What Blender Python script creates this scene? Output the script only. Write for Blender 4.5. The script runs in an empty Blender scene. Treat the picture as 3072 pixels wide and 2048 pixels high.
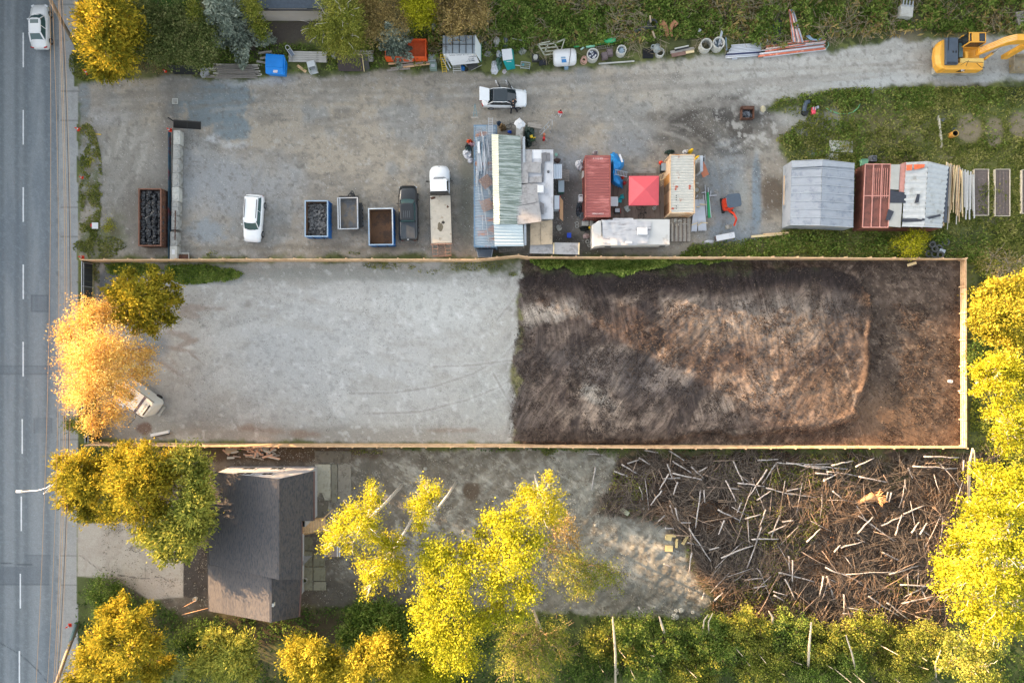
import bpy,math,random
import numpy as np
from mathutils import Vector,Matrix
D=bpy.data
SC=bpy.context.scene
COL=SC.collection
R=math.radians
# ---------------------------------------------------------------- camera, sky, sun, exposure
H=65.0
S=1/28.5
cam_d=D.cameras.new('camera');cam=D.objects.new('camera',cam_d);COL.objects.link(cam)
cam.location=(0,0,H);cam.rotation_euler=(0,0,0)
cam_d.sensor_width=36;cam_d.lens=36*H/(3072*S);cam_d.clip_start=1;cam_d.clip_end=3000
SC.camera=cam
SUN_EL,SUN_BEAR=9.0,297.0
wd=D.worlds.new('World');SC.world=wd;wd.use_nodes=True
nt=wd.node_tree;bg=nt.nodes['Background']
sky=nt.nodes.new('ShaderNodeTexSky');sky.sky_type='NISHITA';sky.sun_disc=False
sky.sun_elevation=R(SUN_EL);sky.sun_rotation=R(SUN_BEAR);sky.air_density=1.0;sky.dust_density=3.0;sky.ozone_density=0.6
hs=nt.nodes.new('ShaderNodeHueSaturation');hs.inputs['Saturation'].default_value=.42;nt.links.new(sky.outputs[0],hs.inputs['Color']);nt.links.new(hs.outputs[0],bg.inputs[0]);bg.inputs[1].default_value=0.15
sl=D.lights.new('sun','SUN');so=D.objects.new('sun',sl);COL.objects.link(so)
sl.energy=5.0;sl.angle=R(0.5);sl.color=(1.0,0.61,0.30)
sv=Vector((math.sin(R(SUN_BEAR))*math.cos(R(SUN_EL)),math.cos(R(SUN_BEAR))*math.cos(R(SUN_EL)),math.sin(R(SUN_EL))))
so.rotation_euler=sv.to_track_quat('Z','Y').to_euler();so.location=(-80,60,60)
SC.view_settings.view_transform='Standard';SC.view_settings.look='None'
SC.view_settings.exposure=2.3;SC.view_settings.gamma=1.0
# ---------------------------------------------------------------- helpers
def W(px,py,z=0.0):
 k=S*(H-z)/H
 return Vector(((px-1536)*k,(1024-py)*k,z))
def lin(c):
 return tuple(((v/255)/12.92 if v/255<=.04045 else((v/255+.055)/1.055)**2.4)for v in c)
rnd=random.Random(7)
rng=np.random.default_rng(11)
def tag(o,label=None,cat=None,group=None,kind=None):
 if label:o['label']=label
 if cat:o['category']=cat
 if group:o['group']=group
 if kind:o['kind']=kind
 return o
def thing(name,label,cat,loc=(0,0,0),rz=0,group=None):
 o=D.objects.new(name,None);COL.objects.link(o);o.empty_display_size=.3
 o.location=loc;o.rotation_euler=(0,0,rz)
 return tag(o,label,cat,group)
def copy_tree(o,parent=None):
 c=o.copy();COL.objects.link(c)
 if parent:c.parent=parent
 for ch in o.children:copy_tree(ch,c)
 return c
class MB:
 def __init__(s):s.v=[];s.f=[];s.m=[]
 def add(s,vs,fs,mi=0):
  b=len(s.v);s.v+=[tuple(v)for v in vs];s.f+=[tuple(i+b for i in f)for f in fs];s.m+=[mi]*len(fs);return s
 def box(s,c,d,rz=0,mi=0,t=(1,1),rx=0,ry=0):
  x,y,z=d[0]/2,d[1]/2,d[2]/2
  vs=[Vector(p)for p in((-x,-y,-z),(x,-y,-z),(x,y,-z),(-x,y,-z),(-x*t[0],-y*t[1],z),(x*t[0],-y*t[1],z),(x*t[0],y*t[1],z),(-x*t[0],y*t[1],z))]
  if rz or rx or ry:
   m=Matrix.Rotation(rz,3,'Z')@Matrix.Rotation(ry,3,'Y')@Matrix.Rotation(rx,3,'X');vs=[m@v for v in vs]
  return s.add([v+Vector(c)for v in vs],[(0,3,2,1),(4,5,6,7),(0,1,5,4),(1,2,6,5),(2,3,7,6),(3,0,4,7)],mi)
 def bar(s,a,b,w=.05,h=.05,mi=0):
  a,b=Vector(a),Vector(b);d=b-a;L=d.length
  if L<1e-5:return s
  u=d/L;r=Vector((0,0,1))if abs(u.z)<.9 else Vector((0,1,0))
  x=u.cross(r).normalized();y=x.cross(u)
  vs=[p+x*sx*w/2+y*sy*h/2 for p in(a,b)for sx,sy in((-1,-1),(1,-1),(1,1),(-1,1))]
  return s.add(vs,[(0,1,2,3),(7,6,5,4),(0,4,5,1),(1,5,6,2),(2,6,7,3),(3,7,4,0)],mi)
 def tube(s,pts,r,n=6,mi=0):
  pts=[Vector(p)for p in pts];rs=r if isinstance(r,(list,tuple))else[r]*len(pts);vs=[];fs=[]
  for i,p in enumerate(pts):
   d=(pts[min(i+1,len(pts)-1)]-pts[max(i-1,0)])
   d=d.normalized()if d.length>1e-6 else Vector((0,0,1))
   a=Vector((0,0,1))if abs(d.z)<.9 else Vector((0,1,0));x=d.cross(a).normalized();y=x.cross(d)
   for k in range(n):
    q=2*math.pi*k/n;vs.append(p+(x*math.cos(q)+y*math.sin(q))*rs[i])
  for i in range(len(pts)-1):
   for k in range(n):fs.append((i*n+k,i*n+(k+1)%n,(i+1)*n+(k+1)%n,(i+1)*n+k))
  fs.append(tuple(range(n))[::-1]);fs.append(tuple((len(pts)-1)*n+k for k in range(n)))
  return s.add(vs,fs,mi)
 def cyl(s,c,r,h,n=16,r2=None,mi=0):
  return s.tube([c,(c[0],c[1],c[2]+h)],[r,r if r2 is None else r2],n,mi)
 def ring(s,c,ro,ri,h,n=24,mi=0,taper=1.0,mi2=None):
  vs=[];fs=[];fi=[]
  for k in range(n):
   q=2*math.pi*k/n;cx,sx=math.cos(q),math.sin(q)
   vs+=[(c[0]+ro*cx*taper,c[1]+ro*sx*taper,c[2]),(c[0]+ro*cx,c[1]+ro*sx,c[2]+h),(c[0]+ri*cx,c[1]+ri*sx,c[2]+h),(c[0]+ri*cx*taper,c[1]+ri*sx*taper,c[2]+.02)]
  for k in range(n):
   a,b=4*k,4*((k+1)%n)
   fs+=[(a,b,b+1,a+1),(a+1,b+1,b+2,a+2)];fi+=[(a+2,b+2,b+3,a+3)]
  b0=len(s.v);s.add(vs,fs,mi);s.f+=[tuple(i+b0 for i in f)for f in fi];s.m+=[mi if mi2 is None else mi2]*len(fi);return s
 def torus(s,c,R_,r,n=18,k=8,mi=0,rx=0,rz=0):
  vs=[];fs=[];m=Matrix.Rotation(rz,3,'Z')@Matrix.Rotation(rx,3,'X')
  for i in range(n):
   a=2*math.pi*i/n
   for j in range(k):
    b=2*math.pi*j/k;v=Vector(((R_+r*math.cos(b))*math.cos(a),(R_+r*math.cos(b))*math.sin(a),r*math.sin(b)));vs.append(m@v+Vector(c))
  for i in range(n):
   for j in range(k):fs.append((i*k+j,((i+1)%n)*k+j,((i+1)%n)*k+(j+1)%k,i*k+(j+1)%k))
  return s.add(vs,fs,mi)
 def prism(s,pts,z0,z1,mi=0):
  n=len(pts);vs=[(p[0],p[1],z0)for p in pts]+[(p[0],p[1],z1)for p in pts]
  ar=sum(pts[i][0]*pts[(i+1)%n][1]-pts[(i+1)%n][0]*pts[i][1]for i in range(n))
  fs=[tuple(range(n))[::-1],tuple(range(n,2*n))]+[(i,(i+1)%n,n+(i+1)%n,n+i)for i in range(n)]
  if ar<0:fs=[f[::-1]for f in fs]
  return s.add(vs,fs,mi)
 def loft(s,secs,mi=0,caps=True):
  n=len(secs[0]);vs=[p for q in secs for p in q];fs=[]
  for i in range(len(secs)-1):
   for k in range(n):fs.append((i*n+k,i*n+(k+1)%n,(i+1)*n+(k+1)%n,(i+1)*n+k))
  if caps:fs+=[tuple(range(n))[::-1],tuple((len(secs)-1)*n+k for k in range(n))]
  return s.add(vs,fs,mi)
 def quad(s,a,b,c,d,mi=0):return s.add([a,b,c,d],[(0,1,2,3)],mi)
 def slab(s,a,b,c,d,t,mi=0):
  a,b,c,d=map(Vector,(a,b,c,d));n=(b-a).cross(d-a).normalized()*-t
  return s.add([a,b,c,d,a+n,b+n,c+n,d+n],[(0,1,2,3),(7,6,5,4),(0,4,5,1),(1,5,6,2),(2,6,7,3),(3,7,4,0)],mi)
 def blob(s,c,r,n=10,k=7,j=.15,mi=0,seed=0):
  rr=random.Random(seed);vs=[];fs=[]
  for i in range(k+1):
   th=math.pi*i/k
   for q in range(n):
    f=1+rr.uniform(-j,j);a=2*math.pi*q/n
    vs.append((c[0]+r[0]*f*math.sin(th)*math.cos(a),c[1]+r[1]*f*math.sin(th)*math.sin(a),c[2]+r[2]*f*math.cos(th)))
  for i in range(k):
   for q in range(n):fs.append((i*n+q,(i+1)*n+q,(i+1)*n+(q+1)%n,i*n+(q+1)%n))
  return s.add(vs,fs,mi)
 def corr(s,a,b,c,d,period=.2,amp=.025,mi=0,mid=0):
  a,b,c,d=map(Vector,(a,b,c,d));L=(b-a).length;n=max(4,int(L/period)*4);up=(b-a).cross(d-a).normalized();vs=[];fs=[]
  for i in range(n+1):
   u=i/n;h=up*amp*(1,.75,-1,-.75)[i%4]
   for w in(0,1):vs.append((a.lerp(b,u)if w==0 else d.lerp(c,u))+h)
  for i in range(n):fs.append((2*i,2*i+2,2*i+3,2*i+1))
  return s.add(vs,fs,mi)
 def build(s,name,mats,parent=None,smooth=False,bevel=0,loc=None,rz=0):
  me=D.meshes.new(name);me.from_pydata(s.v,[],s.f)
  if not isinstance(mats,(list,tuple)):mats=[mats]
  for m in mats:me.materials.append(m)
  if len(mats)>1:me.polygons.foreach_set('material_index',s.m)
  if smooth:me.polygons.foreach_set('use_smooth',[True]*len(s.f))
  me.update();o=D.objects.new(name,me);COL.objects.link(o)
  if parent:o.parent=parent
  if loc is not None:o.location=loc
  o.rotation_euler=(0,0,rz)
  if bevel:
   b=o.modifiers.new('bevel','BEVEL');b.width=bevel;b.segments=2;b.limit_method='ANGLE';b.angle_limit=R(40)
  return o
def one(mb,name,label,cat,mats,loc=(0,0,0),rz=0,group=None,smooth=False,bevel=0):
 return tag(mb.build(name,mats,None,smooth,bevel,loc,rz),label,cat,group)
def rawmesh(name,V,nper,mats,parent=None,loc=None):
 me=D.meshes.new(name);V=np.ascontiguousarray(V,dtype=np.float32);n=len(V);me.vertices.add(n);me.vertices.foreach_set('co',V.ravel())
 me.loops.add(n);me.loops.foreach_set('vertex_index',np.arange(n,dtype=np.int32));q=n//nper
 me.polygons.add(q);me.polygons.foreach_set('loop_start',np.arange(0,n,nper,dtype=np.int32));me.polygons.foreach_set('loop_total',np.full(q,nper,dtype=np.int32))
 me.update(calc_edges=True)
 for m in(mats if isinstance(mats,(list,tuple))else[mats]):me.materials.append(m)
 o=D.objects.new(name,me);COL.objects.link(o)
 if parent:o.parent=parent
 if loc is not None:o.location=loc
 return o
 # ---------------------------------------------------------------- materials
MC={}
def M(name,rgb,rough=.6,metal=0.0,var=.12,scale=3.0,bump=.0,c2=None,amt=.5,s2=1.5,stretch=(1,1,1),spec=.5,coat=0,alpha=None):
 if name in MC:return MC[name]
 m=D.materials.new(name);m.use_nodes=True;t=m.node_tree;N=t.nodes;L=t.links;p=N['Principled BSDF']
 p.inputs['Roughness'].default_value=rough;p.inputs['Metallic'].default_value=metal;p.inputs['Specular IOR Level'].default_value=spec
 if coat:p.inputs['Coat Weight'].default_value=coat;p.inputs['Coat Roughness'].default_value=.08
 tc=N.new('ShaderNodeTexCoord');mp=N.new('ShaderNodeMapping');mp.inputs['Scale'].default_value=stretch;L.new(tc.outputs['Object'],mp.inputs[0])
 n1=N.new('ShaderNodeTexNoise');n1.inputs['Scale'].default_value=scale;n1.inputs['Detail'].default_value=6;n1.inputs['Roughness'].default_value=.65;L.new(mp.outputs[0],n1.inputs[0])
 mr=N.new('ShaderNodeMapRange');mr.inputs[1].default_value=.3;mr.inputs[2].default_value=.7;mr.inputs[3].default_value=1-var;mr.inputs[4].default_value=1+var;L.new(n1.outputs[0],mr.inputs[0])
 vm=N.new('ShaderNodeVectorMath');vm.operation='SCALE';L.new(mr.outputs[0],vm.inputs['Scale'])
 if c2 is not None:
  n2=N.new('ShaderNodeTexNoise');n2.inputs['Scale'].default_value=s2;n2.inputs['Detail'].default_value=8;n2.inputs['Roughness'].default_value=.7;L.new(mp.outputs[0],n2.inputs[0])
  r2=N.new('ShaderNodeMapRange');th=.72-.44*amt;r2.inputs[1].default_value=th-.04;r2.inputs[2].default_value=th+.06;L.new(n2.outputs[0],r2.inputs[0])
  mx=N.new('ShaderNodeMix');mx.data_type='RGBA';mx.inputs[6].default_value=(*lin(rgb),1);mx.inputs[7].default_value=(*lin(c2),1);L.new(r2.outputs[0],mx.inputs[0]);L.new(mx.outputs[2],vm.inputs[0])
 else:vm.inputs[0].default_value=lin(rgb)
 L.new(vm.outputs[0],p.inputs['Base Color'])
 if bump:
  b=N.new('ShaderNodeBump');b.inputs['Strength'].default_value=bump;b.inputs['Distance'].default_value=.02;L.new(n1.outputs[0],b.inputs['Height']);L.new(b.outputs[0],p.inputs['Normal'])
 MC[name]=m;return m
def Mglass(name,rgb=(20,26,30)):
 return M(name,rgb,.08,0,.05,1,spec=.8)
def Mleaf(name,cols,trans=.35,nscale=.5):
 if name in MC:return MC[name]
 m=D.materials.new(name);m.use_nodes=True;t=m.node_tree;N=t.nodes;L=t.links;N.remove(N['Principled BSDF'])
 g=N.new('ShaderNodeNewGeometry');tc=N.new('ShaderNodeTexCoord');nz=N.new('ShaderNodeTexNoise');nz.inputs['Scale'].default_value=nscale;nz.inputs['Detail'].default_value=3;L.new(tc.outputs['Object'],nz.inputs[0])
 ma=N.new('ShaderNodeMath');ma.operation='MULTIPLY_ADD';L.new(g.outputs['Random Per Island'],ma.inputs[0]);ma.inputs[1].default_value=.6;ma.inputs[2].default_value=-.3
 ad=N.new('ShaderNodeMath');ad.operation='MULTIPLY_ADD';L.new(nz.outputs[0],ad.inputs[0]);ad.inputs[1].default_value=1.3;ad.inputs[2].default_value=-.15
 a2=N.new('ShaderNodeMath');a2.operation='ADD';L.new(ma.outputs[0],a2.inputs[0]);L.new(ad.outputs[0],a2.inputs[1])
 cr=N.new('ShaderNodeValToRGB');L.new(a2.outputs[0],cr.inputs[0]);e=cr.color_ramp.elements
 e[0].position=.1;e[1].position=.9;e[0].color=(*lin(cols[0]),1);e[1].color=(*lin(cols[-1]),1)
 for i,c in enumerate(cols[1:-1]):x=e.new(.1+.8*(i+1)/(len(cols)-1));x.color=(*lin(c),1)
 df=N.new('ShaderNodeBsdfDiffuse');tr=N.new('ShaderNodeBsdfTranslucent');mx=N.new('ShaderNodeMixShader');mx.inputs[0].default_value=trans
 L.new(cr.outputs[0],df.inputs[0]);L.new(cr.outputs[0],tr.inputs[0]);L.new(df.outputs[0],mx.inputs[1]);L.new(tr.outputs[0],mx.inputs[2]);L.new(mx.outputs[0],N['Material Output'].inputs[0])
 MC[name]=m;return m
 # ---------------------------------------------------------------- numpy noise
def vn(x,y,seed):
 r=np.random.default_rng(seed);T=r.random((256,256));xi=np.floor(x).astype(int);yi=np.floor(y).astype(int);fx=x-xi;fy=y-yi
 fx=fx*fx*(3-2*fx);fy=fy*fy*(3-2*fy);a=T[yi&255,xi&255];b=T[yi&255,(xi+1)&255];c=T[(yi+1)&255,xi&255];d=T[(yi+1)&255,(xi+1)&255]
 return a+(b-a)*fx+(c-a)*fy+(a-b-c+d)*fx*fy
def fbm(x,y,scale,seed,oc=5,ang=0,st=1.0,g=.55):
 if ang or st!=1:ca,sa=math.cos(R(ang)),math.sin(R(ang));x,y=(x*ca+y*sa)/st,-x*sa+y*ca
 t=0;a=1;s=0
 for o in range(oc):t=t+a*vn(x/scale*2**o+17.3*o,y/scale*2**o+5.1*o,seed+o);s+=a;a*=g
 return t/s
def ss(a,b,x):t=np.clip((x-a)/(b-a),0,1);return t*t*(3-2*t)
def sdpoly(px,py,poly):
 P=np.array(poly,float);d=np.full(px.shape,1e9);ins=np.zeros(px.shape,bool)
 for i in range(len(P)):
  a,b=P[i],P[(i+1)%len(P)];e=b-a;L=(e@e)or 1;t=np.clip(((px-a[0])*e[0]+(py-a[1])*e[1])/L,0,1)
  d=np.minimum(d,np.hypot(px-a[0]-t*e[0],py-a[1]-t*e[1]))
  c=(a[1]>py)!=(b[1]>py)
  with np.errstate(divide='ignore',invalid='ignore'):ins^=c&(px<(b[0]-a[0])*(py-a[1])/(b[1]-a[1]if b[1]!=a[1]else 1e-9)+a[0])
 return np.where(ins,d,-d)
def sdline(px,py,pts):
 d=np.full(px.shape,1e9)
 for a,b in zip(pts[:-1],pts[1:]):
  a=np.array(a,float);b=np.array(b,float);e=b-a;t=np.clip(((px-a[0])*e[0]+(py-a[1])*e[1])/(e@e+1e-9),0,1)
  d=np.minimum(d,np.hypot(px-a[0]-t*e[0],py-a[1]-t*e[1]))
 return d
Z_ROAD=[(-900,-900),(168,-900),(168,2900),(-900,2900)]
Z_GUT=[(168,-900),(179,-900),(179,2900),(168,2900)]
Z_PAVE=[(179,-900),(238,-900),(238,2900),(179,2900)]
Z_YARD=[(236,255),(330,238),(480,232),(700,238),(860,225),(1000,222),(1300,212),(1500,232),(1700,212),(1900,190),(2200,165),(2330,165),(2500,150),(2700,120),(2800,118),(3400,105),(3400,250),(3072,250),(2900,250),(2700,262),(2500,270),(2330,300),(2300,330),(2420,350),(2330,420),(2360,480),(2370,690),(2300,712),(2080,735),(2050,762),(1500,770),(1300,765),(600,772),(236,772)]
Z_GRAV=[(290,790),(1566,785),(1575,830),(1545,900),(1560,1000),(1530,1100),(1550,1200),(1540,1330),(300,1318),(300,1190),(285,980)]
Z_SOIL=[(1566,778),(2888,778),(2896,1342),(1530,1332)]
Z_CLEAR=[(1050,1345),(1860,1355),(1850,1470),(1800,1530),(1990,1560),(2060,1640),(2070,1700),(2140,1800),(2100,1850),(1500,1835),(1180,1800),(560,1850),(440,1780),(300,1780),(340,1350)]
Z_LOG=[(1850,1352),(3000,1352),(2900,1500),(2850,1700),(2870,1880),(2100,1870),(2140,1800),(2070,1700),(2060,1640),(1990,1560),(1800,1530)]
Z_DRIVE=[(232,1570),(550,1560),(550,1790),(450,1800),(350,1735),(232,1728)]
Z_SHEET=[(550,1640),(624,1640),(624,1800),(550,1788)]
RAISED=[(1545,815),(1700,800),(2000,815),(2300,800),(2480,800),(2560,825),(2600,880),(2612,960),(2600,1020),(2605,1120),(2585,1175),(2565,1240),(2480,1270),(2250,1285),(2150,1278),(2060,1300),(1900,1320),(1540,1325)]
def heights(px,py,x,y):
 h=(fbm(x,y,1.2,5)-.5)*.05+(fbm(x,y,9,6)-.5)*.12
 soil=ss(-6,6,sdpoly(px,py,Z_SOIL));w=(fbm(x,y,1.5,8)-.5)*22
 sdr=sdpoly(px,py,RAISED)+w
 h=h+soil*(.42*ss(-8,14,sdr)*ss(1545,1640,px)+.16*(fbm(x,y,1.0,9)-.5)*ss(-4,10,sdr)+.1*(fbm(x,y,.45,10)-.5)*ss(0,10,sdr))
 st=fbm(x,y,.8,12,4,80,6);h+=soil*ss(10,60,sdr)*((st-.5)*.06+(fbm(x,y,.5,13)-.5)*.1)
 rid=sdline(px,py,[(1560,1318),(1750,1322),(1900,1318),(2010,1312),(2080,1290),(2160,1285),(2200,1302),(2330,1282),(2480,1276),(2560,1240)])+w*.35
 h+=soil*.5*np.exp(-(rid/13)**2)*(.5+.9*fbm(x,y,.9,14))
 rr=sdline(px,py,[(2560,820),(2600,900),(2606,960),(2596,1000),(2598,1100),(2575,1170)])+w*.25
 h+=soil*.42*np.exp(-(rr/8)**2)*(.4+1.0*fbm(x,y,.9,15))
 tp=sdline(px,py,[(1580,812),(1700,815),(1860,835),(2000,810),(2140,805),(2300,812),(2480,800),(2560,822)])+w*.5
 h+=soil*.3*np.exp(-(tp/20)**2)*(.3+1.2*fbm(x,y,1.1,16))
 h+=soil*(1-ss(-8,14,sdr))*(fbm(x,y,.35,18,3)-.5)*.06
 lg=ss(-10,20,sdpoly(px,py,Z_LOG));h+=lg*(fbm(x,y,1.4,20)-.4)*.5
 cl=ss(-10,20,sdpoly(px,py,Z_CLEAR));h+=cl*((fbm(x,y,1.0,22)-.5)*.3+(fbm(x,y,.5,23,4,40,4)-.5)*.16)
 pv=ss(-2,6,np.maximum(sdpoly(px,py,Z_DRIVE),236-px));h=h*(1-pv)
 h=np.where(px<168,-.13,np.where(px<179,-.12,h))
 return h
def paint(px,py,x,y):
 n=px.size;C=np.zeros((n,3));
 nA=fbm(x,y,7,31);nB=fbm(x,y,2.2,32);nC=fbm(x,y,.6,33,4);nD=fbm(x,y,.22,34,3,g=.8);nE=fbm(x,y,14,35);wp=(fbm(x,y,2.0,36,7,g=.65)-.5)*110
 def bl(m,rgb,k=1.0):
  m=np.clip(m*k,0,1)[:,None];C[:]=C*(1-m)+np.array(lin(rgb))*m
 def area(poly,f=12,w=1.0):return ss(-f,f,sdpoly(px,py,poly)+wp*w)
 def ell(cx,cy,rx,ry,f=.35,w=.008,ang=0):
  ca,sa=math.cos(R(ang)),math.sin(R(ang));u=((px-cx)*ca+(py-cy)*sa)/rx;v=(-(px-cx)*sa+(py-cy)*ca)/ry
  return ss(1+f,1-f,np.hypot(u,v)+wp*w)
 bl(np.ones(n),(84,92,54));bl(ss(.42,.62,nB),(106,112,64));bl(ss(.55,.72,nA),(112,104,78),.7);bl(ss(.56,.66,nC),(54,60,38),.7)
 yd=area(Z_YARD,10,.5)
 Y0=C.copy();bl(np.ones(n),(155,147,135));bl(ss(.45,.62,nA),(163,153,138));bl(ss(.5,.68,fbm(x,y,4,41)),(136,137,135),.8)
 bl(ss(.5,.7,fbm(x,y,1.2,42,5,10,2.2)),(128,122,113),.6);bl(ss(.6,.72,nC),(170,166,160),.5)
 bl(ss(1700,2300,px)*ss(420,300,py),(168,168,164),.8);bl(ss(.54,.62,nC)*ss(2000,2400,px)*ss(430,300,py),(188,188,184),.5)
 bl(ell(2830,245,400,26,.3),(172,174,172));
 bl(ell(640,305,118,75,.12,.012),(122,134,140),.9);bl(ell(700,385,60,38,.2,.012),(118,130,136),.9)
 bl(ell(640,418,20,13,.7,.03),(186,188,190),.7);bl(ell(700,438,34,12,.7,.03),(188,190,192),.7);bl(ell(760,240,110,14,.7,.02),(184,184,184),.7)
 bl(ell(330,350,60,25,.5,.02),(168,168,170),.7);bl(ell(250,300,20,60,.3,.01),(122,132,138),.8);bl(ell(340,300,25,22,.4),(120,128,132),.6)
 bl(ell(700,560,190,90,.6,.01),(146,149,152),.8);bl(ell(620,700,70,40,.4,.02),(138,146,152),.8);bl(ell(640,520,90,60,.5,.02),(140,143,145),.5)
 bl(ell(1500,600,120,220,.6,.01),(112,112,106),.6);bl(ell(1400,600,25,200,.6,.01),(108,107,96),.7);bl(ell(1690,620,55,200,.5,.01),(96,93,90),.9);bl(ell(1720,740,90,45,.5),(70,68,64),.8)
 bl(ell(1690,470,60,50,.6,.02),(150,154,158),.7);bl(ell(1890,430,90,40,.7,.02),(136,140,144),.6)
 bl(ell(2120,400,150,90,.6,.012),(98,94,88),.85);bl(ell(2230,350,80,40,.4,.02),(70,68,66),.8);bl(ell(2050,370,60,30,.5,.02),(88,84,80),.6);bl(ell(2280,400,70,60,.5,.02),(108,104,98),.7)
 bl(ell(2170,560,60,130,.5,.014),(134,140,144),.9);bl(ell(2270,600,14,140,.3,.004),(128,142,152),.9);bl(ell(2200,700,100,40,.3,.01),(132,140,146),.9);bl(ell(2225,620,25,70,.5),(158,158,152),.8)
 bl(ell(2320,590,40,62,.4,.02),(92,80,68),.85);bl(ell(2320,690,42,25,.4,.01),(150,146,138),.8);bl(ell(2300,440,44,26,.9,.03),(164,160,150),.6);bl(ss(.5,.62,fbm(x,y,1.0,47,6,20,2,g=.72))*ell(2150,390,180,110,.6,.015),(72,68,64),.7);bl(ss(.6,.68,nC)*ell(2260,380,120,70,.6,.015),(176,174,168),.7)
 bl(ell(380,560,110,230,.5,.01),(140,137,130),.9);bl(ss(.5,.62,fbm(x,y,.7,45,4,75,5))*ell(350,560,110,230,.5),(166,162,154),.6);bl(ell(450,660,90,110,.4,.01),(118,112,104),.7)
 bl(ell(510,480,30,300,.5,.01),(116,112,106),.6)
 for cx,cy,rx,ry in((1025,330,22,9),(1320,290,16,14),(1198,308,14,12),(870,300,14,4),(850,360,30,5),(1700,345,20,8),(2030,230,14,9),(2120,250,8,12),(1460,240,40,5),(905,500,12,6),(1000,555,20,5),(1950,350,10,12),(1030,735,40,12),(970,760,30,10),(790,762,24,9),(1240,730,16,8),(1325,610,6,60),(1440,700,12,20)):
  bl(ell(cx,cy,rx,ry,.5,.02),(116,112,106),.6)
 bl(ss(.63,.7,fbm(x,y,.35,48,3)),(104,100,94),.45);bl(ss(.78,.82,fbm(x,y,.3,49,3)),(190,188,184),.4)
 bl(ss(.5,.64,fbm(x,y,.9,46,4,4,9))*ss(215,240,py)*ss(440,330,py),(140,136,130),.5)
 for tr in([(250,330),(500,330),(800,300),(1200,310),(1700,290),(2300,240),(2900,190)],[(260,290),(600,270),(1000,285),(1420,270),(1900,230),(2500,200),(3100,170)],[(760,570),(800,470),(900,400),(1200,350)],[(1230,540),(1240,450),(1320,370),(1600,330)],[(1320,500),(1330,430),(1420,350)],[(300,740),(330,600),(420,430),(560,360)],[(2170,600),(2150,480),(2060,400),(1900,350)]):
  dl=np.abs(sdline(px,py,tr)+(nC-.5)*9+(nB-.5)*10);bl(ss(9,3,dl)*ss(.35,.55,nC),(132,127,119),.45);bl(ss(7,3,np.abs(dl-17))*ss(.4,.6,nB),(170,166,158),.35)
 bl(ss(14,0,np.abs(py-(742+wp*.3)))*ss(500,560,px)*ss(1400,1300,px),(120,112,98),.5)
 YC=C.copy();C[:]=Y0*(1-yd[:,None])+YC*yd[:,None]
 g1=np.maximum(ell(262,560,48,190,.3,.012),ell(300,700,90,70,.4,.012))*ss(238,246,px)
 bl(g1*ss(.42,.55,nB),(92,98,66),.8);bl(g1*ss(.55,.65,nC),(110,104,84),.7)
 bl(ell(262,178,60,60,.3),(82,84,56),.8)
 gv=area(Z_GRAV,7,.25);G0=C.copy()
 bl(np.ones(n),(166,166,163));bl(ss(.4,.6,nA),(160,159,154));bl(ell(1000,1080,420,190,.7),(174,176,177),.7);bl(ell(1330,900,180,80,.6),(180,183,182),.6)
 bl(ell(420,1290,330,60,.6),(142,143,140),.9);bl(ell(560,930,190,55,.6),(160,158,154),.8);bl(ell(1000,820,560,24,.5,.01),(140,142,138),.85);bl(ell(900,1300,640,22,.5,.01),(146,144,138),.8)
 bl(ell(1470,1200,90,140,.5),(162,164,162),.7);bl(ss(.62,.74,nC),(192,194,194),.6);bl(ss(.58,.7,fbm(x,y,.4,51,3)),(138,138,136),.45);bl(ss(.55,.7,fbm(x,y,1.4,52,6,-12,4,g=.7)),(154,152,147),.5);bl(ss(.57,.68,fbm(x,y,3.5,53,7,20,2,g=.7)),(188,189,187),.45)
 for cx,cy,rx,ry,a in((530,1000,34,9,20),(560,1030,30,6,-20),(505,1100,40,10,35),(520,1085,26,8,50),(570,945,55,8,10),(600,925,60,9,0),(520,1045,60,5,10),(800,1292,60,9,3),(930,1300,50,8,0),(750,1280,12,10,0),(590,1075,30,4,40),(940,1305,30,9,0),(1350,1290,60,5,0)):
  bl(ell(cx,cy,rx,ry,.5,.03,a),(134,118,106),.5)
 bl(ell(450,1035,50,42,.5,.01),(118,126,132),.8);bl(ell(430,1285,24,16,.3,.02),(104,82,72),.8);bl(ell(745,915,16,16,.5,.03),(126,122,116),.7)
 for tr in([(1050,1180),(1180,1178),(1300,1160),(1420,1120),(1510,1070),(1560,1010)],[(1120,1240),(1260,1235),(1400,1200),(1500,1160),(1560,1120)],[(1480,1120),(1530,1210),(1560,1250)],[(1490,960),(1540,900),(1566,850)],[(1300,1100),(1420,1095),(1540,1080)]):
  dl=sdline(px,py,tr);bl(ss(5.5,1.5,np.abs(dl+(nC-.5)*5))*ss(.3,.55,nC+.1),(134,131,127),.55);bl(ss(3.4,1.2,np.abs(np.abs(dl-5)+(nC-.5)*3)),(182,184,184),.35)
 bl(ell(310,1260,26,70,.5)*ss(900,1000,py),(120,118,112),.6)
 GC=C.copy();C[:]=G0*(1-gv[:,None])+GC*gv[:,None]
 bl(ell(330,880,45,75,.3)*ss(285,300,px),(98,104,110),.9)
 bl(ell(1430,790,110,22,.5,.03),(108,112,84),.7);bl(ell(1540,822,16,8,.5,.03),(92,100,60),.8)
 so_=ss(-4,4,sdpoly(px,py,Z_SOIL)+np.where(px<1640,wp*.75-4,wp*.14));S0=C.copy();sdr=sdpoly(px,py,RAISED)+(fbm(x,y,1.5,8)-.5)*22
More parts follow.
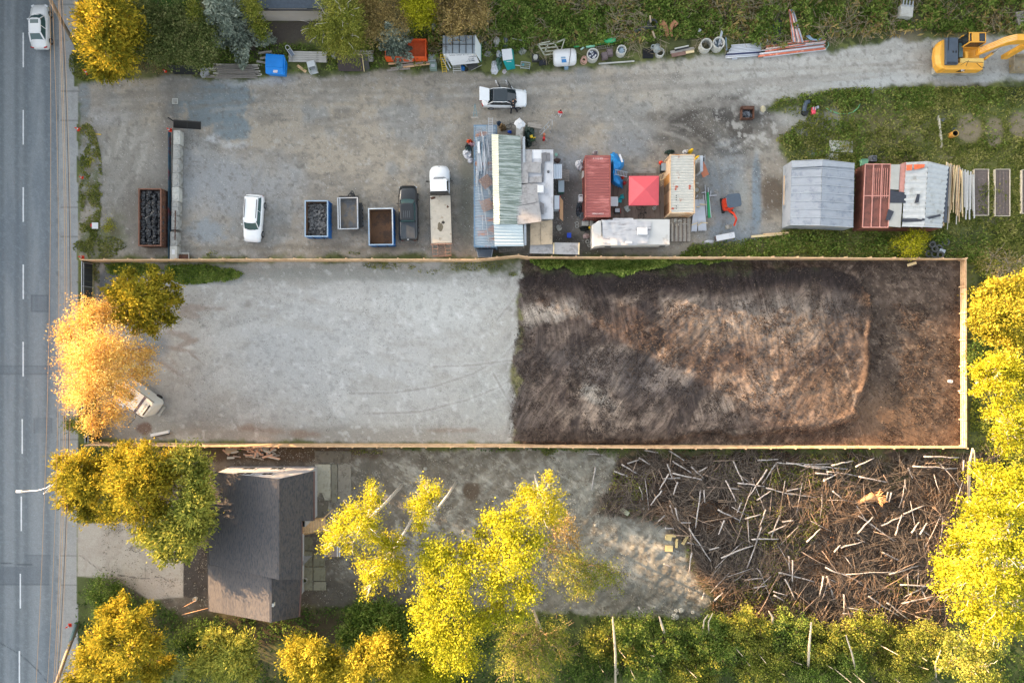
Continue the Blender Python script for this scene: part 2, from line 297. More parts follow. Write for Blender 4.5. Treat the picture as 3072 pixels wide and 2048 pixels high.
 xw=x+(fbm(x,y,5,66)-.5)*4;st=fbm(xw,y,.55,61,6,80,6,g=.75);sc=fbm(xw,y,.55,62,6,-55,6,g=.75);s3=fbm(xw,y,2.6,63,7,30,1.5,g=.72);s4=fbm(xw,y,.5,68,6,87,8,g=.75);st=np.where((px<2250)&(py>1120+(nB-.5)*120),sc,st);st=np.where(px>2250+(nB-.5)*160,s4,st)
 st=st*.55+.45*s3
 bl(np.ones(n),(82,71,64));bl(ss(.5,.64,nC),(104,92,84),.8);bl(ss(.62,.7,nD),(140,126,112),.5);bl(ss(.45,.3,nC),(66,58,54),.6);bl(ell(2700,1250,200,90,.6),(108,88,72),.7)
 rz_=ss(-2,8,sdr);q=C.copy()
 bl(np.ones(n),(84,72,66));bl(ss(.44,.62,st*.4+s3*.6),(114,101,92),.9);bl(ss(.5,.64,fbm(x,y,4.5,67,7,20,1.8,g=.7)),(146,131,118),.8);bl(ss(.47,.36,fbm(x,y,3.2,69,7,70,2,g=.7)),(62,54,52),.85);bl(ss(.58,.7,nC),(82,74,70),.3)
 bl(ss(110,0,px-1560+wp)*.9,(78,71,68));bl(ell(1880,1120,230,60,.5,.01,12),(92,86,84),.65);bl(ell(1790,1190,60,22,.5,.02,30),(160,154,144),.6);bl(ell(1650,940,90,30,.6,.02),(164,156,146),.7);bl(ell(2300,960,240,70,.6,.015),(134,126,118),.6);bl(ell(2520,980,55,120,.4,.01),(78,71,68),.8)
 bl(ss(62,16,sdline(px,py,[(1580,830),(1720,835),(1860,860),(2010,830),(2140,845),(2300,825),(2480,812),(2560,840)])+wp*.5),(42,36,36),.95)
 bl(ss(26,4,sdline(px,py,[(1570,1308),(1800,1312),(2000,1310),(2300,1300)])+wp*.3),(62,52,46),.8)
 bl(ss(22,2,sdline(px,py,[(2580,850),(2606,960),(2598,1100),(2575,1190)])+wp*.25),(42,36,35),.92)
 bl(ell(2500,1190,110,70,.6,.01),(112,94,80),.6)
 for tr in([(2480,1030),(2530,1100),(2556,1200),(2556,1215)],[(2470,1100),(2500,1150),(2510,1210)],[(2550,1160),(2556,1200),(2562,1170)]):
  bl(ss(4,1,np.abs(sdline(px,py,tr))),(150,132,116),.7)
 RC=C.copy();C[:]=q*(1-rz_[:,None])+RC*rz_[:,None]
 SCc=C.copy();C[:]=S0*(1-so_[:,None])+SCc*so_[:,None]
 bl(ell(1880,800,330,26,.5,.02)*ss(775,785,py),(72,80,46),.8)
 sp=ss(60,0,1560-px)*so_.max()*ss(1575,1540,px)*ss(800,830,py)*ss(1340,1300,py);bl(sp*ss(.5,.62,fbm(x,y,.5,65,4,60,3)),(96,90,86),.8)
 cl=area(Z_CLEAR,8,.6);K0=C.copy()
 bl(np.ones(n),(124,120,111));bl(ss(.45,.65,nA),(110,105,96));bl(ss(.5,.64,fbm(x,y,1.1,71,5,30,3)),(146,143,134),.7);bl(ss(.45,.33,nC),(96,90,82),.7);bl(ss(1500,1750,px),(140,141,132),.45);bl(ss(.52,.62,fbm(x,y,.7,72,6,35,3,g=.72)),(104,98,88),.65);bl(ss(.55,.66,fbm(x,y,.8,73,6,-30,3,g=.72)),(170,168,158),.6);bl(ss(.6,.7,nC),(166,164,156),.5)
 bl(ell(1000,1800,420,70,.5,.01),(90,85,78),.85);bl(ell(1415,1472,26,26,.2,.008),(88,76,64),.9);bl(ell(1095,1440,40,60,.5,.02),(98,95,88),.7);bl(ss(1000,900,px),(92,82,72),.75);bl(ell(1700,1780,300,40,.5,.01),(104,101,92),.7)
 bl(ss(.76,.8,nD),(180,178,170),.35)
 KC=C.copy();C[:]=K0*(1-cl[:,None])+KC*cl[:,None]
 lg=area(Z_LOG,16,1.1);L0=C.copy()
 bl(np.ones(n),(74,64,57));bl(ss(.5,.65,nB),(86,74,66),.8);bl(ss(.48,.6,fbm(x,y,.5,75,5)),(56,49,44),.8);bl(ss(.54,.64,nA),(76,84,50),.7);bl(ss(.6,.7,nD),(132,112,94),.5);bl(ss(.6,.72,fbm(x,y,.4,77,4,20,5)),(140,116,96),.5)
 LC=C.copy();C[:]=L0*(1-lg[:,None])+LC*lg[:,None]
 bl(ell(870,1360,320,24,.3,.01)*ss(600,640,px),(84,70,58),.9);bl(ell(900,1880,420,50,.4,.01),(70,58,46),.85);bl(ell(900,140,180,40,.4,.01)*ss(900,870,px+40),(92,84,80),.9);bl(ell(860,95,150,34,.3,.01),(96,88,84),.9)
 md=ss(2330,2420,px)*ss(265,300,py)*ss(790,740,py);bl(md*ss(.46,.62,nA),(116,118,66),.6);bl(md*ss(.5,.66,nB),(80,94,48),.6);bl(md*ell(2600,380,200,60,.6),(128,118,88),.6)
 for cx,cy,rx,ry in((2905,385,34,40),(2982,395,26,45),(3060,370,34,42)):bl(ell(cx,cy,rx,ry,.25,.008),(134,122,104),.85)
 bl(ell(2690,478,60,12,.5,.02),(140,122,104),.8);bl(ell(2870,472,50,5,.6,.02),(156,146,124),.7);bl(ell(2470,455,70,10,.6,.02),(122,130,128),.7);bl(ell(3000,660,60,14,.5),(118,112,96),.7)
 bl(ell(2720,90,40,40,.5,.02),(124,118,102),.7);bl(ell(2430,365,80,40,.5,.03),(156,156,152),.7)
 bl(ss(440,470,px)*ss(610,590,px)*ss(32,20,py),(52,84,34));bl(ss(1440,1450,px)*ss(1525,1515,px)*ss(14,6,py),(60,92,36))
 dv=ss(-2,2,sdpoly(px,py,Z_DRIVE)+(nC-.5)*3);D0=C.copy();bl(np.ones(n),(168,162,152));bl(ss(.45,.65,nB),(160,153,143),.8);bl(ss(.6,.7,nC),(148,140,130),.5);bl(ell(430,1760,110,40,.5,.02),(176,164,152),.7)
 for tr in([(435,1610),(435,1735)],[(240,1665),(300,1710)],[(330,1722),(440,1735),(480,1728),(510,1745)]):bl(ss(1.6,.5,np.abs(sdline(px,py,tr)+(nC-.5)*2)),(96,92,88),.8)
 bl(ell(360,1745,50,10,.5,.03,20),(118,100,92),.6)
 DC=C.copy();C[:]=D0*(1-dv[:,None])+DC*dv[:,None]
 bl(ss(-1,1,sdpoly(px,py,Z_SHEET)),(66,62,60))
 pv=(px>179)&(px<238);P0=C.copy();bl(np.ones(n),(158,159,158));bl(ss(.45,.62,nB),(148,150,150),.8);bl(ss(.6,.7,nC),(140,140,138),.5);bl(ss(1960/1,2060,py),(132,136,138),.5)
 bl(ss(1150,1000,np.abs(py-2048)),(150,149,145),.4)
 jt=np.abs(((py+30)%87)-43.5);bl(ss(1.5,.3,jt),(108,108,106),.7);bl(ss(1.6,.4,np.abs(px-197)),(128,128,126),.5)
 ed=233+(fbm(x,y,3,80)-.5)*8+np.where((py>150)&(py<260),-12,0)
 PC=C.copy();m=(pv&(px<ed))[:,None];C[:]=np.where(m,PC,P0)
 rd=px<168;R0=C.copy();bl(np.ones(n),(132,138,142));t=px+(fbm(x,y,12,81)-.5)*6
 for c,w in((25,16),(108,13)):bl(ss(w+8,w-6,np.abs(t-c)),(144,150,154),.6)
 for c,w in((48,8),(75,8),(140,10),(2,8)):bl(ss(w+5,1,np.abs(t-c)),(110,117,122),.65)
 bl(ss(.5,.66,fbm(x,y,1.5,82,5,90,8)),(110,119,127),.5);bl(ss(.6,.7,nD),(140,148,152),.35)
 for x0,x1,y0,y1,k in((92,140,885,935,.5),(-200,155,1097,1122,.35),(-200,146,1700,1755,.6),(100,152,1255,1300,.35),(70,150,1665,1700,.45)):
  bl(ss(-1,1,np.minimum(np.minimum(px-x0,x1-px),np.minimum(py-y0,y1-py))),(106,113,120),k)
  e=np.abs(np.minimum(np.minimum(px-x0,x1-px),np.minimum(py-y0,y1-py)));bl(ss(1.8,.4,e),(78,84,90),k)
 for tr in([(-10,1925),(60,1965),(110,2010),(140,2048)],[(0,1690),(95,1695)],[(240,180),(236,300)]):bl(ss(1.6,.5,np.abs(sdline(px,py,tr)+(nC-.5)*4)),(72,78,84),.7)
 RDC=C.copy();C[:]=np.where(rd[:,None],RDC,R0)
 gt=(px>=168)&(px<179);G1=C.copy();bl(np.ones(n),(140,143,144));bl(ss(.55,.66,nC),(112,116,118),.6);C[:]=np.where(gt[:,None],C,G1)
 return C*(1+(nD-.5)[:,None]*.22)
def mat_ground(soil=False):
 m=D.materials.new('soil_cover' if soil else 'ground_cover');m.use_nodes=True;t=m.node_tree;N=t.nodes;L=t.links;p=N['Principled BSDF'];p.inputs['Roughness'].default_value=.92;p.inputs['Specular IOR Level'].default_value=.25
 a=N.new('ShaderNodeVertexColor');a.layer_name='Col';tc=N.new('ShaderNodeTexCoord')
 n1=N.new('ShaderNodeTexNoise');n1.inputs['Scale'].default_value=7;n1.inputs['Detail'].default_value=8;n1.inputs['Roughness'].default_value=.8;L.new(tc.outputs['Object'],n1.inputs[0])
 mr=N.new('ShaderNodeMapRange');mr.inputs[1].default_value=.28;mr.inputs[2].default_value=.72;mr.inputs[3].default_value=.8;mr.inputs[4].default_value=1.2;L.new(n1.outputs[0],mr.inputs[0])
 v=N.new('ShaderNodeVectorMath');v.operation='SCALE';L.new(a.outputs[0],v.inputs[0])
 n3=N.new('ShaderNodeTexNoise');n3.inputs['Scale'].default_value=22;n3.inputs['Detail'].default_value=3;n3.inputs['Roughness'].default_value=.7;L.new(tc.outputs['Object'],n3.inputs[0])
 q=N.new('ShaderNodeMapRange');q.inputs[1].default_value=.3;q.inputs[2].default_value=.7;q.inputs[3].default_value=.82;q.inputs[4].default_value=1.2;L.new(n3.outputs[0],q.inputs[0]);mm=N.new('ShaderNodeMath');mm.operation='MULTIPLY';L.new(q.outputs[0],mm.inputs[0]);L.new(mr.outputs[0],mm.inputs[1]);last=mm
 if soil:
  wn=N.new('ShaderNodeTexNoise');wn.inputs['Scale'].default_value=.12;L.new(tc.outputs['Object'],wn.inputs[0]);wv=N.new('ShaderNodeVectorMath');wv.operation='MULTIPLY_ADD';L.new(wn.outputs[1],wv.inputs[0]);wv.inputs[1].default_value=(3.5,3.5,0);L.new(tc.outputs['Object'],wv.inputs[2]);st_=[]
  for ang,sc_ in((-14,1.9),(38,1.9)):
   r1=N.new('ShaderNodeVectorRotate');r1.rotation_type='Z_AXIS';r1.inputs['Angle'].default_value=R(ang);L.new(wv.outputs[0],r1.inputs[0]);mp=N.new('ShaderNodeMapping');mp.inputs['Scale'].default_value=(sc_,.14,1);L.new(r1.outputs[0],mp.inputs[0]);ns=N.new('ShaderNodeTexNoise');ns.inputs['Scale'].default_value=1.6;ns.inputs['Detail'].default_value=6;ns.inputs['Roughness'].default_value=.72;L.new(mp.outputs[0],ns.inputs[0]);st_.append(ns)
  bn=N.new('ShaderNodeTexNoise');bn.inputs['Scale'].default_value=.09;bn.inputs['Detail'].default_value=4;L.new(tc.outputs['Object'],bn.inputs[0]);br=N.new('ShaderNodeMapRange');br.inputs[1].default_value=.46;br.inputs[2].default_value=.54;L.new(bn.outputs[0],br.inputs[0])
  mx=N.new('ShaderNodeMix');L.new(br.outputs[0],mx.inputs[0]);L.new(st_[0].outputs[0],mx.inputs[2]);L.new(st_[1].outputs[0],mx.inputs[3]);sr=N.new('ShaderNodeMapRange');sr.inputs[1].default_value=.36;sr.inputs[2].default_value=.64;sr.inputs[3].default_value=.52;sr.inputs[4].default_value=1.5;L.new(mx.outputs[0],sr.inputs[0]);sx=N.new('ShaderNodeSeparateXYZ');L.new(tc.outputs['Object'],sx.inputs[0]);rx_=N.new('ShaderNodeMapRange');rx_.inputs[1].default_value=36.5;rx_.inputs[2].default_value=38.5;L.new(sx.outputs[0],rx_.inputs[0]);fl=N.new('ShaderNodeMix');L.new(rx_.outputs[0],fl.inputs[0]);L.new(sr.outputs[0],fl.inputs[2]);fl.inputs[3].default_value=1;m2=N.new('ShaderNodeMath');m2.operation='MULTIPLY';L.new(fl.outputs[0],m2.inputs[0]);L.new(last.outputs[0],m2.inputs[1]);last=m2
 L.new(last.outputs[0],v.inputs['Scale']);L.new(v.outputs[0],p.inputs['Base Color'])
 b=N.new('ShaderNodeBump');b.inputs['Strength'].default_value=.5;b.inputs['Distance'].default_value=.04;L.new(n1.outputs[0],b.inputs['Height']);L.new(b.outputs[0],p.inputs['Normal']);return m
MG=mat_ground();MS=mat_ground(True)
def build_ground():
 x0,x1,y0,y1,st=-420,3480,-330,2380,4.0
 xs=np.arange(x0,x1+st,st);ys=np.arange(y0,y1+st,st);nx,ny=len(xs),len(ys)
 PX,PY=np.meshgrid(xs,ys);px,py=PX.ravel(),PY.ravel();x=(px-1536)*S;y=(1024-py)*S
 z=heights(px,py,x,y);C=paint(px,py,x,y)
 ii=np.arange((ny-1)*(nx-1));r,c=ii//(nx-1),ii%(nx-1);v0=r*nx+c;Q=np.stack([v0,v0+nx,v0+nx+1,v0+1],1)
 cx=px[v0]+2;cy=py[v0]+2;wx=x[v0];wy=y[v0]
 zid=np.zeros(len(Q),int)
 for k,poly in((1,Z_YARD),(2,Z_GRAV),(3,Z_SOIL),(4,Z_CLEAR),(5,Z_LOG),(6,Z_DRIVE)):zid[sdpoly(cx,cy,poly)>0]=k
 zid[(cx>179)&(cx<236)]=7;zid[(cx>168)&(cx<=179)]=8;zid[cx<=168]=9
 names=['meadow','yard','gravel_lot','soil_lot','cleared_ground','felling_ground','driveway','pavement','gutter','road']
 for k,nm in enumerate(names):
  q=Q[zid==k]
  if not len(q):continue
  u,inv=np.unique(q.ravel(),return_inverse=True);me=D.meshes.new(nm);me.vertices.add(len(u));me.vertices.foreach_set('co',np.stack([x[u],y[u],z[u]],1).astype(np.float32).ravel())
  me.loops.add(len(inv));me.loops.foreach_set('vertex_index',inv.astype(np.int32).ravel());me.polygons.add(len(q));me.polygons.foreach_set('loop_start',np.arange(0,len(inv),4,dtype=np.int32));me.polygons.foreach_set('loop_total',np.full(len(q),4,dtype=np.int32))
  me.update(calc_edges=True);me.polygons.foreach_set('use_smooth',np.ones(len(q),bool))
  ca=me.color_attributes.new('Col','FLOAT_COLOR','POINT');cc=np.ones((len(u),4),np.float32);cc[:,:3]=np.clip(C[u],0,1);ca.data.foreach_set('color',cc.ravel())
  me.materials.append(MS if nm=='soil_lot' else MG);o=D.objects.new(nm,me);COL.objects.link(o);tag(o,kind='structure')
 mb=MB();a,b,c,d=(x0-1536)*S+.3,(x1-1536)*S-.3,(1024-y1)*S+.3,(1024-y0)*S-.3;F=900
 for r_ in((-F,-F,a,F),(b,-F,F,F),(a,-F,b,c),(a,d,b,F)):mb.quad((r_[0],r_[1],-.2),(r_[2],r_[1],-.2),(r_[2],r_[3],-.2),(r_[0],r_[3],-.2))
 tag(mb.build('ground',M('far_ground',(84,90,56),.95,0,.4,.05,c2=(110,104,84),s2=.02)),kind='structure')
 mb=MB();mb.box(((-1536+179)*S,0,-.08),(.16,700,.2));tag(mb.build('kerb',M('kerb_conc',(152,154,154),.9,0,.15,4),bevel=.02),kind='structure')
 wm=M('road_paint',(226,228,230),.7,0,.12,12)
 for i,yy in enumerate(range(-135,2200,232)):
  k=max(0,(yy-1000))/1000;xx=67-12*k;p=W(xx,yy+52);mb=MB();L_=104*S
  n=12
  for j in range(n):mb.box((0,(j-n/2+.5)*L_/n,0),(.14+rnd.uniform(-.02,.02),L_/n,.008))
  tag(mb.build('lane_marking',wm,loc=(p.x,p.y,-.118)),kind='structure')
build_ground()
# ---------------------------------------------------------------- materials for objects
WHITE=M('white_paint',(212,214,217),.35,0,.04,2,coat=.4);CARW=M('car_white',(234,236,238),.3,0,.04,2,coat=.5);BLACKP=M('black_paint',(30,34,38),.3,0,.1,2,coat=.5);GLASS=Mglass('dark_glass',(34,42,48));GLASSG=Mglass('green_glass',(70,96,98))
RUB=M('rubber',(38,38,40),.85,0,.2,8);RIM=M('wheel_rim',(150,152,156),.35,.6,.1,5);BPL=M('black_plastic',(30,31,33),.6,0,.2,6);REDL=M('red_lens',(170,24,34),.2);CLR=M('clear_lens',(196,204,210),.15,spec=.8)
WOOD=M('weathered_wood',(160,154,146),.85,0,.22,3,bump=.3,c2=(116,110,102),amt=.4,s2=2.5,stretch=(.4,3,1));WOODN=M('new_wood',(222,188,146),.8,0,.14,3,bump=.2,c2=(190,152,110),amt=.35,s2=2);WOODY=M('pale_lumber',(226,204,160),.8,0,.1,4)
PLYG=M('grey_plywood',(156,155,156),.85,0,.1,2,c2=(132,130,130),amt=.4,s2=1.2);PLYT=M('tan_plywood',(178,160,136),.85,0,.12,2,c2=(150,136,116),amt=.45,s2=1.2);PLYO=M('orange_board',(196,122,92),.8,0,.12,3)
CONC=M('old_concrete',(160,160,156),.9,0,.14,3,bump=.3,c2=(120,118,112),amt=.4,s2=1.6);CONCL=M('pale_concrete',(186,186,180),.9,0,.12,3,bump=.2,c2=(150,148,142),amt=.3)
GALV=M('galvanised',(178,184,190),.45,.5,.12,5);ALU=M('aluminium',(196,200,206),.4,.4,.08,5);RUST=M('rust_steel',(98,68,54),.85,.1,.3,3,c2=(74,52,44),amt=.45,s2=2);BLUEP=M('blue_steel',(24,104,176),.5,0,.14,2,c2=(60,84,110),amt=.15,s2=3)
PVCW=M('white_pvc',(200,204,212),.4,0,.05,4);PVCG=M('green_pvc',(60,176,112),.5,0,.1,4);PVCO=M('orange_pipe',(206,112,84),.6,0,.16,3,c2=(226,170,150),amt=.35);PVCB=M('black_pipe',(34,38,48),.6,0,.2,3);PVCS=M('blue_grey_pipe',(130,156,178),.5,0,.12,3);PVCP=M('pale_pink_pipe',(222,200,196),.5,0,.12,3)
ORNG=M('cone_orange',(226,64,34),.6);YELP=M('yellow_paint',(236,196,40),.5,0,.08,3);REDP=M('red_paint',(200,44,42),.5,0,.1,3);TEAL=M('teal_plastic',(22,152,152),.5,0,.08,3);BLKBAG=M('black_bag',(34,36,40),.28,0,.3,3,c2=(64,66,72),amt=.3,s2=4,spec=.7)
EXY=M('digger_yellow',(226,166,62),.45,0,.08,2,c2=(206,160,80),amt=.25,s2=1.5);EXG=M('digger_grey',(72,84,98),.6,0,.12,3);MUD=M('muddy_steel',(158,156,148),.9,0,.25,6,bump=.4,c2=(120,116,108),amt=.4);DKST=M('dark_steel',(62,62,62),.6,.2,.2,4)
SKIN=M('skin',(196,150,124),.6);BRNP=M('brown_plastic',(108,96,98),.7,0,.12,4);BLUEL=M('blue_plastic',(34,92,206),.5,0,.1,3)
def loc0(px,py,z=0):p=W(px,py,z);return(p.x,p.y,0)
def rect(x0,y0,x1,y1,z):
 a,b=W(x0,y0,z),W(x1,y1,z);return((a.x+b.x)/2,(a.y+b.y)/2),(abs(b.x-a.x),abs(b.y-a.y))
def wheel(t,x,y,r,w,name='wheel'):
 m=MB();m.tube([(x-w/2,y,r),(x-w*.35,y,r),(x+w*.35,y,r),(x+w/2,y,r)],[r*.9,r,r,r*.9],18);o=m.build(name,RUB,t,smooth=False)
 m=MB();s=1 if x>0 else-1;m.tube([(x+s*w*.3,y,r),(x+s*(w/2+.012),y,r)],[r*.62,r*.58],14);m.build('rim',RIM,o);return o
def text(s,size,mat,parent,loc,rot=(0,0,0),name='lettering',ext=.004,align='CENTER',sx=1):
 c=D.curves.new(name,'FONT');c.body=s;c.size=size;c.extrude=ext;c.align_x=align;c.align_y='CENTER';o=D.objects.new(name,c);COL.objects.link(o)
 bpy.context.view_layer.update();dg=bpy.context.evaluated_depsgraph_get();me=D.meshes.new_from_object(o.evaluated_get(dg));D.objects.remove(o);me.materials.clear();me.materials.append(mat)
 n=D.objects.new(name,me);COL.objects.link(n);n.parent=parent;n.location=loc;n.rotation_euler=rot;n.scale=(sx,1,1);return n
def ov(w,l,n=20,p=2.6,y=0,x=0):
 o=[]
 for k in range(n):
  a=2*math.pi*k/n;c,s_=math.cos(a),math.sin(a);o.append((x+w/2*abs(c)**(2/p)*(1 if c>0 else-1),y+l/2*abs(s_)**(2/p)*(1 if s_>0 else-1)))
 return o
def car(label,cat,name,loc,rz,L,Wd,st,cab,paint,roofmat=None,gl=GLASS,wheels=(.3,.19),rails=False,sunroof=None,rear_open=False,doors=None,wr=.33):
 t=thing(name,label,cat,loc,rz);hw=Wd/2;m=MB();secs=[]
 for y,f,zb,zs,zt in st:
  w=hw*f;c=[(0,zb),(w*.86,zb),(w,zb+.16),(w*1.0,zs*.8),(w*.955,zs),(w*.6,zt),(0,zt+.015)];r=c+[(-a,b)for a,b in c[-2:0:-1]]
  secs.append([(a,y,b)for a,b in r])
 m.loft(secs);body=m.build('body',paint,t,smooth=True,bevel=0)
 yr0,yr1,yf1,yf0,zb,zr,wb,wt=cab;g=MB()
 B=[(-wb*.92,yr0),(wb*.92,yr0),(wb,yr0+.5),(wb,yf0-.75),(wb*.86,yf0-.12),(wb*.4,yf0),(-wb*.4,yf0),(-wb*.86,yf0-.12),(-wb,yf0-.75),(-wb,yr0+.5)]
 T=[(-wt*.9,yr1),(wt*.9,yr1),(wt,yr1+.25),(wt,yf1-.3),(wt*.86,yf1-.08),(wt*.4,yf1),(-wt*.4,yf1),(-wt*.86,yf1-.08),(-wt,yf1-.3),(-wt,yr1+.25)]
 g.loft([[(a,b,zb-.04)for a,b in B],[(a,b,zr-.03)for a,b in T]]);g.build('glasshouse',gl,t)
 m=MB()
 R2=[(a*1.03,b+(.03 if b>0 else-.03))for a,b in T];m.loft([[(a,b,zr-.05)for a,b in R2],[(a*.98,b*.99,zr-.01)for a,b in R2],[(a*.8,(b-(yr1+yf1)/2)*.85+(yr1+yf1)/2,zr+.02)for a,b in R2]])
 for s_ in(-1,1):
  m.bar((s_*wb*.93,yf0-.16,zb),(s_*wt*.92,yf1-.06,zr-.02),.07,.05);m.bar((s_*wb*.95,yr0+.05,zb),(s_*wt*.92,yr1+.05,zr-.02),.14,.06);m.bar((s_*wb*1.0,(yr0+yf0)/2-.1,zb),(s_*wt,(yr1+yf1)/2,zr-.03),.06,.03)
 m.build('roof',roofmat or paint,t,smooth=False)
 if roofmat:
  m=MB()
  for s_ in(-1,1):m.tube([(s_*wb*.93,yf0-.2,zb),(s_*wt*1.0,yf1-.1,zr),(s_*wt*1.05,0,zr+.02),(s_*wt,yr1,zr-.02),(s_*wb*.9,yr0,zb)],.035,6)
  m.build('roof_rail',paint,t)
 if rails:
  m=MB()
  for s_ in(-1,1):m.bar((s_*wt*.86,yr1+.25,zr+.05),(s_*wt*.86,yf1-.5,zr+.05),.045,.05)
  m.build('roof_rack',BPL,t)
 if sunroof:m=MB();m.box((0,(sunroof[0]+sunroof[1])/2,zr+.022),(sunroof[2],sunroof[1]-sunroof[0],.012));m.build('sunroof',gl,t)
 yf,yb=st[-1][0],st[0][0]
 for s_ in(-1,1):
  m=MB();m.box((s_*hw*.76,yf-.16,.66),(.34,.2,.12),rz=-s_*.5);m.build('headlight',CLR,t,bevel=.02)
  m=MB();m.box((s_*hw*.76,yb+.07,.84),(.34,.12,.12),rz=s_*.3);m.build('tail_light',REDL,t,bevel=.02)
  m=MB();m.box((s_*(hw+.07),yf0-.55,zb+.04),(.18,.1,.12));m.build('wing_mirror',paint,t,bevel=.02)
  for y in(yf-L*.195,yb+L*.2):wheel(t,s_*(hw-.1),y,wr,.23)
  m=MB();m.box((s_*(hw*.995),0,.42),(.02,L*.42,.05));m.build('sill_trim',BPL,t)
 m=MB();m.box((0,yb+.02,.5),(Wd*.5,.05,.14));m.build('number_plate',CLR,t)
 m=MB();m.box((0,yf-.02,.45),(Wd*.55,.06,.16));m.build('grille',BPL,t)
 m=MB();
 for s_ in(-1,1):m.bar((s_*.1,yf0-.02,zb+.03),(s_*.1+.5,yf0-.1,zb+.06),.02,.015)
 m.build('wiper',BPL,t)
 return t
def plank(label,group,a,b,w=.14,t=.04,z=.05,mat=None,name='plank',cat='plank'):
 A,B=W(a[0],a[1],z),W(b[0],b[1],b[2]if len(b)>2 else z);c=(A+B)/2;d=B-A;m=MB();m.bar(A-c,B-c,w,t)
 return one(m,name,label,cat,mat or WOOD,tuple(c),0,group)
def pipe(label,group,a,b,r=.06,z=None,mat=None,name='pipe',cat='pipe',hollow=True):
 z=r if z is None else z;A,B=W(a[0],a[1],z),W(b[0],b[1],b[2]if len(b)>2 else z);c=(A+B)/2;m=MB();m.tube([A-c,(B-A)*.5+A-c,B-c],r,10)
 return one(m,name,label,cat,mat or PVCW,tuple(c),0,group,smooth=True)
def cone(label,px,py,tilt=0,s=1.0):
 t=thing('traffic_cone',label,'cone',loc0(px,py));m=MB();m.tube([(0,0,.03),(0,0,.25*s),(0,0,.68*s)],[.15*s,.11*s,.03],14);o=m.build('cone_body',ORNG,t,smooth=True);m=MB();m.box((0,0,.015),(.36*s,.36*s,.03));m.build('base',ORNG,t,bevel=.01);m=MB();m.tube([(0,0,.3*s),(0,0,.42*s)],[.108*s,.09*s],14);m.build('band',WHITE,t)
 if tilt:t.rotation_euler=(R(80),0,tilt);t.location.z=.18
 return t
def boardlike(name,label,cat,pts,z,t,mat,group=None,extra=None):
 P=[W(p[0],p[1],p[2]if len(p)>2 else z)for p in pts];c=sum(P,Vector())/len(P);c.z=0;m=MB();m.slab(*[p-c for p in P],t)
 return one(m,name,label,cat,mat,tuple(c),0,group)
def ladder(name,label,a,b,za,zb,w,n,mat,group=None):
 A,B=W(*a,za),W(*b,zb);d=(B-A);s_=Vector((-d.y,d.x,0)).normalized()*w/2;t=thing(name,label,'ladder',tuple(A),0,group)
 for q in(-1,1):m=MB();m.bar(s_*q,d+s_*q,.03,.07);m.build('rail',mat,t)
 m=MB()
 for i in range(n):p=d*((i+.5)/n);m.bar(p-s_,p+s_,.03,.03)
 m.build('rung',mat,t);return t
def heap(name,label,cat,px,py,rx,ry,h,mat,seed=1,j=.25,group=None,n=14,k=8,rz=0):
 m=MB();m.blob((0,0,0),(rx,ry,h),n,k,j,0,seed);return one(m,name,label,cat,mat,loc0(px,py),rz,group)
def skip(name,label,x0,y0,x1,y1,h,out,inn,fill=None,group=None,rz=0,rimm=None,wall=.07,depth=None):
 (cx,cy),(w,l)=rect(x0,y0,x1,y1,h);t=thing(name,label,'skip',(cx,cy,0),rz,group);z0=.14;m=MB()
 for(a,b,c,d)in((0,l/2-wall/2,w,wall),(0,-l/2+wall/2,w,wall),(-w/2+wall/2,0,wall,l-2*wall),(w/2-wall/2,0,wall,l-2*wall)):m.box((a,b,(z0+h)/2),(c,d,h-z0))
 m.box((0,0,z0+.04),(w-.01,l-.01,.08));m.build('shell',out,t)
 m=MB();e=wall+.004
 for(a,b,c,d)in((0,l/2-e,w-2*e,.01),(0,-l/2+e,w-2*e,.01),(-w/2+e,0,.01,l-2*e),(w/2-e,0,.01,l-2*e)):m.box((a,b,(z0+h)/2+.04),(c,d,h-z0-.1))
 m.box((0,0,z0+.09),(w-2*e,l-2*e,.02));m.build('lining',inn,t)
 m=MB()
 for s_ in(-1,1):
  m.box((s_*(w/2-wall/2),0,h+.03),(wall+.05,l+.06,.06));m.box((0,s_*(l/2-wall/2),h+.028),(w-wall-.06,wall+.05,.056))
 m.build('rim',rimm or out,t)
 m=MB();nn=max(3,int(l/.62))
 for s_ in(-1,1):
  for i in range(nn+1):m.box((s_*(w/2+.035),-l/2+.06+i*(l-.12)/nn,(z0+h)/2-.02),(.07,.08,h-z0-.06))
 m.build('rib',out,t)
 m=MB()
 for s_ in(-1,1):m.box((s_*w*.3,0,.07),(.12,l*.96,.13));m.tube([(s_*w*.42-.06,-l/2+.1,.07),(s_*w*.42+.06,-l/2+.1,.07)],.07,8)
 m.build('skid',DKST,t)
 m=MB();m.box((w*.2,-l/2-.03,(z0+h)/2),(.05,.05,h*.8));m.box((-w*.2,-l/2-.03,(z0+h)/2),(.05,.05,h*.8));m.tube([(-.2,l/2+.1,h*.6),(0,l/2+.16,h*.6),(.2,l/2+.1,h*.6)],.03,6);m.build('door_latch',DKST,t)
 return t,w,l
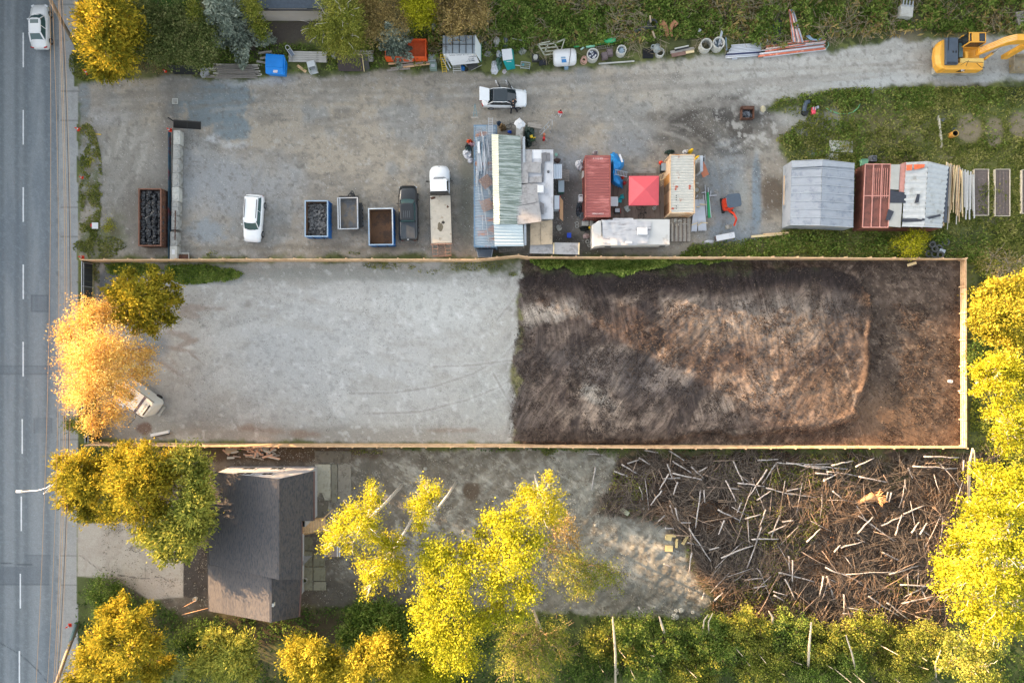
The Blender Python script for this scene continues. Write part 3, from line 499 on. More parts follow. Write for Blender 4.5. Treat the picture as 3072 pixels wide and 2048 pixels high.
def person(label,loc,rz,J,rad,shirt,trousers,hair,shoes,top_sec=None):
 t=thing('person',label,'person',loc,rz)
 def skin(name,chains,mat,sub=2):
  V=[];E=[];RR=[]
  for ch in chains:
   prev=None
   for key,r in ch:
    p=Vector(key if not isinstance(key,str)else J[key]);idx=next((i for i,v in enumerate(V)if(v-p).length<1e-4),None)
    if idx is None:V.append(p);RR.append(r);idx=len(V)-1
    if prev is not None:E.append((prev,idx))
    prev=idx
  me=D.meshes.new(name);me.from_pydata([tuple(v)for v in V],E,[]);o=D.objects.new(name,me);COL.objects.link(o);o.parent=t
  md=o.modifiers.new('skin','SKIN');md.use_smooth_shade=True
  for i,sv_ in enumerate(me.skin_vertices[0].data):sv_.radius=(RR[i]*rad,RR[i]*rad);sv_.use_root=(i==0)
  s2=o.modifiers.new('sub','SUBSURF');s2.levels=s2.render_levels=sub;me.materials.append(mat);return o
 hands=[]
 skin('body',[[('pelvis',.13),('chest',.145),('neck',.06),('head',.095),('crown_top',.075)],[('chest',.145),('sh_l',.06),('el_l',.045),('wr_l',.032),('ha_l',.038)],[('chest',.145),('sh_r',.06),('el_r',.045),('wr_r',.032),('ha_r',.038)],[('pelvis',.13),('hip_l',.09),('kn_l',.062),('an_l',.042),('toe_l',.04)],[('pelvis',.13),('hip_r',.09),('kn_r',.062),('an_r',.042),('toe_r',.04)]],SKIN)
 skin('jacket',[[('pelvis',.16),('chest',.18),('neck',.075)],[('chest',.18),('sh_l',.085),('el_l',.066),('wr_l',.046)],[('chest',.18),('sh_r',.085),('el_r',.066),('wr_r',.046)]],shirt)
 skin('trousers',[[('pelvis',.165),('hip_l',.11),('kn_l',.08),('an_l',.058)],[('pelvis',.165),('hip_r',.11),('kn_r',.08),('an_r',.058)]],trousers)
 for q in 'lr':
  a,b=Vector(J['an_'+q]),Vector(J['toe_'+q]);m=MB();m.tube([a,(a+b)/2,b],[.055*rad,.06*rad,.045*rad],8);m.build('shoe',shoes,t,smooth=True)
  w_,h_=Vector(J['wr_'+q]),Vector(J['ha_'+q]);d=(h_-w_).normalized();sd=d.cross(Vector((0,0,1)));sd=sd.normalized()if sd.length>.1 else Vector((1,0,0))
  m=MB()
  for i,f in enumerate((-1.5,-.5,.5,1.5)):p=h_+sd*f*.018*rad;m.tube([p,p+d*.04*rad,p+d*(.08-abs(f)*.01)*rad-Vector((0,0,.015))],.009*rad,5)
  m.tube([h_+sd*.03*rad-d*.03,h_+sd*.06*rad+d*.015],.01*rad,5);m.build('hand',SKIN,t,smooth=True)
 hd,ct=Vector(J['head']),Vector(J['crown_top']);m=MB();m.blob(tuple(hd*.35+ct*.65),(.1*rad,.1*rad,.1*rad),12,8,.03,0,3);m.build('hair',hair,t,smooth=True)
 return t
 # ---------------------------------------------------------------- fences, walls, street things
def board_fence(name,label,pts,h,post_step,outer,mat,gatey=None,step=.145):
 P=[W(*p)for p in pts];o=P[0].copy();t=thing(name,label,'fence',(o.x,o.y,0));P=[p-o for p in P];brd=MB();posts=[];rails=MB();caps=MB()
 HH=h if isinstance(h,list)else[h]*len(P)
 for ia,(a,b)in enumerate(zip(P[:-1],P[1:])):
  ha,hb=HH[ia],HH[ia+1];d=b-a;L=d.length;u=d/L;n=Vector((-u.y,u.x,0))*outer;k=max(1,int(L/step));ang=math.atan2(u.y,u.x)
  for i in range(k):
   c=a+u*(i+.5)*L/k;hh=ha+(hb-ha)*(i+.5)/k+rnd.uniform(-.02,.02);brd.box((c.x,c.y,hh/2+.03),(L/k-.012,.022,hh),rz=ang)
  for z in(.2,.55,.88):q=n*.045;rails.bar(a+q+Vector((0,0,z*ha)),b+q+Vector((0,0,z*hb)),.045,.09)
  caps.bar(a+n*.03+Vector((0,0,ha+.06)),b+n*.03+Vector((0,0,hb+.06)),.1,.035)
  m=max(1,int(round(L/post_step)))
  for i in range(m+1):
   if i==m and b is not P[-1]:continue
   posts.append((a+u*i*L/m+n*.12,ha+(hb-ha)*i/m))
 brd.build('boards',mat,t);rails.build('rail',mat,t);caps.build('cap',mat,t)
 for p,ph in posts:m=MB();m.box((0,0,ph/2),(.12,.12,ph+.22));m.build('post',mat,t,loc=(p.x,p.y,0))
 return t
def fences():
 fm=M('fence_cedar',(214,180,142),.8,0,.16,2.5,bump=.3,c2=(182,146,112),amt=.4,s2=1.3)
 board_fence('wooden_fence','long new cedar board fence between the yard and the fenced lot',[(277,787),(900,785),(1430,786),(1555,774),(1580,779),(2300,780),(2882,781)],[1.75]*6+[.85],2.5,1,fm)
 board_fence('wooden_fence','short cedar board fence closing the right end of the soil lot',[(2880,782),(2881,1336)],.85,2.7,-1,fm)
 board_fence('wooden_fence','sunlit cedar board fence along the bottom of the gravel and soil lot',[(290,1325),(640,1329),(1500,1330),(2000,1334),(2884,1337)],[1.75]*4+[.85],2.55,-1,fm)
 t=thing('mesh_fence','dark street-side mesh fence beside the pavement at the left end of the gravel lot','fence',loc0(280,790));m=MB();L=14.0
 for i in range(24):m.box((-.06,-i*.72-.2,.85),(.01,.7,1.6))
 m.build('screen',M('dark_screen',(44,50,54),.8,0,.2,3),t);m=MB();m.bar((0,0,1.75),(0,-17.2,1.75),.06,.05);m.bar((.1,-.1,1.6),(.1,-17.2,1.6),.04,.04);m.build('rail',GALV,t)
 for i in range(8):m=MB();m.cyl((.03,-.1-i*2.44,0),.035,1.85,8);m.build('post',GALV,t)
 t=thing('mesh_fence','dark short fence panel beside the lower pavement under the blossoming tree','fence',loc0(287,1255));m=MB();m.box((0,-1.1,.8),(.02,2.2,1.5));m.box((.3,-1.1,.8),(.02,2.2,1.5));m.build('screen',BPL,t);m=MB();m.bar((0,0,1.6),(0,-2.3,1.6),.04,.04);m.bar((.3,0,1.6),(.3,-2.3,1.6),.04,.04);m.build('rail',GALV,t)
 t=thing('yard_gate','black solid steel gate leaf beside the concrete block wall','gate',loc0(519,366));m=MB()
 a,b,c,d=W(521,360,1.9),W(602,366,1.9),W(602,388,.2),W(521,383,.2);o=Vector(t.location)
 m.slab(*[q-o for q in(d,c,b,a)],.05);m.build('panel',BPL,t);m=MB()
 for p,q in((a,b),(b,c),(c,d),(d,a)):m.bar(p-o,q-o,.07,.07)
 m.bar((a+b)/2-o,(c+d)/2-o,.05,.05);m.build('frame',DKST,t);m=MB();m.cyl((.02,.1,0),.06,1.0,8);m.build('post',DKST,t)
 t=thing('side_rail','dark steel strip fence clinging to the left face of the concrete block wall','rail',loc0(514,400));m=MB();m.box((-.02,-6.8,.3),(.03,13.6,.55));m.build('sheet',M('blue_grey_sheet',(60,92,110),.6,0,.3,2,c2=(120,60,60),amt=.35,s2=.4),t)
 lab=['pale clean block at the top end','dark damp block second from the gate','dark stained block third from the gate','dark grey block fourth from the gate','pale block with one stained knob, middle of the wall','grey block under the upper end of the rusty bar','dark block under the middle of the rusty bar','block under the lower end of the rusty bar','pale white-marked block at the fence end']
 for i in range(9):
  y=391+i*42.6+(6 if i>6 else 0);cx=530-i*1.0-(i>6)*2;w=.7 if i<7 else.74;p=W(cx,y+21,.75);t=thing('concrete_block',lab[i]+' of the concrete block wall','concrete block',(p.x,p.y,0),0,'interlocking blocks of the concrete wall');mt=CONCL if i in(0,4,8)else CONC
  m=MB();m.box((0,0,.375),(w,1.46,.75));m.build('block',mt,t,bevel=.03)
  if i<8:
   for s_ in(-.36,.36):m=MB();m.cyl((0,s_,.75),.25,.1,18,.2);m.build('knob',mt,t,bevel=.02)
  else:m=MB();m.box((0,.1,.753),(.3,.5,.006));m.build('paint_mark',WHITE,t)
 pipe('rusty red steel bar lying along the top of the concrete block wall',None,(526,632),(525,720),.05,.9,RUST,'steel_bar','bar')
 t=thing('metal_grate','rusty slotted steel rack lying against the fence by the block wall','rack',loc0(554,769));m=MB();m.box((0,0,.35),(1.35,.62,.06));m.build('plate',RUST,t);m=MB()
 for i in range(11):m.box((-.6+i*.12,.22,.42),(.05,.16,.07))
 m.bar((-.68,.31,.42),(.68,.31,.42),.05,.06);m.bar((.66,.3,.42),(.66,-.3,.42),.05,.06);m.build('teeth',CONCL,t)
 cone('orange cone leaning at the foot of the golden cedar',258,212,.5);cone('small cone left of the black panel on the ground',497,215,.0,.7);cone('cone at the verge corner beside the pavement',237,389);cone('cone behind the post of the black gate',511,391);cone('small squashed cone halfway down the verge',247,533,0,.7);cone('cone at the street end of the long fence',248,772);cone('cone beside the foot of the leaning utility pole',210,1874)
 m=MB();m.box((-.2,0,.03),(.3,.06,.05),rz=.1);m.box((.18,-.02,.03),(.36,.08,.05),rz=-.1);one(m,'hose_piece','short piece of yellow hose on the bare ground by the verge','hose',YELP,loc0(293,403))
 t=thing('tablet_sign','small white board lying on the verge beside a red cap','board',loc0(289,678));m=MB();m.box((0,0,.2),(.62,.66,.04),ry=.12);m.build('board',WHITE,t,bevel=.01);m=MB();m.blob((-.42,.05,.12),(.14,.18,.1),8,5,.2);m.build('cap',REDP,t)
 t=thing('manhole_slab','square pale concrete hatch set in the yard left of the blue-grey patch','hatch',loc0(526,304));m=MB();m.box((0,0,.03),(.6,.6,.06));m.build('slab',CONCL,t,bevel=.01);m=MB();m.box((0,.0,.066),(.42,.42,.012));m.build('lid',CONC,t)
 t=thing('drain_post','tiny round white cap on the soil near the right fence','cap',loc0(2847,1143));m=MB();m.cyl((0,0,0),.16,.3,12);m.build('tube',PVCW,t);m=MB();m.ring((0,0,.3),.17,.1,.05,12);m.build('collar',PVCW,t)
 t=thing('drain_post','tiny white pipe end on reddish soil against the right fence','cap',loc0(2875,1172));m=MB();m.cyl((0,0,0),.06,.3,10);m.build('tube',PVCW,t);m=MB();m.ring((0,0,.3),.07,.04,.03,10);m.build('collar',PVCW,t)
 plank('pale plank on the soil at the top right corner of the soil lot',None,(2722,796),(2749,788),.28,.05,.12,WOODY)
 t=thing('light_fitting','white box beam lying on the gravel near the camper van','beam',loc0(483,1299),.21);m=MB();m.box((0,0,.16),(1.95,.3,.28));m.build('beam',WHITE,t,bevel=.02);m=MB();m.box((0,-.19,.1),(1.9,.06,.18));m.build('edge',DKST,t)
 pb=M('pole_wood',(132,120,106),.9,0,.25,3,bump=.3,stretch=(3,3,.3));
 t=thing('utility_pole','brown utility pole leaning out over the pavement at the bottom left','pole',loc0(231,1868));o=Vector(t.location);top=W(160,2075,8.6)-o;m=MB();m.tube([(0,0,-.3),top*.5,top],[.19,.17,.15],12);m.build('shaft',pb,t,smooth=True);m=MB();m.tube([(0,0,0),top*.3],[.2,.185],12);m.build('sleeve',M('pole_sleeve',(96,120,124),.6,.1,.2,2),t,smooth=True);m=MB();m.bar(top*.97+Vector((-1.1,.2,0)),top*.97+Vector((1.1,-.2,0)),.1,.12);m.build('crossarm',pb,t)
 t=thing('utility_pole','dark utility pole leaning beside the golden cedar at the top left','pole',loc0(229,146));o=Vector(t.location);top=W(140,-20,8.6)-o;m=MB();m.tube([(0,0,-.3),top*.5,top],[.17,.15,.14],12);m.build('shaft',pb,t,smooth=True);m=MB();m.bar(top*.96+Vector((-1.1,0,0)),top*.96+Vector((1.2,0,0)),.1,.12);m.build('crossarm',pb,t)
 t=thing('street_lamp','street lamp on a curved arm reaching over the road from the conifers','street lamp',loc0(270,1435));o=Vector(t.location);q=[W(270,1435,0),Vector((o.x,o.y,6.4)),W(170,1440,6.9),W(140,1463,7.1),W(112,1471,7.15),W(60,1474,7.2)]
 m=MB();m.tube([a-o for a in q[:2]],[.1,.07],10);m.build('pole',GALV,t,smooth=True);m=MB();m.tube([a-o for a in q[1:]],.045,8);m.build('arm',GALV,t,smooth=True);m=MB();e=q[-1]-o;m.box((e.x-.1,e.y,e.z),(.62,.26,.14),t=(.8,.8));m.build('lamp_head',WHITE,t,bevel=.03)
 cm=M('sunlit_cable',(205,170,130),.4,.3,.1,2);cd=M('cable_dark',(70,62,56),.6,0,.1,2)  # pale wire colour carries the warm glow of the low sun
 for i,(x0,x1,x2,z,r,mt,lb)in enumerate(((149,146,105,8.6,.016,cm,'pale overhead wire crossing furthest over the road'),(154,176,139,8.3,.016,cm,'pale overhead wire above the gutter'),(172,194,157,7.6,.018,cm,'third overhead wire from the road side'),(176,200,163,7.4,.02,cm,'thick pale overhead cable above the pavement'),(180,210,168,7.1,.024,cd,'dark twisted overhead cable above the pavement'),(184,213,172,6.9,.016,cm,'pale overhead wire nearest the yards'))):
  pts=[];
  for k in range(25):
   f=k/24;yy=-60+f*2170;xx=x0*(1-f)*(1-2*f)+x1*4*f*(1-f)+x2*f*(2*f-1);pts.append(W(xx,yy,z+.5*(2*f-1)**2))
  m=MB();m.tube(pts,r,5,0);one(m,'overhead_wire',lb,'wire',mt,(0,0,0))
 for a,b,l_ in(((385,1855),(627,1833),'wire running from the house corner to the ground wires'),):pass
def vehicles():
 sedan=[(-2.3,.72,.38,.72,.8),(-2.2,.86,.3,.86,.98),(-1.7,.97,.24,.92,1.08),(-.9,1,.22,.93,.98),(.6,1,.22,.92,.98),(1.1,.99,.24,.9,.98),(1.8,.93,.28,.82,.86),(2.2,.8,.34,.68,.72),(2.33,.6,.42,.58,.6)]
 p=W(114,77,.8);car('white saloon car with a sunroof driving on the road','car','saloon_car',(p.x,p.y,-.13),R(1),4.6,1.82,sedan,(-1.75,-1.0,.55,1.2,.95,1.43,.8,.62),CARW,sunroof=(-.02,.38,.85),gl=GLASSG)
 suv=[(-2.45,.8,.42,.9,1.0),(-2.38,.93,.34,1.0,1.12),(-1.9,.99,.28,1.03,1.12),(0,1,.26,1.02,1.1),(1.1,.99,.28,1.0,1.08),(1.9,.94,.32,.92,.97),(2.3,.84,.38,.8,.84),(2.45,.62,.46,.66,.7)]
 p=W(759,655,.9);car('white sports utility vehicle with black roof bars parked alone on the yard','car','parked_suv',(p.x,p.y,0),R(180-4),4.85,1.86,suv,(-2.3,-2.05,.6,1.28,1.06,1.66,.82,.7),CARW,rails=True,gl=GLASSG,wr=.36)
 hatch=[(-2.3,.72,.4,.8,.9),(-2.15,.88,.3,.98,1.08),(-1.6,.98,.24,1.0,1.08),(0,1,.22,.95,1.02),(1.1,.99,.24,.92,1.0),(1.8,.93,.28,.84,.9),(2.2,.8,.34,.7,.75),(2.36,.58,.42,.58,.62)]
 p=W(1512,294,.8);t=car('white electric hatchback with a glass roof, two doors and tailgate open','car','open_car',(p.x,p.y,0),R(-90),4.68,1.9,hatch,(-1.75,-1.1,.35,1.32,1.0,1.56,.83,.7),CARW,roofmat=M('glass_roof',(44,54,60),.08,0,.1,1,spec=.8),gl=GLASS)
 for yb,L_,a in((-.15,1.15,52),(.98,1.2,50)):
  m=MB();s_,c_=math.sin(R(a)),math.cos(R(a));hx,hy=-.93,yb;tx,ty=hx-L_*s_,hy-L_*c_
  m.slab((hx,hy,.35),(tx,ty,.35),(tx+.04,ty,.98),(hx+.02,hy,.98),.1);d=m.build('door',CARW,t,bevel=.02);g=MB();g.slab((hx+.03,hy-.08,.98),(tx+.05,ty+.05,.98),(tx+.22,ty+.16,1.42),(hx+.2,hy-.3,1.42),.02);g.build('door_glass',GLASS,d);g=MB();g.slab((hx-.02+.13,hy-.05,.4),(tx+.14,ty+.05,.4),(tx+.15,ty+.04,.92),(hx+.13,hy-.05,.92),.03);g.build('door_lining',BPL,d)
 m=MB();m.slab((-.62,-1.5,1.62),(.62,-1.5,1.62),(.72,-2.5,1.95),(-.72,-2.5,1.95),.08);tg=m.build('tailgate',CARW,t,bevel=.03);
 m=MB();m.slab((-.5,-1.55,1.65),(.5,-1.55,1.65),(.56,-2.0,1.8),(-.56,-2.0,1.8),.01);m.build('tailgate_glass',GLASS,tg)
 for s_ in(-1,1):m=MB();m.box((s_*.66,-2.35,1.86),(.12,.25,.08));m.build('tailgate_light',REDL,tg)
 pk=[(-2.85,.86,.5,.95,1.0),(-2.8,.96,.42,1.12,1.2),(-2.2,1,.38,1.16,1.22),(-.9,1,.36,1.16,1.22),(.9,1,.36,1.14,1.2),(1.5,.99,.36,1.1,1.18),(2.3,.95,.4,1.02,1.1),(2.75,.86,.46,.88,.94),(2.9,.66,.52,.72,.76)]
 p=W(1224,639,1.0);t=car('black pickup with a covered bed parked beside the empty blue skip','pickup','pickup_truck',(p.x,p.y,0),R(1),5.75,1.98,pk,(-1.0,-.85,.85,1.5,1.15,1.8,.82,.7),BLACKP,gl=GLASSG,wr=.4)
 m=MB();m.box((0,-1.85,1.25),(1.46,1.66,.05));m.build('bed_cover',M('cover_vinyl',(52,60,68),.6,0,.1,3),t,bevel=.02);m=MB()
 for i in range(4):m.box((-.3+i*.2,-.3,1.835),(.02,.7,.02))
 m.build('roof_rib',M('roof_rib_mat',(120,126,132),.4),t)
 m=MB();m.box((0,-2.78,1.24),(.2,.06,.02));m.build('brake_light',CLR,t)
 p=W(1322,632,.9);t=thing('flatbed_truck','white cab flatbed truck with a stained bare deck and rusty ramps','truck',(p.x,p.y,0),R(1.6))
 cab=[(.0,0)];st=[(1.72,.9,.7,1.25,1.3),(2.0,.95,.5,1.3,1.36),(3.0,.96,.5,1.3,1.4),(3.5,1,.5,1.2,1.45),(4.1,.98,.5,1.1,1.4),(4.45,.82,.55,1.0,1.25),(4.62,.6,.6,.9,1.05)];m=MB();secs=[]
 for y,f,zb,zs,zt in st:w=1.06*f;c=[(0,zb),(w*.9,zb),(w,zb+.2),(w,zs*.85),(w*.95,zs),(w*.55,zt),(0,zt+.04)];secs.append([(a,y,b)for a,b in c+[(-a,b)for a,b in c[-2:0:-1]]])
 m.loft(secs);m.build('bonnet',CARW,t,smooth=True);m=MB();m.loft([[(a*.98,b,1.3)for a,b in((-.96,1.74),(.96,1.74),(.96,3.1),(.5,3.42),(-.5,3.42),(-.96,3.1))],[(a*.86,b if b<2 else b-.38,2.2)for a,b in((-.96,1.78),(.96,1.78),(.96,3.1),(.5,3.42),(-.5,3.42),(-.96,3.1))]]);m.build('cab_glass',GLASS,t)
 m=MB();m.box((0,2.32,2.23),(1.66,1.24,.07));
 for i in range(7):m.box((-.6+i*.2,2.35,2.275),(.03,.95,.025))
 for s_ in(-1,1):m.bar((s_*.93,3.08,1.3),(s_*.8,2.72,2.22),.07,.06);m.bar((s_*.93,1.8,1.3),(s_*.8,1.82,2.2),.1,.08)
 m.build('cab_roof',CARW,t,bevel=.03)
 m=MB();m.box((0,1.6,1.75),(1.9,.07,.9));m.build('headboard',DKST,t)
 for s_ in(-1,1):m=MB();m.box((s_*1.25,2.9,1.5),(.2,.1,.3));m.bar((s_*.95,2.85,1.45),(s_*1.25,2.9,1.5),.03,.03);m.build('wing_mirror',DKST,t)
 for s_ in(-1,1):m=MB();m.box((s_*.7,4.42,.95),(.3,.16,.16),rz=-s_*.4);m.build('headlight',CLR,t)
 m=MB();m.box((0,4.45,1.27),(.16,.08,.03));m.build('bonnet_badge',DKST,t)
 for s_ in(-1,1):wheel(t,s_*.92,3.7,.42,.28);wheel(t,s_*.85,-1.6,.42,.42)
 m=MB();m.box((0,-.92,1.02),(2.16,4.9,.1));m.build('deck',M('stained_deck',(186,178,164),.85,0,.1,2,c2=(134,110,84),amt=.22,s2=1.4,stretch=(1,1.6,1)),t);m=MB()
 for s_ in(-1,1):m.box((s_*1.11,-.92,1.02),(.06,4.96,.16));m.box((s_*.4,.2,.75),(.12,7.6,.22))
 m.box((0,1.56,1.02),(2.16,.06,.16));m.build('chassis',DKST,t)
 m=MB();m.blob((-.05,-1.7,1.075),(.3,.42,.008),14,4,.25,0,4);m.build('oil_stain',M('oil',(108,98,80),.7,0,.3,6),t);m=MB();m.blob((.25,-1.25,1.08),(.17,.15,.008),12,4,.2,0,5);m.build('soot_stain',M('soot',(52,46,42),.8),t);m=MB();m.blob((-.75,1.3,1.078),(.3,.14,.008),12,4,.3,0,6);m.blob((.75,.35,1.078),(.12,.14,.008),10,4,.3,0,7);m.build('rust_stain',RUST,t)
 m=MB();m.box((0,-3.48,.98),(2.2,.1,.14));
 for x in(-.95,-.42,.38,.93):m.bar((x,-3.5,.98),(x,-4.62,.8),.05,.05)
 for y,z in((-3.95,.91),(-4.3,.86),(-4.62,.8)):m.bar((-.98,y,z),(-.4,y,z),.04,.05);m.bar((.36,y,z),(.96,y,z),.04,.05)
 for i in range(5):m.bar((-.4,-3.62-i*.22,.6),(.38,-3.6-i*.22,.6),.09,.05)
 m.bar((-.98,-4.66,.6),(.98,-4.66,.6),.12,.14);m.build('loading_ramp',M('ramp_rust',(150,120,104),.8,.1,.25,4),t)
 t,w,l=skip('rusty_skip','long rusty skip heaped with black bin bags left of the block wall',416,566,484,738,1.35,RUST,RUST,rimm=M('rust_rim',(124,88,72),.8,.1,.2,3));m=MB();m.box((0,0,.55),(w-.25,l-.25,.7));m.build('load',BLKBAG,t)
 pb=Vector(t.location)
 for i in range(66):
  c,r=i%4,i//4;x=-w/2+.28+(w-.56)*c/3+rnd.uniform(-.08,.08);y=-l/2+.32+(l-.64)*r/16+rnd.uniform(-.08,.08)
  m=MB();m.blob((0,0,0),(rnd.uniform(.24,.36),rnd.uniform(.22,.34),rnd.uniform(.2,.3)),9,6,.22,0,i);one(m,'bin_bag','shiny black bin bag heaped in the long rusty skip','bin bag',BLKBAG,(pb.x+x,pb.y+y,.95+rnd.uniform(0,.12)),rnd.uniform(0,6),'black bin bags in the rusty skip')
 orng=M('skip_lining',(116,88,66),.8,.1,.25,2,c2=(80,64,54),amt=.45,s2=1);wr_=M('pale_rim',(150,172,192),.5,.1,.1,3)
 t,w,l=skip('blue_skip','blue skip filled with grey rubble',915,602,984,710,1.45,BLUEP,orng,rimm=wr_,rz=0);m=MB();rub=M('rubble',(118,118,118),.9,0,.3,5,c2=(70,72,76),amt=.4,s2=4)
 for i in range(330):x=rnd.uniform(-w/2+.14,w/2-.14);y=rnd.uniform(-l/2+.14,l/2-.14);s_=rnd.uniform(.08,.22);m.box((x,y,.5+rnd.uniform(0,.28)+(.12 if abs(y)<1 else 0)),(s_*rnd.uniform(.8,3),s_,s_*.7),rz=rnd.uniform(0,3.1),rx=rnd.uniform(-.6,.6),ry=rnd.uniform(-.6,.6))
 m.box((0,0,.38),(w-.22,l-.22,.4));m.build('rubble_load',rub,t)
 t,w,l=skip('blue_skip','empty blue skip with a brown rusty floor',1106,625,1179,735,1.45,BLUEP,orng,rimm=wr_,rz=R(1))
 p=W(1046,642,1);t=thing('dump_trailer','grey tipping trailer with an open box between the two blue skips','trailer',(p.x,p.y,0),R(1));gm=M('trailer_steel',(112,114,116),.6,.1,.2,2,c2=(84,82,80),amt=.35);m=MB();w,l=1.95,3.15
 for s_ in(-1,1):m.box((s_*w/2,0,1.0),(.06,l,.62));m.box((0,s_*l/2,1.0),(w-.07,.06,.62))
 m.box((0,0,.72),(w-.08,l-.08,.06));m.build('box',gm,t);m=MB()
 for s_ in(-1,1):m.box((s_*(w/2+.03),0,1.33),(.12,l+.12,.06));m.box((0,s_*(l/2+.02),1.328),(w-.1,.1,.056))
 m.box((-w/2+.18,0,1.335),(.1,l,.04));m.build('rim',GALV,t);m=MB();m.box((0,-.1,.76),(w-.2,l-.4,.02));m.build('floor_mat',M('floor_dirt',(122,112,100),.85,0,.2,3,c2=(100,102,106),amt=.5,s2=1),t)
 for y in(.65,-.2,-1.0):wheel(t,w/2+.22,y+.1,.33,.22)
 for y in(.65,-.2):wheel(t,-w/2-.12,y,.33,.2)
 m=MB();m.box((w/2+.2,-.1,.72),(.36,2.6,.05));m.build('mudguard',DKST,t);m=MB();m.tube([(-1.0,l/2+.22,.95),(1.0,l/2+.18,.95)],.11,10);m.build('tarp_roll',BPL,t,smooth=True);m=MB();m.bar((-.4,l/2+.1,.5),(.25,l/2+.95,.5),.08,.1);m.bar((.7,l/2+.1,.5),(.3,l/2+.95,.5),.08,.1);m.cyl((.3,l/2+.6,.4),.07,.7,8);m.box((.35,l/2+.45,.75),(.36,.3,.25));m.build('drawbar',DKST,t)
 p=W(397,1192,2.2);t=thing('camper_van','white camper van with a dark stripe half hidden under the blossoming tree','camper van',(p.x,p.y,0),R(-36));cw=M('camper_white',(216,216,210),.5,0,.05,2);Lc=4.7
 m=MB();m.loft([[(a,b,z)for a,b in ov(Lc*1.0*f,2.0*f,20,6)]for z,f in((.45,.97),(.9,1),(2.2,1),(2.45,.96))]);m.build('body',cw,t,smooth=False)
 m=MB();m.box((1.15,0,2.455),(.26,1.86,.02));m.build('roof_stripe',M('stripe_purple',(84,74,86),.6),t);m=MB();m.box((2.02,-.1,2.46),(.17,1.25,.03));m.build('vent_slot',BPL,t,bevel=.02)
 text('ELEVATE',.26,M('letter_grey',(110,112,118),.5),t,(1.68,-.05,2.455),(0,0,R(-90)))
 m=MB();m.box((-.1,.1,2.48),(.6,.6,.06));m.build('roof_hatch',GLASS,t,bevel=.03);
 for s_ in(-1,1):m=MB();m.bar((-2.0,s_*.99,2.43),(2.2,s_*.99,2.43),.05,.05);m.build('awning_rail',DKST,t)
 m=MB();m.slab((-1.1,1.05,2.1),(-.1,1.05,2.1),(-.1,1.5,1.9),(-1.1,1.5,1.9),.05);m.build('awning_window',CLR,t);m=MB();m.slab((-1.2,-1.5,1.9),(-.3,-1.5,1.9),(-.3,-1.02,2.1),(-1.2,-1.02,2.1),.05);m.build('awning_window',CLR,t)
 m=MB();m.box((2.55,-.1,.5),(.2,1.1,.1));m.build('bumper',CONCL,t);
 for x in(-1.4,1.4):
  for s_ in(-1,1):o=MB();o.tube([(x,s_*.8,.33),(x,s_*1.0,.33)],.33,14);o.build('wheel',RUB,t)
 m=MB();m.tube([W(411,1235,.02),W(402,1258,.02),W(384,1277,.02)],.02,5);one(m,'cable','thin black cable trailing from the camper van','cable',BPL)
 p=W(2885,165,1.0);p.x-=.4;t=thing('excavator','big yellow tracked excavator on the track at the top right','excavator',(p.x,p.y,0));k=(H-2.2)/H*S
 def X(px,py,z):v=W(px,py,z);return(v.x-p.x,v.y-p.y,z)
 for y in(-1.45,1.25):
  m=MB();pr=[(-2.7,.45),(-2.45,.9),(-2.1,1.0),(2.1,1.0),(2.45,.9),(2.7,.45),(2.45,.1),(2.1,0),(-2.1,0),(-2.45,.1)]
  m.loft([[(a+.35,y-.33,b)for a,b in pr],[(a+.35,y+.33,b)for a,b in pr]]);tr=m.build('track',MUD,t);m=MB()
  for i in range(25):m.box((-1.95+i*.19,y,1.02),(.09,.68,.06))
  m.build('shoe',MUD,tr)
 m=MB();m.box((.35,-.1,.7),(2.2,2.2,.4));m.build('undercarriage',DKST,t)
 m=MB();A=[X(2838,118,2.3),X(2955,118,1.6),X(2955,218,1.6),X(2838,218,2.3)]
 (cx,cy),(w,l)=rect(2834,132,2950,200,2.1);m.box((cx-p.x,cy-p.y-.1,1.35),(w,l+.3,.5));m.build('platform',EXY,t,bevel=.04)
 m=MB();(cx,cy),(w,l)=rect(2836,186,2949,204,2.2);m.box((cx-p.x,cy-p.y-.12,1.75),(w,l+.1,.9));m.build('side_housing',EXY,t,bevel=.06)
 m=MB();x1=X(2836,0,2.2)[0];ya,yb=X(0,117,2.2)[1],X(0,216,2.2)[1]+.25;c=(ya+yb)/2;hl=(ya-yb)/2
 m.loft([[(x1,c-hl*.97,z),(x1,c+hl*.97,z),(x1-w_*.45,c+hl*.93,z),(x1-w_*.85,c+hl*.6,z),(x1-w_,c,z),(x1-w_*.85,c-hl*.6,z),(x1-w_*.45,c-hl*.93,z)]for z,w_ in((1.1,.5),(1.3,.8),(1.8,.85),(2.2,.55))]);m.build('counterweight',EXY,t,bevel=.05)
 m=MB();(cx,cy),(w,l)=rect(2838,113,2875,193,2.45);m.box((cx-p.x,cy-p.y,2.2),(w,l,.5));hd=m.build('engine_hood',EXG,t,bevel=.05);m=MB()
 for i in range(9):m.box((cx-p.x-w/2+.15+i*(w-.3)/8,cy-p.y-l/2+.12,2.46),(.05,.22,.02))
 m.bar((cx-p.x-w/2+.28,cy-p.y+l/2,2.47),(cx-p.x-w/2+.2,cy-p.y,2.47),.05,.03);m.build('hood_slots',BPL,hd);m=MB();m.box((cx-p.x+.1,cy-p.y-.1,2.46),(.12,.22,.02));m.box((cx-p.x+.4,cy-p.y-.1,2.46),(.12,.22,.02));m.build('hood_grille',BPL,hd)
 m=MB();(cx,cy),(w,l)=rect(2877,130,2889,172,2.0);m.box((cx-p.x,cy-p.y,1.75),(w,l,.5));m.build('radiator_grille',GLASSG,t)
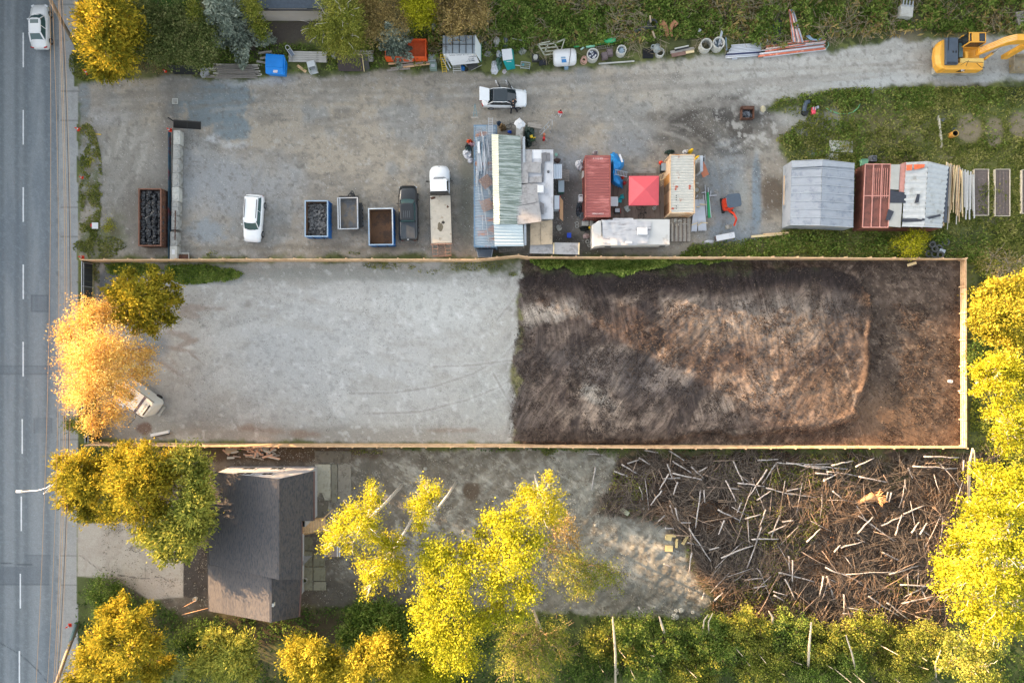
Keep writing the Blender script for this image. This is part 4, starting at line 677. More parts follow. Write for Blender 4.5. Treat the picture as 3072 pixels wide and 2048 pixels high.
 m=MB();(cx,cy),(w,l)=rect(2879,176,2950,200,2.0);m.box((cx-p.x,cy-p.y,1.95),(w,l,.3));m.build('walkway',M('pale_digger',(226,192,110),.6,0,.15,3),t,bevel=.03);m=MB()
 for a,b in(((2882,196),(2898,186)),((2898,186),(2950,188)),((2898,199),(2905,182)),((2930,190),(2944,203)),((2944,203),(2954,203))):m.bar(X(*a,2.5),X(*b,2.5),.035,.035)
 m.build('handrail',BPL,t);m=MB()
 for i in range(4):a,b=X(2874+i*0-i*.6,203+i*3.2,1.9),X(2893-i*1.2,203+i*3.2,1.9);m.bar((a[0],yb-.02+.0,2.1-i*.14),(b[0],yb-.02,2.1-i*.14),.05,.05)
 m.build('side_marking',BPL,t)
 text('PC',.3,WHITE,t,(X(2882,0,1.9)[0],X(0,209,2.2)[1]-.12,2.215),(0,0,0))
 m=MB();(cx,cy),(w,l)=rect(2908,97,2959,127,3.0);m.loft([[(cx-p.x+a*w/2*f,cy-p.y+b*l/2*f,z)for a,b in((-1,-1),(1,-1),(1,1),(-1,1))]for z,f in((1.5,1.04),(2.9,.98))]);m.build('cab_glass',GLASS,t)
 m=MB();m.box((cx-p.x-w*.12,cy-p.y,2.96),(w*.42,l,.1));m.box((cx-p.x,cy-p.y+l/2-.04,2.95),(w,.09,.1));m.box((cx-p.x,cy-p.y-l/2+.04,2.95),(w,.09,.1));m.box((cx-p.x+w/2-.03,cy-p.y,2.95),(.06,l,.08));m.box((cx-p.x-w/2+.03,cy-p.y,2.95),(.06,l,.08))
 m.box((cx-p.x,cy-p.y-l/2,1.7),(w,.06,.6));m.bar((cx-p.x-w/2,cy-p.y-l/2,1.4),(cx-p.x-w/2+.05,cy-p.y-l/2,2.95),.12,.1);m.bar((cx-p.x+w/2,cy-p.y-l/2,1.4),(cx-p.x+w/2-.05,cy-p.y-l/2,2.95),.1,.1);m.build('cab_frame',EXY,t,bevel=.02)
 m=MB();m.box((cx-p.x+w*.3,cy-p.y,2.92),(w*.34,l*.8,.03));m.build('roof_window',GLASS,t)
 m=MB();m.box((X(2897,0,2)[0],X(0,120,2)[1],1.8),(.6,1.0,.5));m.box((X(2900,0,2)[0],X(0,165,2)[1],1.8),(.3,.7,.5));m.build('battery_box',EXY,t,bevel=.05)
 bp=[X(2930,158,2.0),X(2960,146,3.0),X(3010,126,4.3),X(3040,119,4.9),X(3110,116,5.2),X(3200,114,4.6)];m=MB();W_=.62
 secs=[]
 for i,q in enumerate(bp):
  hh=(.55,.75,.95,.95,.8,.6)[i];q=Vector(q);secs.append([tuple(q+Vector((.06,-W_/2,-hh/2))),tuple(q+Vector((.06,W_/2,-hh/2))),tuple(q+Vector((-.06,W_/2,hh/2))),tuple(q+Vector((-.06,-W_/2,hh/2)))])
 m.loft(secs);bm=m.build('boom',EXY,t,bevel=.03);m=MB()
 for o_ in(-.22,-.1,.05,.2):m.tube([Vector(q)+Vector((-.05,o_,.55))for q in bp[:4]],.025,6)
 m.build('hydraulic_hose',M('hose_pale',(226,196,150),.5),bm);m=MB();m.box(tuple(Vector(bp[2])+Vector((.6,0,.55))),(.5,.45,.12));m.build('valve_block',GALV,bm)
 m=MB();m.tube([X(2950,180,1.6),X(2978,160,2.6)],.14,10);m.build('lift_cylinder',EXY,t,smooth=True);m=MB();m.tube([X(2978,160,2.6),X(3005,143,3.6)],.07,8);m.build('piston_rod',GALV,t,smooth=True)
 sp=Vector(bp[4]);m=MB();m.loft([[(sp.x+a*.3,sp.y+b*.2,z)for a,b in((-1,-1),(1,-1),(1,1),(-1,1))]for z in(1.2,sp.z)]);m.build('stick',EXY,t)
 m=MB();a=X(3043,163,.9);b=X(3110,213,.9);m.box(((a[0]+b[0])/2,(a[1]+b[1])/2,.35),(b[0]-a[0],a[1]-b[1],.06));
 for s_ in(a[1],b[1]):m.box(((a[0]+b[0])/2,s_,.62),(b[0]-a[0],.06,.6))
 m.box((a[0],(a[1]+b[1])/2,.6),(.08,a[1]-b[1],.62));m.build('bucket',M('bucket_steel',(150,138,116),.7,.1,.25,2,c2=(176,144,60),amt=.3),t)
 p=W(2185,612,.8);t=thing('mini_excavator','small orange mini digger with a dark canopy roof on the grey gravel','mini digger',(p.x,p.y,0),R(8));OR=M('digger_orange',(222,66,34),.5,0,.12,3)
 for s_ in(-1,1):
  m=MB();pr=[(-.8,.18),(-.7,.36),(.7,.36),(.8,.18),(.7,0),(-.7,0)];m.loft([[(s_*.42-.12,a,b)for a,b in pr],[(s_*.42+.12,a,b)for a,b in pr]]);m.build('track',RUB,t)
 m=MB();m.loft([[(a*f,b*f,z)for a,b in ov(1.15,1.35,16,4)]for z,f in((.4,.95),(.6,1),(.95,.92))]);m.build('body',OR,t);m=MB();m.loft([[(a*f+.1,b*f+.05,z)for a,b in ov(1.5,1.4,16,6)]for z,f in((2.1,1),(2.2,.97))]);m.build('canopy',EXG,t)
 for x in(-.4,.62):
  for y in(-.45,.62):m=MB();m.bar((x,y,.9),(x,y,2.2),.05,.05);m.build('canopy_post',BPL,t)
 m=MB();m.box((.05,0,1.1),(.45,.45,.3));m.build('seat',BPL,t,bevel=.04);m=MB();m.bar((0,-.7,.7),(.1,-1.15,1.6),.16,.2);m.bar((.1,-1.15,1.6),(.35,-1.75,1.5),.14,.18);m.build('boom',OR,t,bevel=.02);m=MB();m.bar((.35,-1.75,1.5),(.4,-2.25,.5),.13,.14);m.build('stick',OR,t);m=MB();m.loft([[(-.1+a,-2.3+b,z)for a,b in((-.3,-.2),(.3,-.2),(.3,.2),(-.3,.2))]for z in(.1,.5)]);m.build('bucket',MUD,t);m=MB();m.tube([(.05,-.7,.55),(.15,-1.3,1.2)],.05,8);m.build('lift_cylinder',DKST,t)
 Jd=dict(pelvis=(0,0,.95),chest=(.02,.2,1.3),neck=(.02,.33,1.47),head=(.02,.4,1.58),crown_top=(.02,.45,1.68),sh_l=(-.2,.22,1.38),el_l=(-.3,.42,1.2),wr_l=(-.22,.62,1.1),ha_l=(-.2,.7,1.08),sh_r=(.22,.22,1.38),el_r=(.36,.38,1.2),wr_r=(.28,.58,1.12),ha_r=(.25,.66,1.1),hip_l=(-.12,-.02,.9),kn_l=(-.18,-.12,.5),an_l=(-.22,-.42,.12),toe_l=(-.22,-.24,.05),hip_r=(.12,-.02,.9),kn_r=(.24,.02,.5),an_r=(.46,-.28,.12),toe_r=(.5,-.1,.05))
 person('person in black leaning into the side of the open white car',loc0(1539,330),0,Jd,1.05,M('black_cloth',(34,38,44),.9,0,.2,5),M('navy_cloth',(38,42,52),.9,0,.2,5),M('dark_hair',(40,36,34),.8),BPL)
 Jc=dict(pelvis=(0,0,.6),chest=(0,.03,.86),neck=(0,.05,.98),head=(0,.07,1.07),crown_top=(0,.09,1.16),sh_l=(-.13,.04,.92),el_l=(-.2,-.02,.74),wr_l=(-.18,.06,.6),ha_l=(-.17,.1,.56),sh_r=(.13,.04,.92),el_r=(.2,-.02,.74),wr_r=(.19,.05,.6),ha_r=(.18,.09,.56),hip_l=(-.08,0,.56),kn_l=(-.09,.05,.32),an_l=(-.1,-.08,.08),toe_l=(-.1,.04,.04),hip_r=(.08,0,.56),kn_r=(.09,-.04,.32),an_r=(.08,-.22,.1),toe_r=(.07,-.12,.04))
 person('child in a red jacket walking on the open yard',loc0(1679,346),-.2,Jc,.95,M('red_cloth',(214,26,46),.8,0,.1,5),M('pale_cloth',(200,200,206),.8),M('child_hair',(60,30,30),.8),WHITE)
fences();vehicles()
# ---------------------------------------------------------------- containers, sheds, deck, canopy, caravan
def T(ox,oy,sc):return lambda x,y:(ox+x/sc,oy+y/sc)
TA=T(1380,340,3.41);TB=T(1700,420,4.127);TG=T(2200,260,2.697)
L_TARP=M('dark_green_tarp',(34,58,50),.6,0,.25,4);PLYO2=M('tan_board',(184,142,106),.8,0,.12,3)
def container(name,label,x0,y0,x1,y1,z,wall,roof,txt=None,walls_extra=None,tilt=0):
 (cx,cy),(w,l)=rect(x0,y0,x1,y1,z);t=thing(name,label,'container',(cx,cy,0),R(tilt));m=MB();a,b=w/2,l/2
 m.corr((-a+.06,b-.06,z),(-a+.06,-b+.06,z),(a-.06,-b+.06,z),(a-.06,b-.06,z),.27,.03);m.build('roof',roof,t)
 m=MB();m.corr((-a+.03,b-.1,.15),(-a+.03,-b+.1,.15),(-a+.03,-b+.1,z-.06),(-a+.03,b-.1,z-.06),.27,.025);m.corr((a-.03,-b+.1,.15),(a-.03,b-.1,.15),(a-.03,b-.1,z-.06),(a-.03,-b+.1,z-.06),.27,.025);m.corr((-a+.1,-b+.03,.15),(a-.1,-b+.03,.15),(a-.1,-b+.03,z-.06),(-a+.1,-b+.03,z-.06),.27,.025);m.build('wall',wall,t)
 m=MB()
 for s_ in(-1,1):
  m.bar((s_*a,-b,z-.02),(s_*a,b,z-.02),.12,.12);m.bar((-a,s_*b,z-.022),(a,s_*b,z-.022),.12,.118);m.bar((s_*a,-b,.1),(s_*a,b,.1),.12,.14)
  for q in(-1,1):m.box((s_*(a-.02),q*(b-.02),z/2),(.14,.14,z));m.box((s_*(a-.03),q*(b-.05),z-.0),(.19,.2,.14))
 m.build('frame',wall,t);m=MB()
 for s_ in(-1,1):m.box((s_*a/2,b-.03,z/2),(a-.05,.05,z-.25));m.tube([(s_*a*.3,b+.03,.2),(s_*a*.3,b+.03,z-.2)],.025,6);m.tube([(s_*a*.7,b+.03,.2),(s_*a*.7,b+.03,z-.2)],.025,6)
 m.build('door',wall,t);
 if txt:
  for s_,tx in zip((1,-1),txt):text(tx,.22,M('stencil_pale',(230,214,210),.7),t,(0,s_*(b-.28),z+.034))
 return t,w,l
def sheet(label,pts,z,mat,group=None,name='loose_board',cat='board',t=.03):return boardlike(name,label,cat,pts,z,t,mat,group)
def stand(z,pts,t,name='support_post',r=.05,mat=None):
 for px,py in pts:p=W(px,py,z)-Vector(t.location);m=MB();m.box((p.x,p.y,z/2),(r*2,r*2,z-.04));m.build(name,mat or WOOD,t)
def sheds():
 rr=M('rusty_blue_roof',(146,160,172),.6,.1,.12,3,c2=(176,128,104),amt=.33,s2=.35,stretch=(.6,2,1));bw=M('blue_container_wall',(104,132,156),.6,0,.15,2,c2=(140,96,76),amt=.3,s2=.8)
 container('shipping_container','long blue-grey container with rusty roof under pipes and ladders',1423,377,1489,739,2.6,bw,rr)
 gr=M('mossy_roof',(122,134,126),.7,0,.14,2,c2=(176,184,180),amt=.5,s2=1.2,stretch=(.25,3,1));t=thing('lean_to_shed','open shed with a mossy grey-green corrugated roof','shed',loc0(1520,570));o=Vector(t.location)
 P=lambda x,y,z:W(*TA(x,y),z)-o
 m=MB();m.corr(P(405,1132,3.4),P(392,216,3.4),P(618,230,2.95),P(640,1138,2.95),.25,.03);m.build('roof',gr,t);m=MB();m.corr(P(345,1132,3.2),P(322,212,3.2),P(392,216,3.42),P(405,1132,3.42),.25,.03);m.build('pale_roof_strip',M('pale_strip',(216,216,196),.5,0,.06,2),t)  # left band of the roof gets a paler sheet colour
 m=MB();m.corr(P(356,1360,3.25),P(345,1126,3.25),P(642,1136,3.0),P(652,1358,3.0),.3,.02);m.build('new_roof_sheet',M('new_white_sheet',(180,194,200),.45,.1,.04,2),t);stand(2.9,[TA(640,240),TA(650,700),TA(655,1350)],t)
 m=MB();m.slab(P(640,240,2.8),P(665,240,2.8),P(680,1350,2.8),P(655,1350,2.8),.05);m.build('gutter',GALV,t)
 t=thing('site_hut','white flat-roofed hut with grey boards lying on its roof','hut',loc0(1600,560));o=Vector(t.location);(cx,cy),(w,l)=rect(1540,449,1659,657,2.7);cx-=o.x;cy-=o.y;wr_=M('hut_white',(184,186,192),.6,0,.08,1,c2=(160,160,164),amt=.35,s2=.8)
 m=MB();m.box((cx,cy,1.3),(w-.1,l-.1,2.6));m.build('wall',M('hut_wall',(190,194,200),.7,0,.1,2),t);m=MB();m.box((cx,cy,2.66),(w,l,.08));
 m.bar((cx+w/2,cy-l/2,2.72),(cx+w/2,cy+l/2,2.72),.06,.05);m.build('roof',wr_,t);m=MB();m.cyl((P(903,598,2.7)+Vector((1520-1520,0,0))).to_tuple()[:2]+(2.7,),.02,.01,6);
 q=W(*TA(903,598),2.75)-o;m=MB();m.ring((q.x,q.y,2.7),.12,.08,.1,14);m.build('vent_ring',DKST,t);q=W(*TA(825,772),3.0)-o;m=MB();m.box((q.x,q.y,2.86),(.66,.8,.3),t=(.9,.9));m.build('roof_unit',WHITE,t,bevel=.03);m=MB();q=W(*TA(785,418),2.8)-o;m.box((q.x,q.y,2.73),(1.0,.9,.02));m.build('hatch_sheet',WHITE,t)
 for i,(pts,mt,z)in enumerate((([(612,380),(737,376),(737,512),(606,516)],PLYG,2.8),([(586,506),(828,498),(830,612),(584,600)],PLYG,2.86),([(581,600),(697,597),(699,722),(590,735)],PLYG,2.92),([(700,655),(834,645),(838,706),(703,714)],PLYG,2.84),([(535,712),(796,722),(798,826),(545,838)],PLYG,2.92),([(541,836),(797,826),(806,902),(556,955)],PLYG,2.98),([(565,955),(808,910),(828,1032),(580,1050)],PLYG,3.04),([(576,1048),(826,1030),(832,1106),(590,1140)],PLYG,3.1),([(832,408),(886,398),(882,492),(836,496)],M('dark_board',(112,112,116),.85,0,.15,3),2.8),([(888,405),(922,405),(924,488),(884,490)],MC['dark_board'],2.84),([(836,498),(866,496),(856,700),(838,704)],MC['dark_board'],2.78),([(817,904),(862,926),(856,1036),(832,1032)],MC['dark_board'],2.9))):
  lb=['grey board at the top left corner of the hut roof','wide pale board second from the top on the hut roof','grey square board just left of the white gap on the hut roof','small grey board right of the white gap on the hut roof','pale board with scratches beside the white roof unit','pale lower board touching the mossy roof','large bluish-grey board below the pale pair on the hut roof','lowest bluish-grey board hanging over the lower hut roof edge','dark narrow board nearest the top right of the hut roof','dark slotted board at the top right of the hut roof','long thin dark strip down the middle of the hut roof','dark narrow board beside the lowest grey boards'][i]
  sheet(lb,[TA(*q)for q in pts][::-1],z,mt,'boards lying on the hut roof')
 for i,(pts,z,mt,lb)in enumerate((([(720,1112),(824,1106),(826,1345),(718,1346)],2.2,PLYT,'left tan plywood roof sheet below the hut'),([(828,1104),(946,1092),(946,1338),(829,1344)],2.24,PLYT,'right tan plywood roof sheet below the hut'),([(716,1346),(955,1338),(950,1436),(712,1432)],2.0,PLYG,'left blue-grey sheet of the low roof along the fence'),([(968,1320),(1216,1326),(1212,1444),(962,1438)],2.04,PLYG,'right blue-grey sheet of the low roof along the fence'))):
  o_=sheet(lb,[TA(*q)for q in pts][::-1],z,mt,'sheets of the low roofs beside the fence','plywood_sheet','roof sheet',.05)
 t=thing('timber_stand','timber stand carrying the low roof sheets beside the fence','stand',loc0(1640,720));stand(1.95,[TA(730,1130),TA(935,1120),TA(730,1425),TA(955,1425),TA(1200,1430),TA(1205,1340)],t);o=Vector(t.location);m=MB()
 for a,b in(((960,1325),(958,1440)),((1218,1325),(1215,1445))):m.bar(W(*TA(*a),2.07)-o,W(*TA(*b),2.07)-o,.1,.05)
 m.build('edge_batten',WOODY,t)
 t=thing('concrete_wall','stained grey wall end with a pale cloth over it, right of the mossy roof','wall',loc0(1559,400));m=MB();(cx,cy),(w,l)=rect(1548,372,1569,450,2.0);o=Vector(t.location);m.box((cx-o.x,cy-o.y,1.0),(w,l,2.0));m.build('wall',CONC,t);m=MB();m.blob((cx-o.x+.02,cy-o.y+l/2,2.0),(.48,.5,.16),12,6,.3,0,8);m.build('cloth',WHITE,t)
 G='pipes and strips on the container roof'
 pal=[PVCW,GALV,ALU,PVCS]
 for i in range(46):
  x=rnd.uniform(1432,1463);y=rnd.uniform(400,470);L_=rnd.uniform(40,110);d=rnd.uniform(-7,9);pipe('thin pale pipe or strip lying on the rusty container roof',G,(x,y),(x+d,min(y+L_,600)),rnd.uniform(.018,.04),2.66+rnd.uniform(0,.22),pal[i%4])
 for a,b,r_ in(((213,150),(240,300),.05),((245,480),(300,860),.03),((215,700),(296,1340),.03),((240,640),(330,900),.04),((275,120),(280,560),.03),((150,140),(215,600),.035),((231,1040),(232,1190),.03),((262,700),(335,860),.04)):pipe('long pale pipe reaching down the rusty container roof','long pipes on the container roof',TA(*a),TA(*b),r_,2.78,GALV)
 ladder('ladder','long aluminium ladder along the right side of the container roof',TA(314,640),TA(314,120),2.8,2.95,.34,34,ALU);ladder('ladder','aluminium ladder sticking out past the top end of the container roof',TA(312,220),TA(312,45),3.0,3.05,.42,10,ALU);ladder('ladder','narrow pale ladder frame at the left side of the container roof',TA(188,600),TA(212,878),2.7,2.7,.28,3,ALU)
 plank('white perforated board on the container roof',None,TA(190,290),TA(195,410),.2,.04,2.95,WHITE,'board','board');plank('grey strip under the white perforated board',None,TA(205,400),TA(203,590),.18,.03,2.8,GALV,'strip','strip')
 for lb,c,rz_ in(('upper brown lattice rack on the container roof',(268,700),.62),('lower brown lattice rack on the container roof',(272,940),.38)):
  p=W(*TA(*c),2.9);t=thing('lattice_rack',lb,'rack',tuple(p),rz_);m=MB();bm_=M('lattice_brown',(168,138,122),.7,.1,.15,5)
  for i in range(9):m.box((-.5+i*.125,0,0),(.04,1.15,.05))
  m.build('slatwork',bm_,t);m=MB()
  for i in range(8):m.box((0,-.5+i*.143,.05),(1.1,.04,.04))
  m.build('cross_slatwork',bm_,t)
 t=thing('steel_bin','grey tipping bin with dark lid between container and fence','bin',loc0(1452,762));o=Vector(t.location);m=MB();a=[W(1429,748,1.2)-o,W(1479,748,1.2)-o,W(1475,772,1.2)-o,W(1434,772,1.2)-o];m.loft([[q*.8+Vector((0,0,-.85))for q in a][::-1],[Vector(q)for q in a][::-1]]);m.build('tub',GALV,t);m=MB();m.slab(*[Vector((q.x*.93,q.y*.93,1.24))for q in a][::-1],.03);m.build('lid',EXG,t)
 t=thing('slatted_rack','long slatted rack lying between the white roof sheet and the fence','rack',loc0(1536,754));m=MB();m.bar((-1.35,-.12,.5),(1.35,.05,.5),.05,.06);m.bar((-1.35,.16,.5),(1.35,.33,.5),.05,.06)
 for i in range(14):m.box((-1.25+i*.19,.02+.013*i-.02,.5),(.06,.34,.05))
 m.build('slatwork',WOOD,t);m=MB();m.box((-1.3,0,.23),(.08,.3,.46));m.box((1.3,.2,.23),(.08,.3,.46));m.build('foot',WOOD,t)
 wb=M('white_bag',(200,202,208),.6,0,.06,3,bump=.6)
 for lb,x,y,rx,ry,h,mt,sd in(('crumpled white bag heap left of the rusty container',1403,462,.5,.55,.5,wb,1),('smaller white bag at the foot of the white heap',1411,482,.28,.28,.3,wb,2),('dark green bag on the white heap by the container',1405,450,.32,.3,.62,M('green_bag',(60,84,84),.5,0,.2,4),3),('black bag between the red cloth and the white heap',1404,440,.3,.22,.5,BLKBAG,4),('orange and red cloth heap above the white bags',1409,426,.34,.22,.45,M('orange_cloth',(206,80,44),.8,0,.2,5),5),('white cloth with red stripes beside the orange cloth',1414,434,.3,.2,.4,M('red_white_cloth',(224,190,196),.8,0,.1,4,c2=(200,50,60),amt=.4,s2=8),6),('dark green tarpaulin heap right of the stained wall',1588,400,.5,.9,.6,L_TARP,7),('black machine cover with an orange spot right of the mossy roof',1583,432,.42,.42,.7,M('cover_dark',(30,44,40),.6,0,.2,4),8),('brown wicker barrel above the mossy roof',1508,384,.36,.4,.75,M('wicker',(120,98,66),.8,0,.3,7),9),('blue and black bucket beside the brown wicker barrel',1497,372,.24,.26,.4,M('blue_black',(36,60,84),.6,0,.2,4),10),('blue crumpled bag above the mossy roof',1529,397,.22,.16,.3,BLUEL,11),('pale rubbish heap below the tan board',1677,684,.28,.3,.4,CONCL,12),('brown earth mound beside the green bucket',1672,482,.4,.25,.3,M('earth_mound',(86,70,66),.9),13)):
  heap('heap',lb,'heap',x,y,rx,ry,h,mt,sd)
 t=thing('bicycle','dark bicycle leaning above the mossy roof beside the stained wall','bicycle',loc0(1541,384),R(100))
 def bike(t,lean=.35):
  for y in(-.5,.5):m=MB();m.torus((0,y,.34),.32,.022,20,6,0,rx=0,rz=0);
  for y in(-.52,.52):
   m=MB();vs=MB();n=22
   m.tube([(math.sin(lean)*(.33+.32*math.sin(2*math.pi*k/n)),y+.32*math.cos(2*math.pi*k/n),math.cos(lean)*(.33+.32*math.sin(2*math.pi*k/n)))for k in range(n+1)],.022,5);w_=m.build('wheel',RUB,t)
  f=lambda y,z:(math.sin(lean)*z,y,math.cos(lean)*z);m=MB()
  for a,b in(((-.52,.33),(-.15,.33)),((-.15,.33),(-.25,.85)),((-.15,.33),(.35,.8)),((-.25,.8),(.35,.8)),((-.52,.33),(-.25,.8)),((.52,.33),(.33,.9))):m.tube([f(*a),f(*b)],.02,5)
  m.build('frame',DKST,t);m=MB();c=Vector(f(.33,.95));m.tube([c+Vector((-.28,0,0)),c+Vector((.28,0,0))],.018,5);m.build('handlebar',DKST,t);m=MB();c=Vector(f(-.26,.9));m.blob(tuple(c),(.07,.13,.04));m.build('saddle',BPL,t)
 bike(t)
 t=thing('lawn_mower','yellow and green mower right of the mossy roof','mower',loc0(1596,417),.3);m=MB();m.box((0,0,.3),(.55,.7,.2));m.build('deck',M('mower_green',(46,74,40),.6),t,bevel=.05);m=MB();m.box((-.05,.1,.5),(.3,.3,.16));m.box((.2,-.1,.46),(.3,.1,.08));m.build('engine_cover',YELP,t,bevel=.04);m=MB();m.bar((-.2,-.35,.3),(-.25,-1.0,.9),.03,.03);m.bar((.2,-.35,.3),(.25,-1.0,.9),.03,.03);m.bar((-.25,-1.0,.9),(.25,-1.0,.9),.03,.03);m.build('handle',DKST,t)
 t=thing('scaffold_frame','tilted galvanised scaffold frame above the white hut','frame',loc0(1636,392));m=MB()
 for a,b in(((-.6,-.4,.9),(.35,.55,1.1)),((-.55,-.75,.9),(.45,.2,1.1)),((.6,.6,1.6),(.62,0,1.6)),((.45,.55,0),(.45,.55,1.6)),((.62,0,0),(.62,0,1.6)),((-.6,-.4,0),(-.6,-.4,.9)),((-.2,0,1),(-.1,-.3,1)),((.1,.28,1.05),(.2,0,1.05)),((.2,.1,1.0),(.55,-.35,.3))):m.tube([a,b],.025,6)
 m.build('tubes',GALV,t);m=MB();m.box((-1.1,.35,.5),(1.5,.5,.06),rz=-.15);m.build('board',WOOD,t)
 t=thing('fire_extinguisher','red cylinders standing above the white hut','gas cylinder',loc0(1631,420));m=MB();m.cyl((0,0,0),.14,.7,12);m.build('bottle',REDP,t,bevel=.03);m=MB();m.cyl((.03,.42,0),.12,.6,12);m.build('small_bottle',PLYO,t,bevel=.03)
 t=thing('bucket','pale green bucket right of the hut roof corner','bucket',loc0(1668,466));m=MB();m.ring((0,0,0),.16,.14,.3,16,0,.85);m.cyl((0,0,.2),.135,.01,16);m.build('pail',M('pale_green',(150,196,180),.5),t);m=MB();m.tube([(-.15,0,.3),(-.1,.1,.34),(.1,.1,.34),(.15,0,.3)],.008,5);m.build('handle',GALV,t)
 t=thing('corrugated_lean_to','small bright white corrugated roof fixed to the right side of the hut','lean-to',loc0(1673,515));o=Vector(t.location);m=MB();Q=lambda x,y,z:W(*TA(x,y),z)-o;m.corr(Q(950,520,2.3),Q(1045,520,2.2),Q(1045,668,2.1),Q(952,672,2.2),.22,.05);m.build('roof',M('bright_sheet',(196,204,214),.4,.1,.04,2),t);stand(2.1,[TA(1035,535),TA(1035,655)],t)
 t=thing('wood_rack','grey slatted timber rack beyond the small white corrugated roof','rack',loc0(1690,530));m=MB()
 for i in range(9):m.box((0,.5-i*.13,.6-i*.02),(1.2,.07,.04))
 m.box((-.5,0,.52),(.05,1.2,.12));m.box((.5,0,.52),(.05,1.2,.12));m.build('slatwork',WOOD,t);m=MB();m.box((-.5,-.5,.25),(.06,.06,.5));m.build('foot',WOOD,t)
 t=thing('wheelie_bin','long pale blue-grey storage box right of the hut','storage box',loc0(1682,565));m=MB();m.box((0,0,.4),(.6,1.2,.75),t=(1.04,1.03));m.build('tub',M('green_tub',(60,110,96),.6),t,bevel=.03);m=MB();m.box((0,.02,.8),(.64,1.24,.08),t=(.93,.95));m.build('lid',M('lid_bluegrey',(160,176,186),.6,0,.06,2),t,bevel=.02)
 t=thing('cabinet','white cabinet with a red edge against the hut wall','cabinet',loc0(1668,615));m=MB();m.box((0,0,.65),(.52,1.4,1.3));m.build('carcass',M('cabinet_white',(206,214,222),.5,0,.06,2),t,bevel=.02);m=MB();m.box((.35,0,.55),(.14,1.35,1.1));m.build('red_side',REDP,t)
 boardlike('leaning_board','tan board leaning beside the white cabinet','board',[TA(1022,850),TA(1055,895),TA(1055,1105),TA(1020,1075)][::-1],1.2,.03,PLYO2)
 t=thing('stone_block','pale battered stone block below the tan board','block',loc0(1677,685));m=MB();m.blob((0,0,.15),(.3,.3,.22),7,5,.2,0,9);m.build('stone',CONCL,t);m=MB();m.tube([(.1,-.05,.36),(.2,.05,.38),(.12,.15,.36)],.02,5);m.build('hook',BPL,t)
 t=thing('plastic_tub','bright blue tub between the hut and the caravan','tub',loc0(1706,708));m=MB();m.box((0,0,.22),(.36,.42,.44),t=(1.1,1.1));m.build('tub',BLUEL,t,bevel=.04);m=MB();m.box((0,0,.45),(.44,.5,.03));m.build('rim',M('blue_rim',(24,70,190),.5),t)
 t=thing('timber_tripod','pointed grey timber A-frame at the top left of the rusty container','frame',loc0(1429,362));m=MB();m.bar((-.15,-.6,2.6),(0,.75,2.6),.07,.05);m.bar((.25,-.6,2.6),(.02,.75,2.6),.07,.05)
 for i in range(4):m.bar((-.14+i*.02,-.5+i*.3,2.6),(.22-i*.05,-.5+i*.3,2.6),.05,.04)
 m.build('frame',M('blue_timber',(110,132,136),.8,0,.2,4),t);m=MB();m.bar((-.35,-.62,2.62),(.35,-.6,2.62),.14,.05);m.build('cross_board',WOOD,t)
 for x,y in((1419.5,363),(1422,364)):pass
 rw=M('red_container_wall',(146,84,76),.6,0,.12,2,c2=(190,130,96),amt=.25,s2=.7);rf=M('red_container_roof',(150,84,80),.6,0,.1,2,c2=(190,120,114),amt=.3,s2=.6,stretch=(.5,2,1))
 container('shipping_container','red shipping container with white stencilled numbers at both roof ends',1757,468,1830,650,2.6,rw,rf,('4 1110-902','MSKU 4101F'))
 wf=M('white_container_roof',(190,188,180),.55,0,.1,2,c2=(160,120,100),amt=.2,s2=1.6);ww=M('white_container_wall',(206,178,146),.7,0,.14,1,c2=(168,120,76),amt=.35,s2=.5)
 t,w,l=container('shipping_container','dirty white shipping container with brown boards on its left wall',2011,465,2083,639,2.6,ww,wf)
 for i,(y0,y1,c_)in enumerate(((.05,.3,(206,178,146)),(.3,.46,(176,124,66)),(.46,.6,(112,92,74)),(.6,.8,(156,126,100)),(.8,.97,(120,88,62)))):
  m=MB();m.box((-w/2-.03,l/2-l*(y0+y1)/2,1.25),(.03,l*(y1-y0)-.02,2.3));m.build('side_board',M('side_board_%d'%(i+1),c_,.8,0,.12,2),t)
 rs=M('rust_spot',(170,92,74),.8)
 for i,(x,y)in enumerate(((1360,580),(1350,605),(1520,600),(1525,570),(1310,850))):q=W(*TB(x,y),2.63)-Vector(t.location);m=MB();m.blob((q.x,q.y,2.62),(.14,.12,.02),8,4,.4,0,i);m.build('rust_patch',rs,t)
 for i,y in enumerate((690,715,743,820,848)):q=W(*TB(1357,y),2.63)-Vector(t.location);m=MB();m.cyl((q.x,q.y,2.62),.05,.04,8);m.build('roof_bolt',DKST,t)
 bt=M('blue_tarp',(30,138,208),.45,0,.12,2,bump=.8);t=thing('blue_tarpaulin','bright blue tarpaulin draped over a heap beside the red container','tarpaulin',loc0(1850,505));m=MB()
 def drape(pts,z0,zf,seed,nx=22,ny=30):
  x0=min(p[0]for p in pts);x1=max(p[0]for p in pts);y0=min(p[1]for p in pts);y1=max(p[1]for p in pts);o=Vector(t.location);g=[];gx,gy=np.meshgrid(np.linspace(x0,x1,nx),np.linspace(y0,y1,ny));sd_=sdpoly(gx,gy,pts);n=fbm(gx*S,gy*S,.7,seed);n2=fbm(gx*S,gy*S,.35,seed+3,3,60,3)
  vs=[];idx={}
  for j in range(ny):
   for i in range(nx):
    if sd_[j,i]>-1.5:z=z0+zf*min(1,max(0,sd_[j,i]/9))+(n[j,i]-.5)*.45*(zf>0)+(n2[j,i]-.5)*.25;idx[(i,j)]=len(vs);v=W(gx[j,i],gy[j,i],max(.05,z))-o;vs.append(tuple(v))
